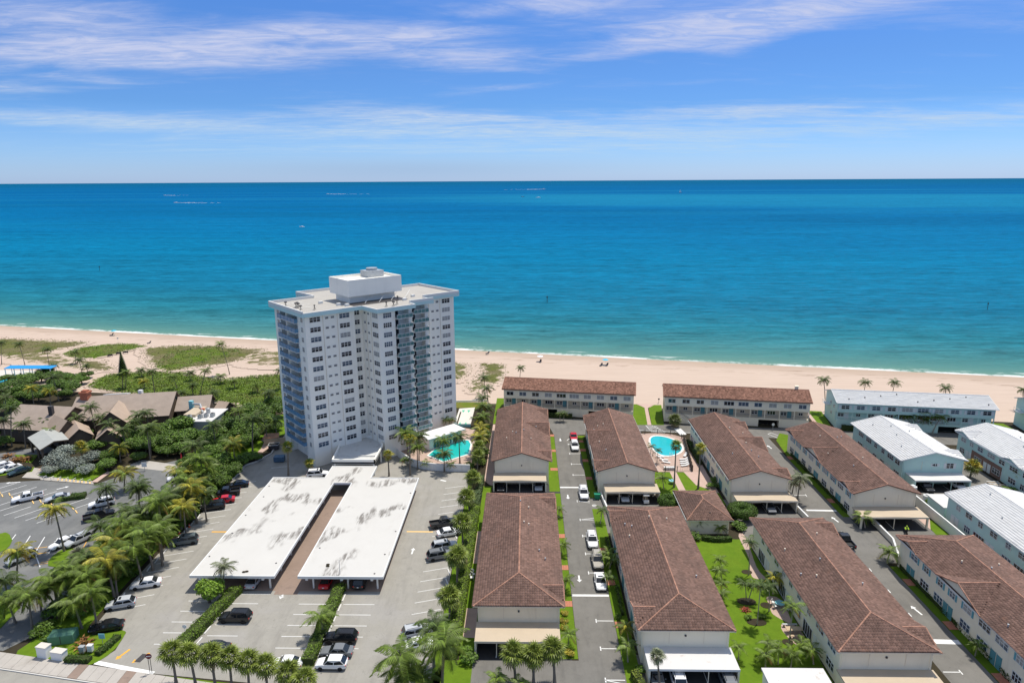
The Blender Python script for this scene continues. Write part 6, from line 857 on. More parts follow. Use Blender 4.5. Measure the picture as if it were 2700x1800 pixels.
# ================================================================ the tower
def build_tower():
    ang = R(42); t = thing('apartment_tower', 'tall white apartment tower with blue and teal balconies beside the beach', 'tower', (-50.11, 148.61, 0), ang)
    ZR = 36.35
    roofp = [(0, 0), (14.9, 0), (15.2, -6.6), (25.7, -6.6), (25.8, -3.9), (32.8, -3.9), (32.6, .6), (44, .6), (43.6, 19), (26, 19), (26, 28.7), (11.2, 28.8), (11.7, 19.3), (0, 19.2)]
    # wall plan, balcony bays left out of it
    wallp = [(1, 1), (13.4, 1), (13.4, 2.4), (16.0, 2.4), (16.0, -5.7), (20.45, -5.7), (20.45, -3.9), (24.2, -3.9), (24.2, -5.7), (24.9, -5.7), (24.9, -3.0), (26.9, -3.0), (26.9, -1.2), (30.6, -1.2), (30.6, -3.0), (31.6, -3.0), (31.6, 1.4), (42.7, 1.4), (42.6, 18), (25, 18), (25, 27.7), (12.2, 27.7), (12.7, 18.2), (1, 18.2), (1, 14.8), (2.6, 14.8), (2.6, 5.1), (1, 5.1)]
    MB().prism(wallp, 0, ZR).build('wall', 'stucco_white', t)
    mb = MB()
    for u in (5.3, 8.9): mb.box(u, .93, 1, u+.05, 1.0-.002, ZR-.02)
    for u in (34.7, 38.2): mb.box(u, 1.33, 1, u+.05, 1.398, ZR-.02)
    mb.box(15.93, .0, 1, 15.998, .05, ZR-.02).box(15.93, -2.2, 1, 15.998, -2.15, ZR-.02)
    mb.build('wall_joint', 'stucco_gallery', t)
    rf = MB(); rf.prism(roofp, ZR, 37.2, 0, 1); rf.build('roof', ['fascia_blue', 'roof_gravel'], t)
    par = MB(); n = len(roofp)
    for i in range(n):
        (x0, y0), (x1, y1) = roofp[i], roofp[(i+1) % n]; l = math.hypot(x1-x0, y1-y0); nx, ny = -(y1-y0)/l, (x1-x0)/l; w = .3
        q = [(x0, y0), (x1, y1), (x1+nx*w, y1+ny*w), (x0+nx*w, y0+ny*w)]
        h = .62 if i in (6, 7, 8, 9, 10, 11, 12, 13, 4) else .16
        par.prism(q, 37.2, 37.2+h+.004*(i % 2))
    par.build('parapet', 'trim_white', t)
    MB().box(15, 6, 37.2, 27.6, 13.2, 39.1).build('lift_house', 'stucco_white', t)
    bx = MB().box(13.8, 4.1, 39.0, 28.6, 14, 42.4)
    for q in (rect(13.8, 4.1, 28.6, 4.35), rect(13.8, 13.75, 28.6, 14), rect(13.8, 4.36, 14.05, 13.74), rect(28.35, 4.36, 28.6, 13.74)): bx.prism(q, 42.4, 43.0)
    pent = bx.build('machine_room', 'stucco_white', t)
    MB().box(22, 9, 42.4, 26.5, 13, 44.0).cyl(24.2, 11, 44.0, 44.6, 1.4, 14).build('cooling_unit', 'metal_grey', pent)
    MB().box(13.5, 1.2, 37.21, 28.6, 5.6, 37.225).build('tar_patch', 'metal_dark', t)
    mb = MB()
    for u, v in ((17.5, 3.2), (21, 2.4), (24.5, 2.6), (29, 3.5)): MB().tube([(u, v, 37.25), (u+3.4, v+2.9, 38.6)], .05, 5).build('brace', 'trim_white', t)
    def vent(u, v, big):
        m = MB()
        for a in range(3): m.tube([(u+.35*math.cos(a*2.09), v+.35*math.sin(a*2.09), 37.2), (u, v, 38.0)], .04, 4)
        m.cyl(u, v, 37.2, 38.1, .06, 6).ell((u, v, 38.25), (.42 if big else .25, .42 if big else .25, .2), 8, 4); return m.build('roof_vent', 'metal_dark', t)
    for u, v in ((2, 5), (2.6, 9), (3.2, 9.6), (2.9, 8.2), (4.6, 3.3), (1.4, 12), (19, -4.4), (22.4, -3.6), (20.6, -5.0), (25.5, 1.2)): vent(u, v, (u*10) % 3 > 1)
    for u, v in ((11, 4.6), (12.2, 2.6), (26.5, 0), (31, 3.2), (9, 10)): MB().box(u, v, 37.2, u+.9, v+.7, 37.75).build('roof_unit', 'trim_white', t)
    mb = MB()
    for v in (3.4, 7, 11): mb.tube([(1.0, v, 38.0), (5.2, v+.2, 38.0)], .03, 4)
    mb.build('antenna_rail', 'metal_grey', t)
    # windows: fourteen storeys
    rd = random.Random(5); kinds = ['glass_dark', 'glass_dark', 'glass_dark', 'glass_blind', 'glass_blue']
    P = 2.318
    gb = {'rail_b': None}
    for f in range(14):
        z = 5.27+P*f; k = lambda: rd.choice(kinds)
        window(t, 3.4, .996, z, 0, 2.5, 1.05, 3, 2, k()); window(t, 10.75, .996, z, 0, 2.5, 1.05, 3, 2, k())
        for u in (6.3, 7.75): window(t, u, .996, z+.05, 0, .75, .42, 1, 2, 'glass_dark')
        window(t, .996, 2.7, z, R(-90), 1.0, 1.05, 3, 2, k()); window(t, .996, 16.0, z-.1, R(-90), 1.1, 1.05, 2, 2, k())
        window(t, 14.7, 2.396, z, 0, 1.3, 1.05, 2, 2, k())
        for v in (.75, -1.0): window(t, 15.996, v, z+.05, R(-90), .75, .42, 1, 2, 'glass_dark')
        window(t, 15.996, -4.1, z, R(-90), 2.4, 1.05, 3, 2, k())
        window(t, 18.3, -5.704, z, 0, 2.1, 1.1, 4, 2, 'glass_blue' if f % 3 else 'glass_dark')
        for u in (35.9, 37.35): window(t, u, 1.396, z+.05, 0, .75, .42, 1, 2, 'glass_dark')
        window(t, 40.1, 1.396, z, 0, 2.4, 1.05, 3, 2, k())
        zb = z-1.05                                     # balcony slab level
        # left face: blue balconies, the slab projects past the wall
        MB().box(.25, 5.0, zb-.14, 2.6, 14.9, zb).build('balcony_slab', 'trim_white', t)
        r = MB().box(.25, 5.0, zb+.02, .31, 14.9, zb+.95).box(.31, 5.0, zb+.02, .98, 5.06, zb+.95).box(.31, 14.84, zb+.02, .98, 14.9, zb+.95); r.build('balcony_panel', 'balcony_blue', t)
        r = MB().box(.22, 4.97, zb+.95, .34, 14.93, zb+1.02)
        for q in range(6): v = 5.0+9.85*q/5; r.box(.20, v, zb, .25, v+.06, zb+.96)
        r.build('balcony_rail', 'balcony_blue', t)
        MB().box(2.52, 5.6, zb+.02, 2.58, 7.8, zb+1.9).box(2.52, 11.4, zb+.02, 2.58, 13.8, zb+1.9).build('sliding_door', 'glass_dark', t)
        if f % 2: MB().box(.3, 9.8, zb, 2.55, 9.95, zb+2.1).build('divider', 'stucco_white', t)
        else: MB().box(.3, 9.8, zb, 2.55, 9.95, zb+2.1).build('divider', 'stucco_white', t)
        for u0, u1, v0, vo in ((20.45, 24.2, -3.9, -6.55), (26.9, 30.6, -1.2, -3.85)):   # teal glass balconies
            MB().box(u0+.01, vo, zb-.13, u1+.75, v0, zb).build('balcony_slab', 'trim_white', t)
            MB().box(u0+.02, vo+.05, zb+.05, u1+.7, vo+.09, zb+.88).box(u1+.66, vo+.1, zb+.05, u1+.7, vo+.9, zb+.88).build('balcony_panel', 'balcony_teal', t)
            r = MB().box(u0, vo+.02, zb+.88, u1+.74, vo+.12, zb+.96).box(u1+.63, vo+.12, zb+.88, u1+.73, vo+.9, zb+.96)
            for q in range(5): x = u0+.05+(u1+.62-u0)*q/4; r.box(x, vo+.03, zb, x+.05, vo+.10, zb+.88)
            r.build('balcony_rail', 'trim_white', t)
            d = MB().box(u0+.15, v0-.06, zb+.03, u0+1.9, v0-.004, zb+1.95).build('sliding_door', 'glass_dark', t)
            MB().box(u0+.95, v0-.09, zb+.03, u0+1.05, v0-.061, zb+1.95).build('door_frame', 'trim_white', d)
    # low wing roof on the pool side
    MB().box(27, -8.5, 0, 37, -3.9, 3.0).build('lobby_wall', 'stucco_white', t); MB().box(26.4, -9.1, 3.0, 38, -3.86, 3.3).build('lobby_roof', 'trim_white', t)
    for i in range(4): window(t, 29+i*2, -8.504, 1.5, 0, 1.5, 2.2, 2, 1, 'glass_blue')
    return t
TOWER = build_tower()
# entrance canopy and the covered link to the car park roof
t = thing('entrance_canopy', 'flat concrete entrance canopy with upstand edges at the foot of the tower', 'canopy', (-44.6, 145.1, 0))
cp = [(0, 0), (9.9, 0), (9.9, 9.5), (7.3, 14.6), (2.6, 16.2), (-1.0, 11.8)]
MB().prism(cp, 3.1, 3.5, 0, 1).build('canopy_slab', ['stucco_white', 'canopy_roof'], t)
mb = MB()
for i in range(len(cp)):
    a, b = Vector((*cp[i], 0)), Vector((*cp[(i+1) % len(cp)], 0)); d = (b-a).normalized(); nn = Vector((-d.y, d.x, 0))*.28
    mb.prism([(a.x, a.y), (b.x, b.y), ((b+nn).x, (b+nn).y), ((a+nn).x, (a+nn).y)], 3.0, 4.15+.004*(i % 2))
mb.build('upstand', 'stucco_white', t); MB().box(.4, 3.2, 3.5, 9.5, 3.5, 3.72).build('roof_kerb', 'canopy_roof', t)
for x, y in ((.3, .4), (9.3, .4), (.3, 8), (9.3, 8)): MB().box(x, y, 0, x+.35, y+.35, 3.05).build('column', 'stucco_white', t)
def build_carport():
    t = thing('carport', 'long white flat roofed double carport with dark stains in front of the tower', 'carport', (-55.7, 99.8, 0))
    p = [(0, 0), (14.1, 0), (14.1, 35.7), (18.0, 35.7), (18.0, 0), (32.1, 0), (32.1, 38.4), (21.6, 38.4), (21.6, 44.6), (11.4, 44.6), (11.4, 38.4), (0, 38.4)]
    MB().prism(p, 2.45, 2.78).build('roof', 'membrane_white', t)
    mb = MB()
    for i in range(len(p)):
        a, b = Vector((*p[i], 0)), Vector((*p[(i+1) % len(p)], 0)); d = (b-a).normalized(); nn = Vector((-d.y, d.x, 0)); o = -nn*.04; w = nn*.16
        mb.prism([((a+o).x, (a+o).y), ((b+o).x, (b+o).y), ((b+w).x, (b+w).y), ((a+w).x, (a+w).y)], 2.40, 2.86+.003*(i % 2))
    mb.build('edge_trim', 'trim_white', t)
    for x in (2.4, 12.9, 20.2, 26, 30.9):
        for k in range(8): MB().box(x-.12, .9+k*5.1, 0, x+.12, 1.15+k*5.1, 2.45).build('post', 'stucco_white', t)
    for x in (1.6, 12.1, 19.4, 25.2, 30.2): MB().box(x-.2, .1, 2.0, x+.2, .45, 2.40).build('flood_lamp', 'plastic_white', t)
    for x, y in ((.6, 6), (1.2, 14), (.9, 21), (1.4, 29), (.7, 34), (31, 7), (31.4, 15), (31.2, 24), (31.5, 31), (13, 4), (19, 9), (30.5, 1.0)): MB().cyl(x, y, 2.78, 2.83, .16, 8).build('roof_drain', 'metal_dark', t)
    mb = MB()
    for x, y in ((8.6, 1.2), (9.0, 1.35), (22, 3.6), (22.1, 3.1)): mb.ell((x, y, 2.85), (.35, .25, .12), 7, 4)
    mb.build('leaf_pile', 'soil', t)
build_carport()
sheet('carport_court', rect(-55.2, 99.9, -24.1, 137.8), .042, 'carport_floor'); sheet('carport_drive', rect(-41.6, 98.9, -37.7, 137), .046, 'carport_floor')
# ================================================================ pools, walls, fences
def pool(name, label, poly, inner, water, z=.09):
    t = thing(name, label, 'pool', (poly[0][0], poly[0][1], 0)); ox, oy = poly[0]
    L_ = lambda P: [(x-ox, y-oy) for x, y in P]
    cx = sum(p[0] for p in poly)/len(poly); cy = sum(p[1] for p in poly)/len(poly)
    out = [(x+(x-cx)/math.hypot(x-cx, y-cy)*.55, y+(y-cy)/math.hypot(x-cx, y-cy)*.55) for x, y in poly]
    mb = MB(); n = len(poly); a, b = L_(out), L_(poly)
    for i in range(n):
        j = (i+1) % n; mb.face([(*a[i], z+.08), (*a[j], z+.08), (*b[j], z+.08), (*b[i], z+.08)][::-1]); mb.face([(*b[i], z+.08), (*b[j], z+.08), (*b[j], z-.02), (*b[i], z-.02)]); mb.face([(*a[i], z+.08), (*a[i], z-.05), (*a[j], z-.05), (*a[j], z+.08)])
    mb.build('coping', 'pool_tile', t); MB().face([(*p, z+.015) for p in b]).build('pool_water', water, t); return t
pool('swimming_pool', 'angular turquoise pool between the tower and the coconut palms', [(-24.2, 157.3), (-20.0, 153.4), (-14.4, 158.2), (-14.4, 164.6), (-15.2, 167.2), (-20.9, 168.3)], None, 'pool_aqua')
oval = [(35.1+3.75*math.cos(a)+.55*math.cos(2*a), 164.0+6.6*math.sin(a)) for a in [i*6.2832/36 for i in range(36)]]
pool('swimming_pool', 'oval turquoise pool enclosed by a fence between the tile houses', oval, None, 'pool_cyan')
pool('swimming_pool', 'turquoise pool at the left edge below the blue sun shade', [(-190, 214), (-179, 216.5), (-175.5, 221), (-176.6, 226.5), (-183, 225), (-192, 222)], None, 'pool_cyan', .12)
def wall_run(name, label, pts, h, m, th=.22, cat='wall', cap=None):
    t = thing(name, label, cat, (pts[0][0], pts[0][1], 0)); ox, oy = pts[0]
    for i, (a, b) in enumerate(zip(pts, pts[1:])):
        a, b = Vector((a[0]-ox, a[1]-oy, 0)), Vector((b[0]-ox, b[1]-oy, 0)); d = (b-a).normalized(); nn = Vector((-d.y, d.x, 0))*th/2
        q = [((a-nn).x, (a-nn).y), ((b-nn).x, (b-nn).y), ((b+nn).x, (b+nn).y), ((a+nn).x, (a+nn).y)]
        MB().prism(q, 0, h+.003*(i % 2)).build('wall_panel', m, t)
        if cap: q = [((a-nn*1.4).x, (a-nn*1.4).y), ((b-nn*1.4).x, (b-nn*1.4).y), ((b+nn*1.4).x, (b+nn*1.4).y), ((a+nn*1.4).x, (a+nn*1.4).y)]; MB().prism(q, h+.01, h+.09+.003*(i % 2)).build('wall_cap', cap, t)
    return t
wall_run('pool_wall', 'white curved wall between the tower pool and the parking lot', [(-33.8, 160.2), (-31.4, 156.4), (-29.3, 153.6), (-27.2, 151.0), (-24.6, 149.3), (-21.5, 148.4), (-18, 148.0), (-13.2, 147.8)], 1.7, 'sea_wall_paint', cap='trim_white')
wall_run('boundary_wall', 'long white boundary wall between the tile house and the light blue house', [(80.7, 136.5), (80.7, 122), (80.6, 108), (80.5, 88)], 2.0, 'sea_wall_paint', cap='trim_white')
wall_run('ramp_wall', 'low white wall beside the carport next to the one-way lane', [(55.0, 132.5), (55.6, 124.5)], 1.1, 'stucco_cream', cap='trim_white')
wall_run('ramp_wall', 'low white wall along the carport beside the right edge lawn', [(68.0, 124.0), (67.9, 116.2), (65.6, 109.6)], 1.1, 'stucco_cream', cap='trim_white')
wall_run('ramp_wall', 'low white wall along the carport with the golf cart', [(15.9, 135.4), (16.6, 127.0), (16.6, 122.2)], .9, 'stucco_cream', cap='trim_white')
wall_run('beach_fence', 'low white fence at the beach end of the tower garden', [(-22.2, 198.9), (-11.8, 199.6)], .6, 'sea_wall_paint', .15, 'fence')
wall_run('shuffle_fence', 'pale glass fence along the shuffleboard court', [(-20.2, 177.5), (-15.4, 177.5)], .9, 'canvas_teal', .06, 'fence')
wall_run('kerb_wall', 'pale kerb wall curving along the shaded drive left of the tower', [(-66.9, 142.6), (-67.2, 150.8), (-65.3, 153), (-63.6, 158), (-64.6, 166)], .35, 'curb_concrete', .25, 'wall')
def rail_fence(label, pts, h=1.2, m='rail_dark', sp=.5):
    t = thing('pool_fence', label, 'fence', (pts[0][0], pts[0][1], 0)); ox, oy = pts[0]
    for a, b in zip(pts, pts[1:]):
        a, b = Vector((a[0]-ox, a[1]-oy, 0)), Vector((b[0]-ox, b[1]-oy, 0)); l = (b-a).length; mb = MB()
        mb.tube([a+Vector((0, 0, h)), b+Vector((0, 0, h))], .035, 4).tube([a+Vector((0, 0, .2)), b+Vector((0, 0, .2))], .025, 4)
        for i in range(int(l/sp)): p = a+(b-a)*(i*sp/l); mb.tube([p+Vector((0, 0, .2)), p+Vector((0, 0, h))], .018, 3)
        mb.build('fence_panel', m, t); MB().box(a.x-.07, a.y-.07, 0, a.x+.07, a.y+.07, h+.12).build('fence_post', m, t)
rail_fence('dark metal fence around the oval pool deck', [(30.2, 171), (31.6, 172.4), (35, 172.8), (38.2, 171.8), (40.6, 169.2), (39.6, 160), (38.3, 148.5), (35, 148.4), (32.3, 148.4), (31.0, 157.5), (29.6, 160)])
FE = thing('garden_screen', 'brown timber screen along the right side of the oval pool', 'fence', (40.9, 168.6, 0))
for i in range(10):
    y = -i*2.05; MB().box(.0-i*.262, y-1.95, .05, .08-i*.262, y, 1.55).build('screen_panel', 'bark', FE)
def loungers(spots, label):
    for i, (x, y, a) in enumerate(spots):
        t = thing('sun_lounger', label[i], 'lounger', (x, y, .07), R(a), 'white loungers by the oval pool')
        MB().box(-.95, -.3, .26, .45, .3, .32).build('seat', 'plastic_white', t); MB().loft([[(x_, y_, z_) for y_, z_ in ((-.3, za), (.3, za), (.3, za+.06), (-.3, za+.06))] for x_, za in ((.45, .26), (1.05, .62))]).build('backrest', 'plastic_white', t)
        for sx in (-.8, .4):
            for sy in (-.25, .25): MB().box(sx-.03, sy-.03, 0, sx+.03, sy+.03, .26).build('leg', 'plastic_white', t)
loungers([(32.6, 156.4, 170), (33.2, 154.6, 165), (33.4, 153.0, 160), (37.9, 154.9, 8), (37.7, 153.6, 12), (37.5, 152.4, 8), (37.4, 151.2, 14), (38.9, 157.4, 60)],
         [f'white lounger, {ordinal(i)} from the pool along the left fence' for i in range(3)]+[f'white lounger, {ordinal(i)} from the pool along the right screen' for i in range(4)]+['white lounger at the right corner of the oval pool, turned towards the water'])
t = thing('storage_bench', 'white deck bench at the front left corner of the oval pool fence', 'bench', (33.4, 149.4, .07)); MB().box(-1.2, -.4, .0, 1.2, .4, .55).build('chest', 'metal_grey', t); MB().box(-1.28, -.46, .55, 1.28, .46, .62).build('lid', 'plastic_white', t)
t = thing('pool_ladder', 'small white pool ladder at the near end of the oval pool', 'ladder', (35.4, 157.0, .1)); MB().tube([(-.25, 0, 0), (-.25, 0, .8), (-.25, .5, .8), (-.25, .6, .0)], .035, 5).build('rail', 'plastic_white', t); MB().tube([(.25, 0, 0), (.25, 0, .8), (.25, .5, .8), (.25, .6, .0)], .035, 5).build('rail', 'plastic_white', t)
# shuffleboard markings
SC_ = bpy.data.objects['shuffleboard_court']
for x in (-18.6, -17.0):
    MB().face([(x-.5, 179, .08), (x+.5, 179, .08), (x, 181.4, .08)]).build('court_triangle', 'court_green', SC_); MB().face([(x-.5, 191.5, .08), (x, 189.2, .08), (x+.5, 191.5, .08)]).build('court_triangle', 'court_green', SC_)
MB().face([(-19.6, 179.5, .08), (-19.2, 179.5, .08), (-19.1, 190, .08), (-19.5, 190, .08)]).build('court_planter', 'soil', SC_)
# white flat shed in the garden corner
t = thing('flat_shed', 'white flat roofed shed at the bottom edge beside the garden palms', 'shed', (31.2, 74.4, 0))
MB().box(.2, .2, 0, 7.9, 4.5, 2.55).build('wall', 'stucco_white', t); MB().box(0, 0, 2.55, 8.15, 4.75, 2.8).build('roof', 'membrane_plain', t)
# ================================================================ beach club
def club_gable(t, x0, y0, x1, y1, depth_f, depth_b, zr, ze, m='shingle', wall='bark'):
    """ridge from (x0,y0) to (x1,y1); eaves depth_f in front and depth_b behind"""
    a, b = Vector((x0, y0, 0)), Vector((x1, y1, 0)); d = (b-a).normalized(); nn = Vector((-d.y, d.x, 0))
    f0, f1, b0, b1 = a-nn*depth_f, b-nn*depth_f, a+nn*depth_b, b+nn*depth_b; V3 = lambda p, z: (p.x, p.y, z)
    rb = MB().face([V3(f0, ze), V3(f1, ze), V3(b, zr), V3(a, zr)]).face([V3(b1, ze), V3(b0, ze), V3(a, zr), V3(b, zr)])
    for p, q, zp, zq in ((f0, f1, ze, ze), (b1, b0, ze, ze), (f1, b, ze, zr), (b, b1, zr, ze), (b0, a, ze, zr), (a, f0, zr, ze)): rb.face([V3(p, zp-.3), V3(q, zq-.3), V3(q, zq), V3(p, zp)], 1)
    rb.face([V3(f0, ze-.3), V3(a, zr-.3), V3(b, zr-.3), V3(f1, ze-.3)], 1)
    rb.build('roof', [m, 'bark'], t)
    i = .5; wf0, wf1, wb0, wb1 = f0+nn*i+d*i, f1+nn*i-d*i, b0-nn*i+d*i, b1-nn*i-d*i
    MB().prism([(p.x, p.y) for p in (wf0, wf1, wb1, wb0)], 0, ze-.1).build('wall', wall, t)
    for p, q in ((f0, b0), (f1, b1)):
        s = 1 if p is f0 else -1; mid = (a if p is f0 else b)+d*i*s
        MB().face([V3(p+d*i*s+nn*i, ze-.12), V3(q+d*i*s-nn*i, ze-.12), V3(mid, zr-.32)]).build('gable', wall, t)
def build_club():
    t = thing('beach_club', 'low sprawling beach club with brown shingle roofs among palms', 'club house', (-118, 172, 0))
    o = lambda x, y: (x+118, y-172)
    club_gable(t, *o(-125.4, 179.2), *o(-100.0, 184.6), 9.0, 5.5, 8.0, 3.8)
    club_gable(t, *o(-100.0, 185.0), *o(-91.0, 187.2), 5.5, 4.0, 6.2, 3.6)
    club_gable(t, *o(-138.0, 174.6), *o(-121.5, 172.4), 8.5, 6.0, 7.4, 3.6)
    club_gable(t, *o(-124.6, 168.4), *o(-118.0, 163.8), 3.2, 3.2, 6.6, 3.4, 'shingle_tan')
    club_gable(t, *o(-112.9, 178.0), *o(-109.4, 168.0), 4.2, 4.2, 7.5, 3.6, 'shingle_tan')
    club_gable(t, *o(-118.5, 167.0), *o(-113.0, 160.5), 3.0, 3.0, 5.6, 3.2, 'shingle_tan')
    club_gable(t, *o(-108.5, 166.0), *o(-105.5, 160.0), 3.0, 3.0, 5.6, 3.2, 'shingle_tan')
    MB().box(24.8, -1.0, 0, 33.6, 7.0, 3.7).build('kitchen_wall', 'metal_grey', t); MB().box(24.6, -1.2, 3.7, 33.8, 9.5, 3.9).build('flat_roof', 'membrane_plain', t)
    MB().box(24.7, 2.2, 3.9, 28, 9.3, 4.6).build('roof_block', 'membrane_tan', t); MB().box(23.2, 8.5, 3.9, 24.2, 9.6, 6.3).build('chimney', 'canvas_teal', t)
    MB().tube([(23.8, 9, 5.4), (26.4, 8.6, 5.4), (28.6, 5.2, 4.2)], .3, 6).build('duct', 'metal_grey', t)
    for i, (x, y) in enumerate(((26.4, .6), (29.2, .9), (30.4, 1.8), (32, 2.2))): u = MB().box(x, y, 3.9, x+1.0, y+1.0, 4.9).build('air_handler', 'metal_grey', t); MB().cyl(x+.5, y+.5, 4.9, 5.0, .4, 10).build('fan_cover', 'metal_dark', u)
    MB().cyl(30, 5.6, 3.9, 5.1, .55, 10).ell((30, 5.6, 5.1), (.55, .55, .35), 10, 5).build('vent_cowl', 'metal_grey', t); MB().box(27.6, 6.2, 4.6, 28.6, 6.6, 5.0).build('exhaust_box', 'cone_orange', t)
    club_gable(t, *o(-88.0, 184.5), *o(-84.4, 183.2), 2.2, 2.2, 5.2, 3.6, 'shingle_tan')
    ch = MB().box(-5.8, 6.2, 4, -3.8, 8.2, 9.2).box(-6.0, 6.0, 9.2, -3.6, 8.4, 9.6).build('chimney', 'chimney_brick', t); MB().box(-5.5, 6.5, 9.6, -4.1, 7.9, 10).build('chimney_cap', 'chimney_brick', ch)
    MB().box(-9.0, -2.4, 4, -8.0, -1.4, 8.4).build('chimney', 'metal_dark', t)
    MB().loft([[(x, y, z) for x, y, z in ((xx, 9.6+yy, 7.6), (xx, 11.4+yy, 7.3), (xx, 11.4+yy, 7.5), (xx, 9.6+yy, 7.9))] for xx, yy in ((-1.5, 0), (4.6, 1.4))]).build('skylight', 'trim_white', t)
    MB().box(8.0, 10.6, 6.6, 9.0, 11.6, 8.8).build('vent_hood', 'trim_white', t); MB().tube([(9, 8, 6), (9, 8, 6.6)], .1).build('vent_pipe', 'trim_white', t)
build_club()
t = thing('porte_cochere', 'grey shingle gabled carriage porch in front of the beach club', 'porch', (-119, 158, 0))
a0 = Vector((-123.4, 162.0, 0)); a1 = Vector((-115.2, 154.2, 0))
club_like = [(-6.1, .5), (-2.9, 7.3), (5.2, -.6), (2.7, -7.5)]
rb = MB(); A_, B_2, C_2, D_2 = [(x, y, 4.0) for x, y in club_like]
ra = ((A_[0]+B_2[0])/2-.0, (A_[1]+B_2[1])/2, 4.9); rc = ((C_2[0]+D_2[0])/2, (C_2[1]+D_2[1])/2, 4.9)
rb.face([D_2, rc, ra, A_]).face([B_2, ra, rc, C_2]); low = lambda p: (p[0], p[1], p[2]-.3)
for p, q in ((A_, D_2), (D_2, rc), (rc, C_2), (C_2, B_2), (B_2, ra), (ra, A_)): rb.face([low(p), low(q), q, p], 1)
rb.build('roof', ['shingle_grey', 'bark'], t)
for x, y in ((-5.4, .6), (-3.2, 6.2), (4.2, -.6), (2.4, -6.4), (-1.2, -3.0)): MB().box(x-.2, y-.2, 0, x+.2, y+.2, 3.75).build('post', 'bark', t)
t = thing('awning', 'pale blue awning between the carriage porch and the club roof', 'awning', (-118, 163, 0)); MB().prism([(-2.8, 3.0), (2.6, .6), (2.4, -2.4), (-.6, -.2)], 3.0, 3.15).build('canvas', 'canvas_teal', t)
for x, y in ((-2.5, 2.7), (2.3, .5), (2.1, -2.1)): MB().cyl(x, y, 0, 3, .06, 6).build('post', 'metal_grey', t)
t = thing('beach_pavilion', 'long bright blue shade canopy beside the pool at the left edge', 'shade canopy', (-174.5, 228, .1))
MB().loft([[(x, -1.7, 2.9), (x, 1.7, 3.15), (x, 1.7, 3.25), (x, -1.7, 3.0)] for x in (-8.2, 8.6)]).build('canvas', 'canvas_blue', t)
for i in range(6):
    for y in (-1.5, 1.5): MB().box(-8+i*3.2, y-.1, 0, -7.8+i*3.2, y+.1, 2.95).build('post', 'plastic_white', t)
for i in range(9):
    tt = thing('deck_chair', f'dark deck chair under the blue canopy, {ordinal(i)} from the left', 'chair', (-183+i*1.9, 226.3+(i % 3)*.9, .1), R(20*i), 'deck chairs under the blue canopy')
    MB().box(-.8, -.3, .25, .4, .3, .33).build('seat', 'cloth_dark', tt); MB().box(.4, -.3, .3, .9, .3, .7).build('backrest', 'cloth_dark', tt)
    for sx in (-.7, .3): MB().box(sx, -.25, 0, sx+.06, .25, .25).build('leg', 'metal_grey', tt)
# ================================================================ plants
LEAFC = {'g': (.125, .185, .022), 'd': (.078, .118, .022), 'y': (.29, .265, .022), 's': (.17, .19, .10)}
def frond_mesh(L_, droop, lift, nleaf=17, wid=.80, name='frond', hang=.45):
    mb = MB(); pts = []; x = z = 0; a = lift; n = 9
    for i in range(n): pts.append((x, z)); x += math.cos(a)*L_/(n-1); z += math.sin(a)*L_/(n-1); a -= droop/(n-1)*(1.0+.5*i/n)
    for i in range(n-1):
        w = .05*(1-i/n)+.012; (x0, z0), (x1, z1) = pts[i], pts[i+1]
        mb.face([(x0, -w, z0), (x1, -w*.8, z1), (x1, w*.8, z1), (x0, w, z0)])
    for i in range(nleaf):
        t = .10+.9*i/(nleaf-1); q = t*(n-1); j = min(int(q), n-2); fr = q-j
        px = pts[j][0]*(1-fr)+pts[j+1][0]*fr; pz = pts[j][1]*(1-fr)+pts[j+1][1]*fr
        l = wid*(math.sin(math.pi*min(1, t*.80+.16))**.7)*(1 if t < .95 else .8); sw = .55*l+(.25 if t > .9 else 0); b = L_/nleaf*.80
        for s in (-1, 1):
            dz = -hang*l*(.7+.5*random.random())
            mb.face([(px-b*.5, s*.02, pz), (px+b*.5, s*.02, pz+.01), (px+sw+b*.25, s*l, pz+dz), (px+sw-b*.15, s*l*.96, pz+dz-.03)][::s])
    return mb.mesh(name, 'frond')
def fan_mesh(pl, r, droop, name='fan_leaf'):
    mb = MB(); mb.face([(0, -.025, 0), (pl, -.02, 0), (pl, .02, 0), (0, .025, 0)]); n = 12
    for i in range(n):
        a = -2.1+4.2*i/(n-1); rr_ = r*(1-.12*abs(a)/2.1)*(.92+.16*random.random()); c, s = math.cos(a), math.sin(a); pw = .17
        bend = droop*(.4+.5*random.random())
        m1 = (pl+c*rr_*.55, s*rr_*.55, .05+.05*(i % 2)); tip = (pl+c*rr_, s*rr_, -rr_*bend)
        mb.face([(pl, 0, 0), (m1[0]+s*pw*r*.5, m1[1]-c*pw*r*.5, m1[2]), (tip[0], tip[1], tip[2]), (m1[0]-s*pw*r*.5, m1[1]+c*pw*r*.5, m1[2])])
    return mb.mesh(name, 'frond')
FR = {'coco': [frond_mesh(3.3, 1.5, 1.15), frond_mesh(3.6, 1.55, .75), frond_mesh(3.6, 1.5, .32), frond_mesh(3.2, 1.35, -.12), frond_mesh(2.7, .9, -.55)],
      'xmas': [frond_mesh(1.9, 1.6, 1.15, 13, .50, 'frond', .25), frond_mesh(2.0, 1.7, .8, 13, .50, 'frond', .25), frond_mesh(1.9, 1.6, .4, 13, .50, 'frond', .25), frond_mesh(1.6, 1.3, .0, 13, .48, 'frond', .3), frond_mesh(1.6, 1.3, .0, 13, .48, 'frond', .3)],
      'sabal': [fan_mesh(.9, .95, .35), fan_mesh(.95, 1.0, .55), fan_mesh(.95, 1.0, .75)], 'wash': [fan_mesh(.8, .85, .4), fan_mesh(.85, .85, .7), fan_mesh(.75, .8, 1.0)]}
TRK = {}
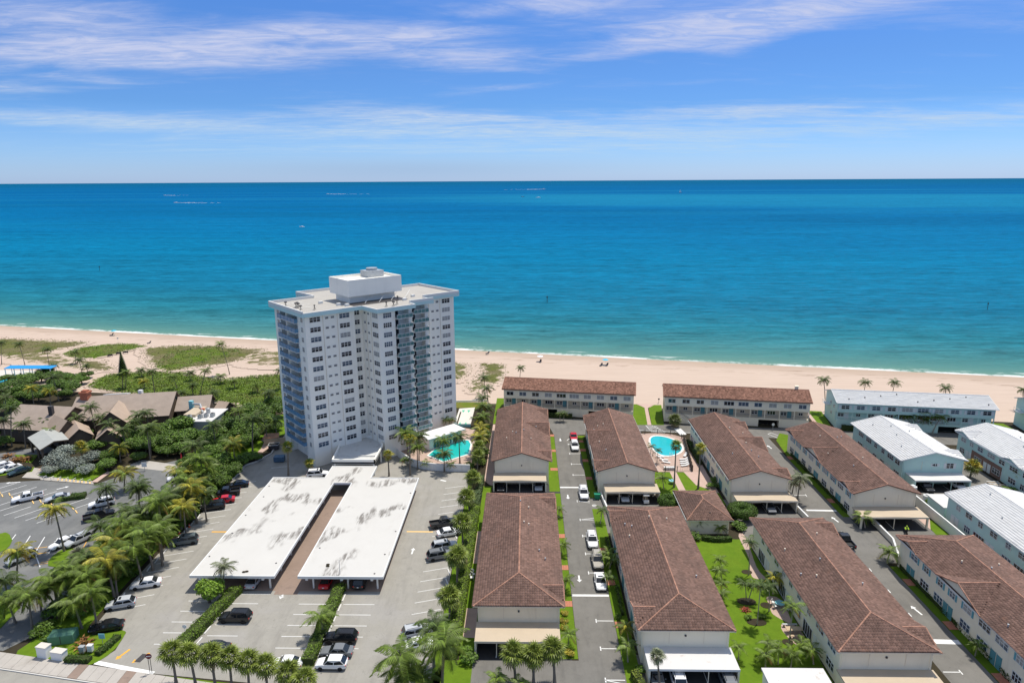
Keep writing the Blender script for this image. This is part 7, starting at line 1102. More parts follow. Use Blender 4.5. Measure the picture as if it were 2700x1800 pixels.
def trunk_mesh(kind, dx, dy, h, s):
    mb = MB(); n = 7; pts = []; rad = []
    r0 = {'coco': .19, 'sabal': .19, 'wash': .2, 'xmas': .10}[kind]*s
    for i in range(n):
        t = i/(n-1); e = t**1.5*.6+t*.4
        pts.append((dx*e, dy*e, h*t)); rad.append(r0*(1.35-.35*min(1, t*5)) if t < .2 else r0*(1-.3*t)*(1.0 if i % 2 else .93))
    mb.tube(pts, rad, 7)
    if kind in ('coco', 'xmas'): mb.tube([(dx, dy, h), (dx, dy, h+.5*s)], [r0*.8, r0*.2], 6)
    if kind in ('wash',): mb.tube([(dx, dy, h-.9*s), (dx, dy, h-.1)], [r0*1.3, r0*2.0], 7)
    return mb.mesh('trunk', 'bark_pale' if kind == 'xmas' else 'bark_palm')
NUTS = MB()
for a in range(6): NUTS.ell((.3*math.cos(a*1.05), .3*math.sin(a*1.05), -.25-.1*(a % 2)), (.15, .15, .18), 6, 4)
NUTS = NUTS.mesh('coconut', 'coconut')
def palm(kind, x, y, tx, ty, h, tint, s, label, group):
    nm = {'coco': 'coconut_palm', 'sabal': 'cabbage_palm', 'wash': 'fan_palm', 'xmas': 'garden_palm'}[kind]
    t = thing(nm, label, 'palm tree', (x, y, .0), 0, group)
    hh = max(.5, h-(.35 if kind in ('coco', 'xmas') else .2)); dx, dy = tx-x, ty-y
    obj('trunk', trunk_mesh(kind, dx, dy, hh, s), t)
    n = {'coco': 20, 'xmas': 13, 'sabal': 34, 'wash': 24}[kind]; base = LEAFC[tint]; rd = random
    off = rd.uniform(0, 6)
    for i in range(n):
        u = (i+.5)/n; a = off+i*2.399+rd.uniform(-.15, .15)
        if kind in ('coco', 'xmas'):
            me = FR[kind][min(4, int(u*5))]; sc = s*rd.uniform(.86, 1.1); pit = rd.uniform(-.14, .14)
        else:
            me = FR[kind][min(2, int(u*3))]; sc = s*rd.uniform(.88, 1.1)
            el = (1.35-2.2*u) if kind == 'sabal' else (1.3-2.1*u*u-.15); pit = -el+rd.uniform(-.12, .12)
        o = bpy.data.objects.new('frond' if kind in ('coco', 'xmas') else 'fan_leaf', me); COL.objects.link(o); o.parent = t
        o.location = (dx, dy, hh+.1*s); o.rotation_euler = (rd.uniform(-.2, .2), pit, a); o.scale = (sc, sc, sc)
        k = rd.uniform(.75, 1.3); c = base
        if tint == 'y' and rd.random() < .35: c = (.12, .17, .02)
        if u > .8 and rd.random() < .35: c = (.26, .17, .05) if kind != 'sabal' else (.17, .14, .06)
        elif kind == 'sabal': c = (c[0]*1.15+.01, c[1]*1.05, c[2]*1.3)
        o.color = (c[0]*k, c[1]*k, c[2]*k, 1)
    if kind == 'coco' and s >= .9: obj('coconut_cluster', NUTS, t, (dx, dy, hh))
ZONE = {'dune': ('on the sand by the blue canopy', 0), 'greenswath': ('in the seagrape bank behind the club', 0), 'club': ('around the beach club', 0), 'belt': ('in the belt between both parking lots', 1), 'publot': ('in the public parking lot', 0),
        'towerpool': ('around the tower pool', 0), 'poolrow': ('between the tower pool and tile house', 1), 'poolwall': ('against the white pool wall', 0), 'entry': ('beside the shaded tower entrance', 0), 'lotedge': ('along the hedge right of the lot', 1),
        'street': ('in the row along the street', 0), 'lotcorner': ('at the bottom corner of the lot', 0), 'medianhedge': ('in the hedge median by the carport', 0), 'carportA2': ('in front of the tan carport', 0), 'carportB2': ('in front of the white carport', 0), 'alleyA2': ('left of the alley', 1), 'alleyB2': ('right of the alley', 1),
        'garden': ('on the garden lawn', 0), 'gardenedge': ('against the wall left of the garden', 1), 'gardenclump': ('in the clump above the white shed', 0), 'poolcourt': ('around the oval pool court', 0), 'alleyC1': ('beside the one-way lane', 0), 'alleyD1': ('beside the right tile house carport', 0), 'alleyD2': ('right of the one-way lane', 1),
        'beachrow': ('standing on the beach sand', 0), 'beachfront': ('before the red roofed beach blocks', 0), 'bluerow': ('before the light blue beach block', 0), 'eastlane': ('beside the lane of blue houses', 0)}
KN = {'coco': 'coconut palm', 'sabal': 'cabbage palm', 'wash': 'fan palm', 'xmas': 'feather palm'}
TN = {'g': 'green', 'd': 'dark green', 'y': 'yellowing', 's': 'grey green'}
def build_palms():
    groups = {}
    for p in PALMS: groups.setdefault((p[0], p[1], p[7]), []).append(p)
    for (kind, zone, tint), lst in groups.items():
        ph, ax = ZONE[zone]; lst.sort(key=lambda p: p[3] if ax else p[2]/max(p[3], 1))
        for i, p in enumerate(lst):
            if len(lst) == 1: lab = f'the only {TN[tint]} {KN[kind]} {ph}'
            else: lab = f'{TN[tint]} {KN[kind]} {ph}, {ordinal(i)} from {"the bottom" if ax else "the left"}'
            palm(kind, p[2], p[3], p[4], p[5], p[6], tint, p[8], lab, 'palms '+ph)
build_palms()
# leafy crowns: many small leaf faces through a lumpy volume
def leaf_cloud(n, size, lumps=7, seed=0, flat=.75, shell=.55):
    g = np.random.default_rng(seed); C_ = g.normal(0, 1, (lumps, 3)); C_ /= np.linalg.norm(C_, axis=1)[:, None]; C_[:, 2] = np.abs(C_[:, 2])*.8-.05; C_ *= .55
    k = g.integers(0, lumps, n); d = g.normal(0, 1, (n, 3)); d /= np.linalg.norm(d, axis=1)[:, None]
    rr_ = shell+(1-shell)*g.random(n)**.5; rad = .38+.16*g.random(lumps)
    P = C_[k]+d*(rr_*rad[k])[:, None]; P[:, 2] = np.maximum(P[:, 2], -.55); P[:, 2] *= flat
    nrm = d+g.normal(0, .55, (n, 3))+np.array([0, 0, .5]); nrm /= np.linalg.norm(nrm, axis=1)[:, None]
    a = np.cross(nrm, g.normal(0, 1, (n, 3))); a /= np.linalg.norm(a, axis=1)[:, None]; b = np.cross(nrm, a)
    s = size*(.6+.8*g.random((n, 1))); q = np.stack([P-a*s*.5, P-b*s*.30, P+a*s*.6, P+b*s*.30], 1)
    return q.reshape(-1, 3)
CROWN = {}
for kd, (n, sz, sh) in {'tree': (3400, .125, .6), 'silver': (2400, .11, .5), 'shrub': (520, .22, .5), 'belt': (1300, .18, .5)}.items():
    CROWN[kd] = [quads('crown', leaf_cloud(n, sz, 9 if kd in ('tree', 'silver') else 6, 10+q, .8, sh), 'leaf') for q in range(3)]
def spike_mesh(seed):                                  # rosette of long stiff leaves
    g = random.Random(seed); mb = MB()
    for i in range(46):
        a = i*2.399; e = g.uniform(.15, 1.3); l = g.uniform(.7, 1.05); w = .09; c, s = math.cos(a), math.sin(a); ox, oy = g.uniform(-.45, .45), g.uniform(-.45, .45)
        p0 = (ox, oy, 0); m_ = (ox+c*l*.55*math.cos(e), oy+s*l*.55*math.cos(e), l*.6*math.sin(e)); tp = (ox+c*l*math.cos(e*.7), oy+s*l*math.cos(e*.7), l*.75*math.sin(e*.7))
        mb.face([p0, (m_[0]+s*w, m_[1]-c*w, m_[2]), tp, (m_[0]-s*w, m_[1]+c*w, m_[2])])
    return mb.mesh('crown', 'leaf')
CROWN['copper'] = [spike_mesh(1), spike_mesh(2), spike_mesh(3)]
CROWN['yellow'] = CROWN['shrub']
STEM = {}
def bush(kind, x, y, r, h, label, group, i):
    nm = {'tree': 'seagrape_tree', 'silver': 'buttonwood_tree', 'shrub': 'shrub', 'belt': 'undergrowth_shrub', 'copper': 'copper_plant', 'yellow': 'croton_shrub'}[kind]
    t = thing(nm, label, 'tree' if kind in ('tree', 'silver') else 'shrub', (x, y, 0), 0, group)
    if kind in ('tree', 'silver'):
        if kind not in STEM:
            mb = MB().tube([(0, 0, 0), (.06, .02, .5), (0, .05, 1.0)], [.13, .11, .08], 7)
            for a in range(5): mb.tube([(0, .03, .7), (.4*math.cos(a*1.26), .4*math.sin(a*1.26), 1.15), (.95*math.cos(a*1.26), .95*math.sin(a*1.26), 1.5)], [.07, .05, .02], 5)
            STEM[kind] = mb.mesh('trunk', 'bark')
        o = obj('trunk', STEM[kind], t); o.scale = (r*.62, r*.62, h*.52)
        zc = h*.52
    else:
        if 'b' not in STEM:
            mb = MB()
            for a in range(5): mb.tube([(.1*math.cos(a*1.26), .1*math.sin(a*1.26), 0), (.4*math.cos(a*1.26), .4*math.sin(a*1.26), .7)], [.05, .02], 4)
            STEM['b'] = mb.mesh('stem', 'bark')
        o = obj('stem', STEM['b'], t); o.scale = (r*.6, r*.6, h*.7); zc = h*.42 if kind != 'copper' else .05
    o = obj('crown', CROWN[kind][i % 3], t, (0, 0, zc), random.uniform(0, 6.28))
    zz = h*.62 if kind != 'copper' else h*.8
    o.scale = (r*1.05, r*1.05, zz)
    c = {'tree': (.085, .15, .018), 'silver': (.22, .25, .21), 'shrub': (.09, .16, .018), 'belt': (.08, .14, .015), 'copper': (.20, .10, .035), 'yellow': (.26, .22, .02)}[kind]
    k = random.uniform(.8, 1.25); o.color = (c[0]*k, c[1]*k, c[2]*k, 1)
def build_bushes():
    BP = {'tree': ('dense green broadleaf tree crown around the beach club', 'broadleaf trees around the beach club'), 'silver': ('silvery grey green tree crown beside the club ramp', 'silver buttonwood trees beside the club ramp'), 'belt': ('dark green undergrowth shrub beneath the palm belt between the parking lots', 'undergrowth of the palm belt'),
          'copper': ('copper leaved spiky plant', 'copper leaved plants'), 'yellow': ('yellow leaved shrub in the bed between the tan carport and the alley', 'yellow shrubs beside the alley'), 'shrub': ('leafy green shrub', 'green shrubs near the buildings')}
    cnt = {}; L = []
    for i, (k, x, y, r, h) in enumerate(BUSHES):
        if k == 'copper': lab = 'copper leaved spiky plant beside the carriage porch' if y > 130 else ('copper leaved plant on the entrance island' if x < -50 else 'copper leaved plant by the garden pavilion')
        elif k == 'shrub':
            lab = ('leafy shrub by the tower pool wall' if -34 < x < -8 and y > 130 else 'leafy shrub by the oval pool court and pavilion' if 25 < x < 50 else 'leafy shrub beside the light blue houses' if x > 78 else 'leafy shrub in the entrance palm belt' if x < -55 else 'leafy shrub beside the alley tile houses')
        else: lab = {'tree': 'dense broadleaf tree at the beach club', 'silver': 'silvery tree beside the club ramp', 'belt': 'dark undergrowth shrub beneath the palm belt', 'yellow': 'yellow leaved shrub beside the tan carport'}[k]
        L.append((lab, k, x, y, r, h))
    for lab in sorted({q[0] for q in L}):
        S_ = sorted([q for q in L if q[0] == lab], key=lambda q: q[3] if q[1] in ('belt', 'yellow') else q[2]/q[3])
        for i, (_, k, x, y, r, h) in enumerate(S_):
            bush(k, x, y, r, h, lab if len(S_) == 1 else f'{lab}, {ordinal(i)} from {"the bottom" if k in ("belt", "yellow") else "the left"}', lab+'s', i)
build_bushes()
bush('tree', -51.2, 96.6, 2.7, 4.4, 'bright green spreading tree over the left hedge median by the carport', None, 0); bush('copper', -49.0, 98.9, 1.2, 1.4, 'small brownish shrub at the carport end of the left median', None, 1)
for o in bpy.data.objects:
    if o.get('label', '').startswith('bright green spreading'):
        for c in o.children:
            if c.name.startswith('crown'): c.color = (.15, .25, .02, 1)
# evergreen cone by the dune path
t = thing('norfolk_pine', 'narrow dark conifer standing by the dune path', 'pine tree', (-142.5, 229.5, .1)); MB().tube([(0, 0, 0), (0, 0, 8.4)], [.16, .03], 6).build('trunk', 'bark', t)
mb = MB()
for k in range(22):
    z = .9+k*.35; r_ = 1.9*(1-k/23)**.8
    for a in range(12): th = a*.524+k*.37; mb.face([(0, 0, z+.35), (r_*.7*math.cos(th-.3), r_*.7*math.sin(th-.3), z+.05), (r_*math.cos(th), r_*math.sin(th), z-.02), (r_*.7*math.cos(th+.3), r_*.7*math.sin(th+.3), z+.05)])
o = mb.build('crown', 'leaf', t); o.color = (.05, .085, .02, 1)
# seagrape bank and dune tufts: nobody could count the leaves
def scatter(name, polys, dens, size, color, z=.2, hgt=.8, lift=.0, var=.4, core=None):
    out = []
    for poly in polys:
        P = np.array(poly); x0, y0 = P.min(0); x1, y1 = P.max(0); n = int((x1-x0)*(y1-y0)*dens); px = rng.uniform(x0, x1, n); py = rng.uniform(y0, y1, n)
        ok = inpoly(px, py, poly); px, py = px[ok], py[ok]; n = len(px)
        hh = hgt*(.45+.55*np.sin(px*.9+1.3*np.sin(py*.6))*np.sin(py*.8+px*.23))*rng.uniform(.5, 1.1, n)
        c = np.stack([px, py, z+lift+np.maximum(hh, .05)], 1); nr = rng.normal(0, .45, (n, 3))+np.array([0, 0, 1]); nr /= np.linalg.norm(nr, axis=1)[:, None]
        a = np.cross(nr, rng.normal(0, 1, (n, 3))); a /= np.linalg.norm(a, axis=1)[:, None]; b = np.cross(nr, a); s = size*rng.uniform(.6, 1.4, (n, 1))
        out.append(np.stack([c-a*s*.5, c-b*s*.42, c+a*s*.5, c+b*s*.42], 1).reshape(-1, 3))
    o = obj(name, quads(name, np.concatenate(out), 'leaf')); o.color = (*color, 1); return tag(o, kind='stuff')
scatter('seagrape_leaves', [GREEN], 11.0, .40, (.115, .18, .013), .3, .45)
scatter('dune_vine_leaves', [DUNES[1][2], DUNES[2][2]], 3.5, .4, (.105, .165, .014), .30, .35)
scatter('dune_grass_tufts', [DUNES[0][2], DUNES[3][2], DUNES[4][2], DUNES[5][2], DUNES[6][2]], 1.0, .4, (.15, .135, .05), .25, .3)
# hedges
def hedge(label, pts, wd, h, color=(.10, .17, .015), zcat='hedge', leaf=.20, dens=1.0):
    t = thing('hedge', label, zcat, (pts[0][0], pts[0][1], 0)); ox, oy = pts[0]; core = MB(); q = []
    for a, b in zip(pts, pts[1:]):
        a, b = Vector((a[0]-ox, a[1]-oy, 0)), Vector((b[0]-ox, b[1]-oy, 0)); d = (b-a).normalized(); l = (b-a).length; nn = Vector((-d.y, d.x, 0)); s = wd/2-.06
        core.prism([((a-nn*s).x, (a-nn*s).y), ((b-nn*s).x, (b-nn*s).y), ((b+nn*s).x, (b+nn*s).y), ((a+nn*s).x, (a+nn*s).y)], 0, h-.08)
        n = int(l*(wd+2*h)*46*dens); u = rng.uniform(0, l, n); v = rng.uniform(0, wd+2*h, n)
        side = np.where(v < h, -wd/2, np.where(v < h+wd, v-h-wd/2, wd/2)); zz = np.where(v < h, v, np.where(v < h+wd, h, v-h-wd)); bump = .10*np.sin(u*1.7+side*2)+rng.uniform(-.07, .07, n)
        nx = np.where(v < h, -1., np.where(v < h+wd, 0., 1.)); nz = np.where((v >= h) & (v < h+wd), 1., 0.15)
        da = np.array([d.x, d.y, 0]); na = np.array([nn.x, nn.y, 0])
        c = np.array([a.x, a.y, 0])+u[:, None]*da+(side+nx*bump)[:, None]*na+np.stack([np.zeros(n), np.zeros(n), np.maximum(zz+nz*bump, .05)], 1)
        nr = nx[:, None]*na+np.stack([np.zeros(n), np.zeros(n), nz], 1)+rng.normal(0, .5, (n, 3)); nr /= np.linalg.norm(nr, axis=1)[:, None]
        A = np.cross(nr, rng.normal(0, 1, (n, 3))); A /= np.linalg.norm(A, axis=1)[:, None]; B = np.cross(nr, A); s_ = leaf*rng.uniform(.6, 1.3, (n, 1))
        q.append(np.stack([c-A*s_*.5, c-B*s_*.4, c+A*s_*.5, c+B*s_*.4], 1).reshape(-1, 3))
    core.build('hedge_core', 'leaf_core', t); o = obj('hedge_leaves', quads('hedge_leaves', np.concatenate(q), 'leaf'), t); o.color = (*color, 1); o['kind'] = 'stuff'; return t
hedge('clipped hedge on the left median below the white carport', [(-47.9, 99.6), (-49.1, 92), (-50.3, 85.5)], 1.9, 1.2, (.115, .19, .016))
hedge('clipped hedge on the middle median below the white carport', [(-30.9, 100.4), (-30.8, 92), (-30.6, 82)], 1.7, 1.3, (.115, .19, .016))
hedge('long bright hedge between the parking lot and the first tile houses', [(-10.7, 84), (-10.65, 100), (-10.6, 118), (-10.5, 129)], 1.9, 1.3, (.16, .25, .015))
hedge('greyer stretch of hedge between the parking lot and the pool wall', [(-10.5, 129.3), (-10.3, 143.5)], 1.4, 1.3, (.10, .15, .06))
hedge('dark clipped hedge on the entrance island beside the driveway', [(-61.5, 83.7), (-60.7, 87.6)], 1.0, .8, (.05, .10, .012)); hedge('dark rounded hedge on the entrance island beside the sidewalk', [(-65.3, 82.6), (-61.8, 82.5)], 1.1, .8, (.05, .10, .012))
hedge('oblong hedge island in the public parking lot', [(-101, 131.6), (-98, 133), (-95.2, 134)], 2.0, .9, (.06, .12, .013)); hedge('low curved hedge in front of the garden pavilion', [(33.0, 117.3), (35.6, 116.6), (38.4, 117.0)], .9, .9, (.05, .10, .012)); hedge('clipped golden hedge beside the white carport at the bottom', [(14.6, 80.6), (15.6, 77.2)], 1.1, 1.2, (.15, .19, .02))
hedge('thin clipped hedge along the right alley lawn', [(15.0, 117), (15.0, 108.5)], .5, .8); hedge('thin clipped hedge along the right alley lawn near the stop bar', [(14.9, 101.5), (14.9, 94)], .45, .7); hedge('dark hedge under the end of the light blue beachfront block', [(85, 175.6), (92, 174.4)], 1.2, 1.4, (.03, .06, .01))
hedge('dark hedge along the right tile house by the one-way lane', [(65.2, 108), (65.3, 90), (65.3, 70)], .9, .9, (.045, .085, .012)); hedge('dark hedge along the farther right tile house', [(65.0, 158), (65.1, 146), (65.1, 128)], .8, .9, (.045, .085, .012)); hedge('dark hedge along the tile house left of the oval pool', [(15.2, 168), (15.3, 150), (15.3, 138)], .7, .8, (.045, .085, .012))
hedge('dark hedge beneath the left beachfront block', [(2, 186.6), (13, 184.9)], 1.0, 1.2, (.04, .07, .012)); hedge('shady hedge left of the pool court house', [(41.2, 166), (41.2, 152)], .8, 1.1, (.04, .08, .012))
def ring_tree(label, x, y, r_):
    t = thing('topiary_tree', label, 'topiary', (x, y, 0)); MB().tube([(0, 0, 0), (.1, 0, 1.2)], [.25, .2], 7).build('trunk', 'bark', t)
    mb = MB(); 
    for i in range(20):
        pass
    n = 5200; th = rng.uniform(0, 6.283, n); ph = rng.uniform(0, 6.283, n); R0, r1 = r_*.62, r_*.40
    c = np.stack([(R0+r1*np.cos(ph))*np.cos(th), (R0+r1*np.cos(ph))*np.sin(th), 1.75+.95*np.sin(ph)], 1)+rng.normal(0, .05, (n, 3))
    nr = np.stack([np.cos(ph)*np.cos(th), np.cos(ph)*np.sin(th), np.sin(ph)], 1)+rng.normal(0, .45, (n, 3)); nr /= np.linalg.norm(nr, axis=1)[:, None]
    A = np.cross(nr, rng.normal(0, 1, (n, 3))); A /= np.linalg.norm(A, axis=1)[:, None]; B = np.cross(nr, A); s_ = .22*rng.uniform(.6, 1.3, (n, 1))
    o = obj('crown', quads('crown', np.stack([c-A*s_*.5, c-B*s_*.4, c+A*s_*.5, c+B*s_*.4], 1).reshape(-1, 3), 'leaf'), t); o.color = (.065, .125, .012, 1)
    k = [[((R0+(r1-.1)*math.cos(p))*math.cos(a), (R0+(r1-.1)*math.cos(p))*math.sin(a), 1.75+.83*math.sin(p)) for p in [j*6.2832/8 for j in range(8)]] for a in [i*6.2832/20 for i in range(21)]]
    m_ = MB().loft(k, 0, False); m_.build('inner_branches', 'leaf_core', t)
ring_tree('clipped ring shaped tree left of the tiled pavilion', 29.3, 129.6, 2.3); ring_tree('clipped ring shaped tree right of the tiled pavilion in front of a carport', 43.0, 125.8, 2.9)
# ================================================================ vehicles
PAINT = {'black': (.012, .012, .014), 'dark': (.03, .032, .036), 'white': (.80, .80, .80), 'silver': (.46, .48, .50), 'grey': (.17, .18, .19), 'slate': (.10, .125, .135), 'red': (.50, .012, .02), 'tan': (.42, .38, .31), 'green': (.02, .04, .035), 'blue': (.06, .09, .15)}
SPEC = {  # length, width, hood z, roof z, [cabin: front base, front top, rear top, rear base] measured from the rear (0) to the nose (1)
    'sedan': dict(L=4.75, W=1.84, zb=.30, zh=.86, zr=1.43, cab=(.70, .56, .27, .13), zt=.94),
    'hatch': dict(L=4.35, W=1.84, zb=.30, zh=.92, zr=1.54, cab=(.73, .58, .16, .03), zt=.98),
    'suv': dict(L=4.9, W=1.94, zb=.36, zh=1.04, zr=1.76, cab=(.72, .60, .10, .02), zt=1.06),
    'pickup': dict(L=5.7, W=2.0, zb=.42, zh=1.12, zr=1.86, cab=(.72, .62, .40, .36), zt=1.12)}
def ring_(x, hw, z0, z1, tw):
    m_ = z0+(z1-z0)*.55
    return [(x, -hw*.90, z0), (x, -hw, z0+.12), (x, -hw, m_), (x, -hw*tw, z1), (x, hw*tw, z1), (x, hw, m_), (x, hw, z0+.12), (x, hw*.90, z0)]
CARM = {}
def car_meshes(kind):
    if kind in CARM: return CARM[kind]
    S = SPEC[kind]; L_, Wd, zb, zh, zr, zt = S['L'], S['W'], S['zb'], S['zh'], S['zr'], S['zt']; hw = Wd/2; X = lambda f: -L_/2+L_*f
    a, b, c, d = S['cab']; out = []
    st = [(0, .86, zb+.12, zt-.22, .90), (.015, .93, zb+.02, zt-.08, .92), (.06, .98, zb, zt, .93), (d, 1, zb, zt, .94), (.45, 1, zb, zh+.03, .95), (a, .99, zb, zh+.02, .93), (.86, .97, zb, zh-.05, .91), (.95, .92, zb+.02, zh-.14, .90), (.99, .82, zb+.08, zh-.26, .88), (1, .74, zb+.14, zh-.34, .86)]
    body = MB()
    if kind == 'pickup':
        body.loft([ring_(X(f), hw*w, z0, z1, tw) for f, w, z0, z1, tw in [(.345, 1, zb, zt, .95)]+[s for s in st if s[0] > .36]])
        body.box(X(.01), -hw*.98, zb, X(.345), hw*.98, zb+.25); body.box(X(.01), -hw*.98, zb+.25, X(.345), -hw*.98+.12, zt); body.box(X(.01), hw*.98-.12, zb+.25, X(.345), hw*.98, zt); body.box(X(.01), -hw*.98+.12, zb+.25, X(.01)+.10, hw*.98-.12, zt-.03)
    else: body.loft([ring_(X(f), hw*w, z0, z1, tw) for f, w, z0, z1, tw in st])
    # cabin core in body colour: pillars and roof
    kw, kt = .90, .74
    cr = [(d, kw, zt-.06), (c, kt, zr-.03), (c+.04, kt+.01, zr), ((b+c)/2, kt+.02, zr+.02), (b-.03, kt+.01, zr), (b, kt, zr-.03), (a, kw, zh-.04)]
    base = lambda x: zh-.06
    body.loft([[(X(f), -hw*kw, base(f)), (X(f), -hw*(w if z > zt+.1 else kw), z), (X(f), hw*(w if z > zt+.1 else kw), z), (X(f), hw*kw, base(f))] for f, w, z in cr])
    out.append(('body', body.mesh('body', 'car_paint')))
    e = .018
    def pan(name, p): out.append((name, MB().face(p).mesh(name, 'car_glass')))
    # glass panels set just proud of the core
    def lerp(p, q, t): return tuple(p[i]+(q[i]-p[i])*t for i in range(3))
    fb, ft = [(X(a)+e, s*hw*kw*.93, zh+.01+e) for s in (-1, 1)], [(X(b)+e, s*hw*kt*.95, zr-.05+e) for s in (-1, 1)]
    pan('windscreen', [fb[0], fb[1], ft[1], ft[0]])
    rb_, rt = [(X(d)-e, s*hw*kw*.92, zt+.02+e) for s in (-1, 1)], [(X(c)-e, s*hw*kt*.94, zr-.06+e) for s in (-1, 1)]
    pan('rear_window', [rb_[1], rb_[0], rt[0], rt[1]])
    for s in (-1, 1):
        lo = hw*kw+e; hi = hw*kt+e
        z0, z1 = zh+.05, zr-.12; wlo = lo-(lo-hi)*.08; whi = hi+(lo-hi)*.10
        mx = (a+d)/2
        out.append(('side_window', MB().face([(X(d+(c-d)*.25), s*wlo, z0), (X(mx-.012), s*wlo, z0), (X(mx-.012), s*whi, z1), (X(c+.012), s*whi, z1)][::s]).face([(X(mx+.012), s*wlo, z0), (X(a+(b-a)*.22), s*wlo, z0), (X(b-.008), s*whi, z1), (X(mx+.012), s*whi, z1)][::s]).mesh('side_window', 'car_glass')))
        out.append(('headlight', MB().loft([ring_(X(.972)+i*.04, .17, zh-.34, zh-.19, .9) for i in (0, 1)]).mesh('headlight', 'lamp_clear'), (0, s*hw*.66, 0)))
        out.append(('taillight', MB().box(X(0)-.02, -.12, zt-.30, X(.02), .12, zt-.12).mesh('taillight', 'lamp_red'), (0, s*hw*.76, 0)))
        out.append(('mirror', MB().ell((X(a-.03), s*(hw+.09), zh+.12), (.09, .12, .08), 6, 4).mesh('mirror', 'car_paint')))
    out.append(('grille', MB().box(X(1)-.03, -hw*.42, zb+.18, X(1)+.015, hw*.42, zh-.38).mesh('grille', 'car_trim')))
    out.append(('licence_plate', MB().box(X(0)-.03, -.16, zb+.28, X(0)-.005, .16, zb+.42).mesh('licence_plate', 'plate_white')))
    if kind in ('suv',): out.append(('roof_rail', MB().tube([(X(c+.05), hw*.62, zr+.07), (X(b-.05), hw*.62, zr+.07)], .03, 4).tube([(X(c+.05), -hw*.62, zr+.07), (X(b-.05), -hw*.62, zr+.07)], .03, 4).mesh('roof_rail', 'car_trim')))
    if kind in ('suv', 'hatch', 'sedan'): out.append(('sunroof', MB().box(X(b-.12), -hw*.42, zr+.012, X(b-.045), hw*.42, zr+.03).mesh('sunroof', 'car_glass')))
    if kind == 'pickup': out.append(('bed_liner', MB().box(X(.03), -hw*.84, zb+.26, X(.34), hw*.84, zb+.30).mesh('bed_liner', 'car_trim')))
    wr = .34 if kind in ('sedan', 'hatch') else .40
    ty = MB(); rings = []
    n = 14
    for (q, y) in ((wr*.66, -.11), (wr*.94, -.115), (wr, -.07), (wr, .07), (wr*.94, .115), (wr*.66, .11)): rings.append([(q*math.cos(6.2832*j/n), y, q*math.sin(6.2832*j/n)) for j in range(n)])
    ty.loft(rings); rm = MB()
    for s in (-1, 1): rm.face([(wr*.64*math.cos(6.2832*j/10), s*.10, wr*.64*math.sin(6.2832*j/10)) for j in range(10)][::-s])
    CARM[kind] = (out, ty.mesh('wheel', 'tyre'), rm.mesh('rim', 'rim'), [(X(.18), hw-.11), (X(.18), -hw+.11), (X(.81), hw-.11), (X(.81), -hw+.11)], wr)
    return CARM[kind]
def car(kind, col, x, y, hd, label):
    nm = {'sedan': 'parked_car', 'hatch': 'parked_car', 'suv': 'parked_suv', 'pickup': 'pickup_truck'}[kind]
    t = thing(nm, label, 'pickup truck' if kind == 'pickup' else 'car', (x, y, .05), R(hd), 'parked cars'); c = PAINT[col]
    parts, tm, rm, wp, wr = car_meshes(kind)
    for q in parts:
        if q[0] == 'sunroof' and 'sunroof' not in label and kind != 'suv': continue
        o = obj(q[0], q[1], t, q[2] if len(q) > 2 else None); o.color = (*c, 1)
    for px, py in wp: w = obj('wheel', tm, t, (px, py, wr)); obj('rim', rm, w)
    if col == 'tan':
        for o in t.children:
            if o.name.startswith('body'): o.color = (.40, .37, .31, 1)
    return t
for k, c, x, y, h, lab in CARS: car(k, c, x, y, h, lab)
def golf_cart(x, y, hd):
    t = thing('golf_cart', 'white golf cart parked inside the carport under the roof edge', 'golf cart', (x, y, .05), R(hd))
    MB().box(-1.1, -.55, .25, 1.1, .55, .5).loft([[(xx, -.55, .5), (xx, .55, .5), (xx, .5, zz), (xx, -.5, zz)] for xx, zz in ((.55, .55), (.95, .95), (1.1, .7))]).build('body', 'plastic_white', t)
    MB().box(-.7, -.5, .5, .1, .5, .75).build('seat', 'slat_tan', t); MB().box(-.75, -.5, .75, -.62, .5, 1.15).build('backrest', 'slat_tan', t); MB().box(-.95, -.62, 1.8, .85, .62, 1.88).build('roof', 'plastic_white', t)
    for a, b in ((-.8, -.5), (-.8, .5), (.75, -.5), (.75, .5)): MB().tube([(a, b, .5), (a*.95, b, 1.8)], .03, 5).build('post', 'metal_dark', t)
    for a in (-.75, .75):
        for b in (-.52, .52):
            w = MB(); n = 10; w.loft([[(a+.24*math.cos(6.28*j/n), b+q, .24+.24*math.sin(6.28*j/n)) for j in range(n)] for q in (-.08, .08)]); w.build('wheel', 'tyre', t)
golf_cart(25.04, 132.6, -90)
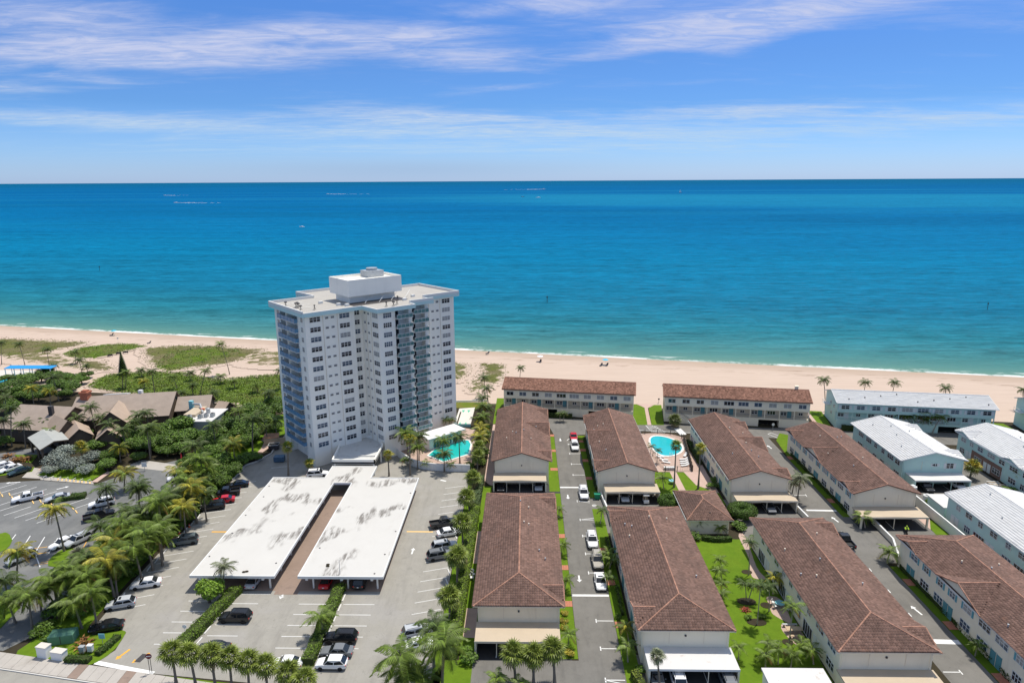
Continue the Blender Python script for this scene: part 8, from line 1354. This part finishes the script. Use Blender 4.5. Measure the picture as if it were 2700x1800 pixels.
# ================================================================ people
def person(label, x, y, z, hd, pose, top, legs, extra=None):
    t = thing('person', label, 'person', (x, y, z), R(hd))
    J = pose; names = list(J); E = [('pelvis', 'chest'), ('chest', 'neck'), ('neck', 'head'), ('head', 'crown'), ('chest', 'shl'), ('shl', 'ell'), ('ell', 'hal'), ('chest', 'shr'), ('shr', 'elr'), ('elr', 'har'), ('pelvis', 'hil'), ('hil', 'knl'), ('knl', 'anl'), ('anl', 'tol'), ('pelvis', 'hir'), ('hir', 'knr'), ('knr', 'anr'), ('anr', 'tor')]
    RAD = dict(pelvis=.15, chest=.165, neck=.06, head=.095, crown=.085, shl=.075, ell=.05, hal=.04, shr=.075, elr=.05, har=.04, hil=.10, knl=.065, anl=.05, tol=.045, hir=.10, knr=.065, anr=.05, tor=.045)
    me = bpy.data.meshes.new('body'); me.from_pydata([J[n] for n in names], [(names.index(a), names.index(b)) for a, b in E], []); o = obj('body', me, t)
    md = o.modifiers.new('skin', 'SKIN'); sv = me.skin_vertices[0].data
    for i, n in enumerate(names): sv[i].radius = (RAD[n], RAD[n])
    sv[names.index('pelvis')].use_root = True; o.modifiers.new('sub', 'SUBSURF').levels = 1
    me.materials.append(MATS[legs])
    c = Vector(J['chest']); p = Vector(J['pelvis']); n_ = Vector(J['neck']); h = Vector(J['head'])
    mb = MB(); mb.tube([p+(c-p)*.05, p+(c-p)*.6, c, c+(n_-c)*.6], [.19, .205, .215, .10], 10)
    for s in 'lr': mb.tube([Vector(J['sh'+s]), Vector(J['el'+s]), Vector(J['el'+s])*.2+Vector(J['ha'+s])*.8], [.10, .075, .06], 7)
    mb.build('jacket', top, t); MB().ell((h.x, h.y, h.z+.03), (.115, .10, .14), 9, 6).build('face', 'skin', t); MB().ell((h.x-.02, h.y, h.z+.10), (.125, .11, .10), 9, 5).build('helmet', top if extra else 'cloth_dark', t)
    for s in 'lr': q = Vector(J['ha'+s]); MB().ell(tuple(q), (.05, .045, .05), 6, 4).build('hand', 'skin', t)
    return t
ride = dict(pelvis=(0, 0, .82), chest=(.22, 0, 1.22), neck=(.30, 0, 1.42), head=(.36, 0, 1.54), crown=(.38, 0, 1.66), shl=(.24, .2, 1.34), ell=(.45, .3, 1.14), hal=(.68, .28, 1.05), shr=(.24, -.2, 1.34), elr=(.45, -.3, 1.14), har=(.68, -.28, 1.05), hil=(.02, .13, .80), knl=(.36, .2, .62), anl=(.2, .2, .22), tol=(.36, .2, .18), hir=(.02, -.13, .80), knr=(.36, -.2, .62), anr=(.2, -.2, .22), tor=(.36, -.2, .18))
person('person in neon yellow jacket seated on a scooter outside the right carport', 72.4, 120.2, .05, -100, ride, 'hi_vis', 'cloth_dark', True)
t = thing('scooter', 'dark scooter under the person in the neon jacket', 'scooter', (72.4, 120.2, .05), R(-100))
for a in (-.6, .75):
    w = MB(); n = 12; w.loft([[(a+.3*math.cos(6.28*j/n), q, .3+.3*math.sin(6.28*j/n)) for j in range(n)] for q in (-.07, .07)]); w.build('wheel', 'tyre', t)
MB().loft([[(xx, -w_, z0), (xx, w_, z0), (xx, w_*.8, z1), (xx, -w_*.8, z1)] for xx, w_, z0, z1 in ((-.85, .12, .5, .72), (-.4, .17, .3, .74), (.1, .15, .3, .70), (.3, .12, .25, .42), (.55, .10, .4, .9), (.72, .06, .6, 1.0))]).build('body', 'car_trim', t); MB().tube([(.66, -.34, 1.02), (.7, 0, 1.06), (.66, .34, 1.02)], .025, 5).build('handlebar', 'metal_dark', t)
# ================================================================ beach things
def parasol(label, x, y, m, closed=False):
    t = thing('parasol', label, 'parasol', (x, y, .05)); MB().cyl(0, 0, 0, 2.1, .03, 6).build('pole', 'plastic_white', t); mb = MB(); n = 10
    if closed: mb.cyl(0, 0, .9, 2.3, .22, 8, .05)
    else:
        for j in range(n): a, b = 6.2832*j/n, 6.2832*(j+1)/n; mb.face([(0, 0, 2.35), (1.15*math.cos(a), 1.15*math.sin(a), 1.95), (1.15*math.cos(b), 1.15*math.sin(b), 1.95)])
    mb.build('canopy', m, t)
parasol('white beach umbrella on the sand behind the left red roofed block', 5.1, 247.6, 'umbrella_white'); parasol('blue beach umbrella beside two dark loungers on the sand', 28.9, 242.6, 'umbrella_blue'); parasol('blue grey beach umbrella close to the waterline at left', -183.6, 293.0, 'umbrella_blue'); parasol('red folded parasol on the path among the beach club trees', -83.6, 152.8, 'petal_red', True)
def beach_bed(label, x, y, a):
    t = thing('beach_lounger', label, 'lounger', (x, y, .05), R(a)); MB().box(-.9, -.35, .25, .4, .35, .33).build('seat', 'cloth_dark', t); MB().loft([[(x_, -.35, z), (x_, .35, z), (x_, .35, z+.08), (x_, -.35, z+.08)] for x_, z in ((.4, .25), (1.0, .75))]).build('backrest', 'cloth_dark', t)
    for s in (-.7, .3): MB().box(s, -.3, 0, s+.06, .3, .25).build('leg', 'metal_grey', t)
beach_bed('dark beach lounger left of the blue umbrella', 27.2, 241.3, 60); beach_bed('dark beach lounger right under the blue umbrella', 29.3, 241.4, 60); beach_bed('dark beach lounger under the white umbrella', 5.2, 246.4, 80); beach_bed('dark lounger alone on the sand near the dune path', -159.2, 277, 70); beach_bed('dark lounger under the blue grey umbrella near the waterline', -184.4, 292.3, 70); beach_bed('dark lounger near the waterline right of the tower', -15.3, 258.9, 50)
t = thing('beach_sign', 'thin white post with a small board on the dunes', 'sign', (-173, 278, .1)); MB().cyl(0, 0, 0, 2.2, .05, 6).build('post', 'plastic_white', t); MB().box(-.35, -.03, 1.6, .35, .03, 2.2).build('board', 'plastic_white', t)
for i, (x, y) in enumerate(((-162.2, 254.3), (-160.8, 257.6), (-158.9, 259.2))):
    t = thing('bench', f'dark bench on the dune path, {ordinal(i)} from the left', 'bench', (x, y, .1), R(20)); MB().box(-.9, -.25, .4, .9, .25, .48).build('seat', 'metal_dark', t); MB().box(-.9, .22, .48, .9, .28, .95).build('backrest', 'metal_dark', t)
    for s in (-.8, .72): MB().box(s, -.2, 0, s+.08, .2, .4).build('leg', 'metal_dark', t)
for x, y, l in ((-2.9, 198.7, 'round dark post lamp at the beach end of the left block'), (40.1, 198.3, 'round dark post lamp at the beach end of the walk')):
    t = thing('path_lamp', l, 'lamp', (x, y, 0)); MB().cyl(0, 0, 0, 1.2, .05, 6).build('post', 'metal_dark', t); MB().ell((0, 0, 1.35), (.3, .3, .28), 8, 5).build('globe', 'metal_dark', t)
# ================================================================ boats
def motor_boat(label, x, y, hd, L_, wake=0, hull='hull_white'):
    t = thing('motor_boat', label, 'boat', (x, y, -.3), R(hd)); b = L_*.14
    MB().loft([[(xx*L_, -w*b, z0), (xx*L_, w*b, z0), (xx*L_, w*b*1.15, z1), (xx*L_, -w*b*1.15, z1)] for xx, w, z0, z1 in ((-.5, .9, -.2, .085*L_), (-.1, 1, -.25, .09*L_), (.25, .75, -.15, .10*L_), (.5, .06, .1, .12*L_))]).build('hull', hull, t)
    MB().loft([[(xx*L_, -w*b, z0), (xx*L_, w*b, z0), (xx*L_, w*b*.8, z1), (xx*L_, -w*b*.8, z1)] for xx, w, z0, z1 in ((-.2, .7, .085*L_, .17*L_), (.05, .7, .09*L_, .19*L_), (.2, .5, .10*L_, .11*L_))]).build('cabin', 'hull_white', t); MB().box(-.18*L_, -.6*b, .21*L_, .06*L_, .6*b, .225*L_).build('canopy', hull, t)
    if wake:
        mb = MB(); n = 14
        for i in range(n):
            f, g_ = i/n, (i+1)/n; w0, w1 = L_*(.12+.30*f)*(1-f*.4), L_*(.12+.30*g_)*(1-g_*.4); jj = random.uniform(-.03, .03)*L_
            if i < 9 or i % 2 == 0: mb.face([(-.5*L_-wake*f, -w0+jj, .2), (-.5*L_-wake*f, w0+jj, .2), (-.5*L_-wake*g_, w1+jj, .2), (-.5*L_-wake*g_, -w1+jj, .2)])
            if i < 5: mb.box(-.5*L_-wake*f-.08*wake, -w0*.6, .1, -.5*L_-wake*f, w0*.6, .5+L_*.06*(1-f))
        tag(mb.build('boat_wake', 'foam_white', None, (x, y, -.3), R(hd)), 'white wake trailing behind the '+label, 'wake')
motor_boat('speedboat in front at left with a long wake', -1160, 2283, 180, 16, 150); motor_boat('faint speedboat farthest left', -1890, 3612, 180, 17, 120); motor_boat('speedboat above the tower with a long wake', -1070, 3742, 180, 20, 230); motor_boat('grey motor boat alone in mid water left of the tower', -338, 1032, 170, 8.5, 0); motor_boat('motor boat with a wake near the horizon', 130, 5250, 0, 34, 300); motor_boat('small dark motor boat left of the white yacht', -16, 2909, 10, 14, 0, 'hull_navy'); motor_boat('white yacht below the distant wake', 46, 2747, 170, 19, 0)
t = thing('sailboat', 'small white sailboat near the horizon at right', 'sailboat', (788, 3598, -.3)); MB().loft([[(xx, -w, z0), (xx, w, z0), (xx, w*1.1, 1.3), (xx, -w*1.1, 1.3)] for xx, w, z0 in ((-6, 1.6, 0), (0, 1.9, -.2), (5, 1.2, 0), (7.5, .1, .6))]).build('hull', 'hull_navy', t); MB().cyl(0, 0, 1, 17, .12, 6).build('mast', 'hull_white', t); MB().face([(-.2, .05, 2.2), (-6, .4, 2.4), (-.2, .05, 16.5)]).face([(.2, 0, 15), (6.8, .1, 1.6), (.6, .5, 2.6)]).build('sail', 'hull_white', t)
for i, (x, y) in enumerate(((11.5, 375), (238, 352), (-330, 520))):
    t = thing('channel_marker', f'thin dark marker post standing in the water, {ordinal([1, 2, 0][i])} from the left', 'marker', (x, y, -.4)); MB().cyl(0, 0, -.5, 4.0, .14, 6).build('post', 'rail_dark', t); MB().box(-.35, -.05, 3.0, .35, .05, 3.7).build('board', 'rail_dark', t)
# ================================================================ lot and garden furniture
t = thing('round_sign', 'round maroon traffic sign on two posts at the parking lot exit', 'sign', (-51.9, 80.3, .05), R(8)); MB().box(-.16, -.03, 0, -.1, .03, 2.4).build('post', 'metal_dark', t); MB().box(.1, -.03, 0, .16, .03, 2.4).build('post', 'metal_dark', t)
MB().loft([[(.42*math.cos(6.2832*j/16), q, 2.75+.42*math.sin(6.2832*j/16)) for j in range(16)] for q in (-.06, -.03)]).build('sign_plate', 'sign_maroon', t); MB().box(-.3, -.075, 2.68, .3, -.062, 2.82).build('sign_bar', 'plastic_white', t)
t = thing('round_sign', 'small white round sign on a post by the left hedge median', 'sign', (-50.6, 87.6, .05)); MB().cyl(0, 0, 0, 1.9, .03, 6).build('post', 'metal_grey', t); MB().loft([[(.32*math.cos(6.2832*j/14), q, 2.1+.32*math.sin(6.2832*j/14)) for j in range(14)] for q in (-.04, .0)]).build('sign_plate', 'plastic_white', t)
t = thing('utility_pole', 'thin lamp pole at the middle hedge in front of the carport', 'pole', (-30.9, 100.6, .05)); MB().cyl(0, 0, 0, 5.4, .06, 8, .04).build('pole', 'metal_grey', t); MB().box(-.2, -.2, 2.1, .2, .1, 2.6).build('lamp_box', 'plastic_white', t)
for l, x, y, w, d, h, m in (('cream block pillar beside the sidewalk, the taller of two', -69.0, 83.5, 1.6, 1.0, 1.7, 'sea_wall_paint'), ('cream block pillar beside the sidewalk, the lower of two', -66.6, 83.1, 1.9, 1.0, 1.2, 'sea_wall_paint')):
    t = thing('entry_pillar', l, 'pillar', (x, y, .09), R(-10)); MB().box(-w/2, -d/2, 0, w/2, d/2, h).build('shaft', m, t); MB().box(-w/2-.06, -d/2-.06, h, w/2+.06, d/2+.06, h+.1).build('cap', 'concrete_light', t)
t = thing('utility_box', 'large dark green utility enclosure on the entrance island', 'utility box', (-68.6, 87.0, .09), R(12)); MB().loft([[(-1.7*s, -1.0*s2, z), (1.7*s, -1.0*s2, z), (1.7*s, 1.0*s2, z), (-1.7*s, 1.0*s2, z)] for z, s, s2 in ((0, 1, 1), (1.35, 1, 1), (1.6, .8, .55))]).build('housing', 'box_green', t); MB().box(-.05, -1.02, .1, .05, -1.0, 1.3).build('door_seam', 'metal_dark', t)
for l, x, y, m in (('pale meter cabinet on the entrance island, the right of two', -62.9, 84.4, 'plastic_white'), ('grey meter cabinet on the entrance island, the left of two', -63.9, 84.1, 'metal_grey')):
    t = thing('meter_cabinet', l, 'cabinet', (x, y, .09)); MB().box(-.35, -.25, .25, .35, .25, 1.2).build('cabinet', m, t); MB().box(-.4, -.3, 1.2, .4, .3, 1.26).build('lid', m, t); MB().box(-.1, -.1, 0, .1, .1, .25).build('stand', 'metal_dark', t)
t = thing('notice_board', 'blue grey notice board on a post at the entrance island', 'sign', (-62.4, 86.4, .09)); MB().cyl(0, 0, 0, 1.5, .04, 6).build('post', 'metal_grey', t); MB().box(-.45, -.04, .8, .45, .02, 1.6).build('board', 'canvas_teal', t)
t = thing('notice_board', 'white notice board at the end of the club parking lot', 'sign', (-89.8, 147.6, .05)); MB().cyl(0, 0, 0, 1.2, .05, 6).build('post', 'metal_grey', t); MB().box(-.6, -.04, 1.0, .6, .04, 2.1).build('board', 'plastic_white', t)
t = thing('green_bin', 'green wheeled bin on the lawn beside the white suv', 'bin', (15.0, 134.1, .07)); MB().loft([[(-s, -s*.8, z), (s, -s*.8, z), (s, s*.8, z), (-s, s*.8, z)] for z, s in ((.06, .5), (1.1, .62))]).build('tub', 'plastic_green', t); MB().loft([[(-.66, -.55, z), (.66, -.55, z), (.66, .55, z), (-.66, .55, z)] for z in (1.1, 1.2)]).build('lid', 'plastic_green', t)
for s in (-.45, .45): w = MB(); w.loft([[(s+q, .42+.13*math.cos(6.28*j/8), .13+.13*math.sin(6.28*j/8)) for j in range(8)] for q in (-.04, .04)]); w.build('wheel', 'tyre', t)
t = thing('manhole', 'pale manhole ring in the asphalt beside the green bin', 'manhole', (14.1, 131.0, .037)); MB().cyl(0, 0, 0, .012, .48, 16).build('ring', 'concrete_light', t); MB().cyl(0, 0, .012, .018, .32, 16).build('cover', 'metal_grey', t)
def dumpster(label, x, y, a, m, open_=False):
    t = thing('dumpster', label, 'dumpster', (x, y, .06), R(a)); mb = MB().loft([[(-1.2, -.9*s, z), (1.2, -.9*s, z), (1.2, .9*s, z), (-1.2, .9*s, z)] for z, s in ((.15, .85), (1.3, 1))])
    mb.build('tub', m, t)
    for s in (-1, 1): MB().box(-1.2 if s < 0 else .02, -.92, 1.3, -.02 if s < 0 else 1.2, .92, 1.37).build('lid', m if not open_ else 'opening_dark', t)
    if open_: MB().tube([(-1.25, -.95, 1.4), (1.25, -.95, 1.4), (1.25, .95, 1.4), (-1.25, .95, 1.4), (-1.25, -.95, 1.4)], .06, 4).build('rim', 'trim_white', t)
dumpster('blue grey dumpster in the tower shadow left of the fan palm', -59.9, 153.4, 5, 'dumpster_blue'); dumpster('open dark skip with pale rim behind the shaded drive', -64.0, 161.0, 8, 'metal_dark', True)
t = thing('plant_shed', 'small shed with copper coloured roof at the left foot of the tower', 'shed', (-67.5, 163.5, 0), R(10)); MB().box(0, 0, 0, 3.4, 2.6, 2.0).build('wall', 'slat_tan', t); MB().loft([[(-.2, -.2, z), (3.6, -.2, z), (3.6, 2.8, z+.15), (-.2, 2.8, z+.15)] for z in (2.0, 2.12)]).build('roof', 'copper_roof', t); MB().box(3.42, .2, 0, 6.8, .4, 1.8).build('screen_wall', 'slat_tan', t)
for l, x, y in (('orange traffic cone by the palm belt, the upper of two', -66.3, 121.0), ('orange traffic cone by the palm belt, the lower of two', -67.0, 118.4)):
    t = thing('traffic_cone', l, 'traffic cone', (x, y, .04)); MB().box(-.2, -.2, 0, .2, .2, .04).build('base', 'cone_orange', t); MB().cyl(0, 0, .04, .8, .15, 8, .03).build('cone', 'cone_orange', t); MB().cyl(0, 0, .4, .52, .105, 8, .082).build('stripe', 'plastic_white', t)
for i in range(7):
    t = thing('bike_rack', f'low white rack in the row below the silver trees, {ordinal(i)} from the left', 'bike rack', (-110.2+i*1.9, 142.7-i*.30, .07), R(80), 'racks below the silver trees'); MB().tube([(-.4, 0, 0), (-.4, 0, .75), (.4, 0, .75), (.4, 0, 0)], .05, 5).build('hoop', 'stop_white', t)
for l, x, y, z in (('white plastic tank beside the light blue carport', 83.4, 138.0, .05), ('white plastic tank behind the boundary wall by the low flat roof', 84.0, 133.6, .05)):
    t = thing('water_tank', l, 'tank', (x, y, z)); MB().cyl(0, 0, 0, 1.35, .8, 14).build('drum', 'plastic_white', t); MB().cyl(0, 0, 1.35, 1.6, .62, 14, .4).build('lid', 'plastic_white', t)
t = thing('lean_to', 'low flat white roof annex at the far end of the nearer light blue house', 'annex', (82.6, 126.2, 0)); MB().box(.4, -.1, 0, 3.6, 5.6, 2.2).build('wall', 'stucco_blue', t); MB().box(.2, -.15, 2.2, 3.8, 6.0, 2.4).build('roof', 'membrane_plain', t)
t = thing('kayak', 'red kayak leaning behind the boundary wall', 'kayak', (81.5, 119.5, .3), R(95)); MB().loft([[(xx, -w, .1), (xx, w, .1), (xx, w*.7, .35), (xx, -w*.7, .35)] for xx, w in ((-2.1, .04), (-1, .3), (0, .38), (1, .3), (2.1, .04))]).build('hull', 'kayak_red', t); MB().ell((0, 0, .35), (.4, .2, .03), 8, 4).build('cockpit', 'opening_dark', t)
t = thing('motorcycle', 'dark motorcycle parked at the corner behind the light blue house', 'motorcycle', (80.9, 169.0, .06), R(10))
for a in (-.65, .7):
    w = MB(); w.loft([[(a+.33*math.cos(6.28*j/12), q, .33+.33*math.sin(6.28*j/12)) for j in range(12)] for q in (-.08, .08)]); w.build('wheel', 'tyre', t)
MB().loft([[(xx, -w, z0), (xx, w, z0), (xx, w, z1), (xx, -w, z1)] for xx, w, z0, z1 in ((-.8, .1, .6, .8), (-.2, .18, .35, .85), (.3, .2, .4, 1.0), (.6, .08, .7, .95))]).build('body', 'car_trim', t); MB().tube([(.5, -.35, 1.05), (.55, .35, 1.05)], .03, 5).build('handlebar', 'metal_grey', t)
# rubble heap in the east lane
t = thing('rubble_heap', 'heap of pale rocks and boards on the east lane by the brick fronted house', 'rubble', (103.4, 140.0, .04))
for i in range(26):
    r_ = random.uniform(.2, .6); MB().ell((random.uniform(-2.4, 2.6), random.uniform(-2.2, 2.0), r_*.5), (r_, r_*.8, r_*.6), 6, 4).build('rock', random.choice(['boulder', 'concrete_light', 'concrete', 'slat_tan', 'metal_dark']), t)
for i in range(5): MB().box(-1.2, 1.2+i*.35, .1+i*.05, 1.4, 1.4+i*.35, .2+i*.05).build('board', 'slat_tan' if i % 2 else 'plastic_white', t)
# garden tables and chairs
def table(label, x, y, r_, m, rect_=None):
    t = thing('garden_table', label, 'table', (x, y, .07))
    if rect_: MB().box(-rect_[0], -rect_[1], .68, rect_[0], rect_[1], .74).build('tabletop', m, t)
    else: MB().cyl(0, 0, .68, .73, r_, 16).build('tabletop', m, t)
    for a in range(4): MB().tube([(.3*math.cos(a*1.57), .3*math.sin(a*1.57), 0), (.2*math.cos(a*1.57), .2*math.sin(a*1.57), .68)], .03, 4).build('leg', 'metal_grey', t)
table('round pale glass table on the pink path by the house wall', 40.1, 96.6, .75, 'canvas_teal'); table('tan picnic table on the lower pink path', 39.9, 90.2, 1, 'slat_tan', (1.2, .5)); table('round pale table on the lawn beside the pool court palms', 32.4, 141.8, .7, 'canvas_teal')
for i, (x, y, a) in enumerate(((39.2, 96.2, 20), (39.3, 97.2, -30), (41.0, 95.4, 120))):
    t = thing('garden_chair', f'white chair around the round glass table, {ordinal(i)} clockwise from the lawn side', 'chair', (x, y, .08), R(a)); MB().box(-.25, -.25, .4, .25, .25, .45).build('seat', 'plastic_white', t); MB().box(-.27, -.25, .45, -.22, .25, .9).build('backrest', 'plastic_white', t)
    for p in ((-.22, -.22), (.18, -.22), (-.22, .18), (.18, .18)): MB().box(p[0], p[1], 0, p[0]+.04, p[1]+.04, .4).build('leg', 'metal_grey', t)
for i, (y) in enumerate((91.6, 88.9)):
    t = thing('picnic_bench', ('bench' if i else 'bench')+(' above' if i == 0 else ' below')+' the tan picnic table', 'bench', (39.8, y, .08)); MB().box(-1.1, -.18, .4, 1.1, .18, .46).build('seat', 'metal_grey' if i == 0 else 'slat_tan', t); MB().box(-.9, -.15, 0, -.8, .15, .4).box(.8, -.15, 0, .9, .15, .4).build('leg', 'metal_dark', t)
def bed(label, x, y, rx, ry):
    t = thing('mulch_bed', label, 'planting bed', (x, y, .06)); MB().prism([(rx*math.cos(6.2832*j/18), ry*math.sin(6.2832*j/18)) for j in range(18)], 0, .05).build('mulch', 'soil', t)
for l, x, y, a, b in (('oval mulch bed round the twin palms on the garden lawn', 35.3, 97.9, 1.5, 1.0), ('oval mulch bed round the leaning palm on the garden lawn', 35.2, 92.6, 1.5, .9), ('oval mulch bed round the tall palm on the pink path', 38.0, 106.4, .9, .7), ('oval mulch bed between lawn and pink path', 38.1, 96.9, .9, .8), ('oval mulch bed at the lower end of the pink path', 38.2, 88.0, .8, .7)): bed(l, x, y, a, b)
for l, x, y, r_, h, k in (('red leaved plant at the foot of the twin palms', 34.4, 95.6, .8, .9, 'copper'), ('clipped round bush left of the leaning garden palm', 34.2, 93.4, .7, .8, 'shrub'), ('clipped round bush right of the leaning garden palm', 36.4, 93.6, .7, .8, 'shrub')): bush(k, x, y, r_, h, l, None, 0)
for o in list(bpy.data.objects):
    if o.get('label') == 'red leaved plant at the foot of the twin palms':
        for c in o.children:
            if c.name.startswith('crown'): c.color = (.28, .05, .03, 1)
t = thing('garden_chest', 'small white chest against the right side of the tiled pavilion', 'chest', (40.0, 128.2, .05)); MB().box(-.45, -.7, 0, .45, .7, .75).build('chest', 'plastic_white', t); MB().box(-.5, -.75, .75, .5, .75, .85).build('lid', 'plastic_white', t)
for i, (x, y) in enumerate(((-9.3, 103.6), (-9.2, 104.6), (-9.4, 105.6))):
    t = thing('garden_chair', f'white garden chair in the narrow yard left of the alley house, {ordinal(i)} from the bottom', 'chair', (x, y, .06), R(40*i)); MB().box(-.3, -.3, .4, .3, .3, .46).build('seat', 'plastic_white', t); MB().box(-.32, -.3, .46, -.26, .3, .95).build('backrest', 'plastic_white', t)
    for p in ((-.26, -.26), (.2, -.26), (-.26, .2), (.2, .2)): MB().box(p[0], p[1], 0, p[0]+.05, p[1]+.05, .4).build('leg', 'plastic_white', t)
t = thing('road_sign', 'pale round sign on a post before the right red roofed block', 'sign', (66.4, 175.2, .05)); MB().cyl(0, 0, 0, 1.4, .04, 6).build('post', 'metal_grey', t); MB().loft([[(.38*math.cos(6.2832*j/12), q, 1.7+.38*math.sin(6.2832*j/12)) for j in range(12)] for q in (-.04, 0)]).build('sign_plate', 'plastic_white', t)
t = thing('speed_table', 'white ramp board lying across the beach lane by the pool fence', 'ramp', (41.3, 174.2, .05), R(8)); MB().loft([[(-.9, yy, 0), (.9, yy, 0), (.9, yy, zz), (-.9, yy, zz)] for yy, zz in ((-2.4, .05), (-1.6, .14), (1.6, .14), (2.4, .05))]).build('deck', 'trim_white', t)
bpy.context.view_layer.update()
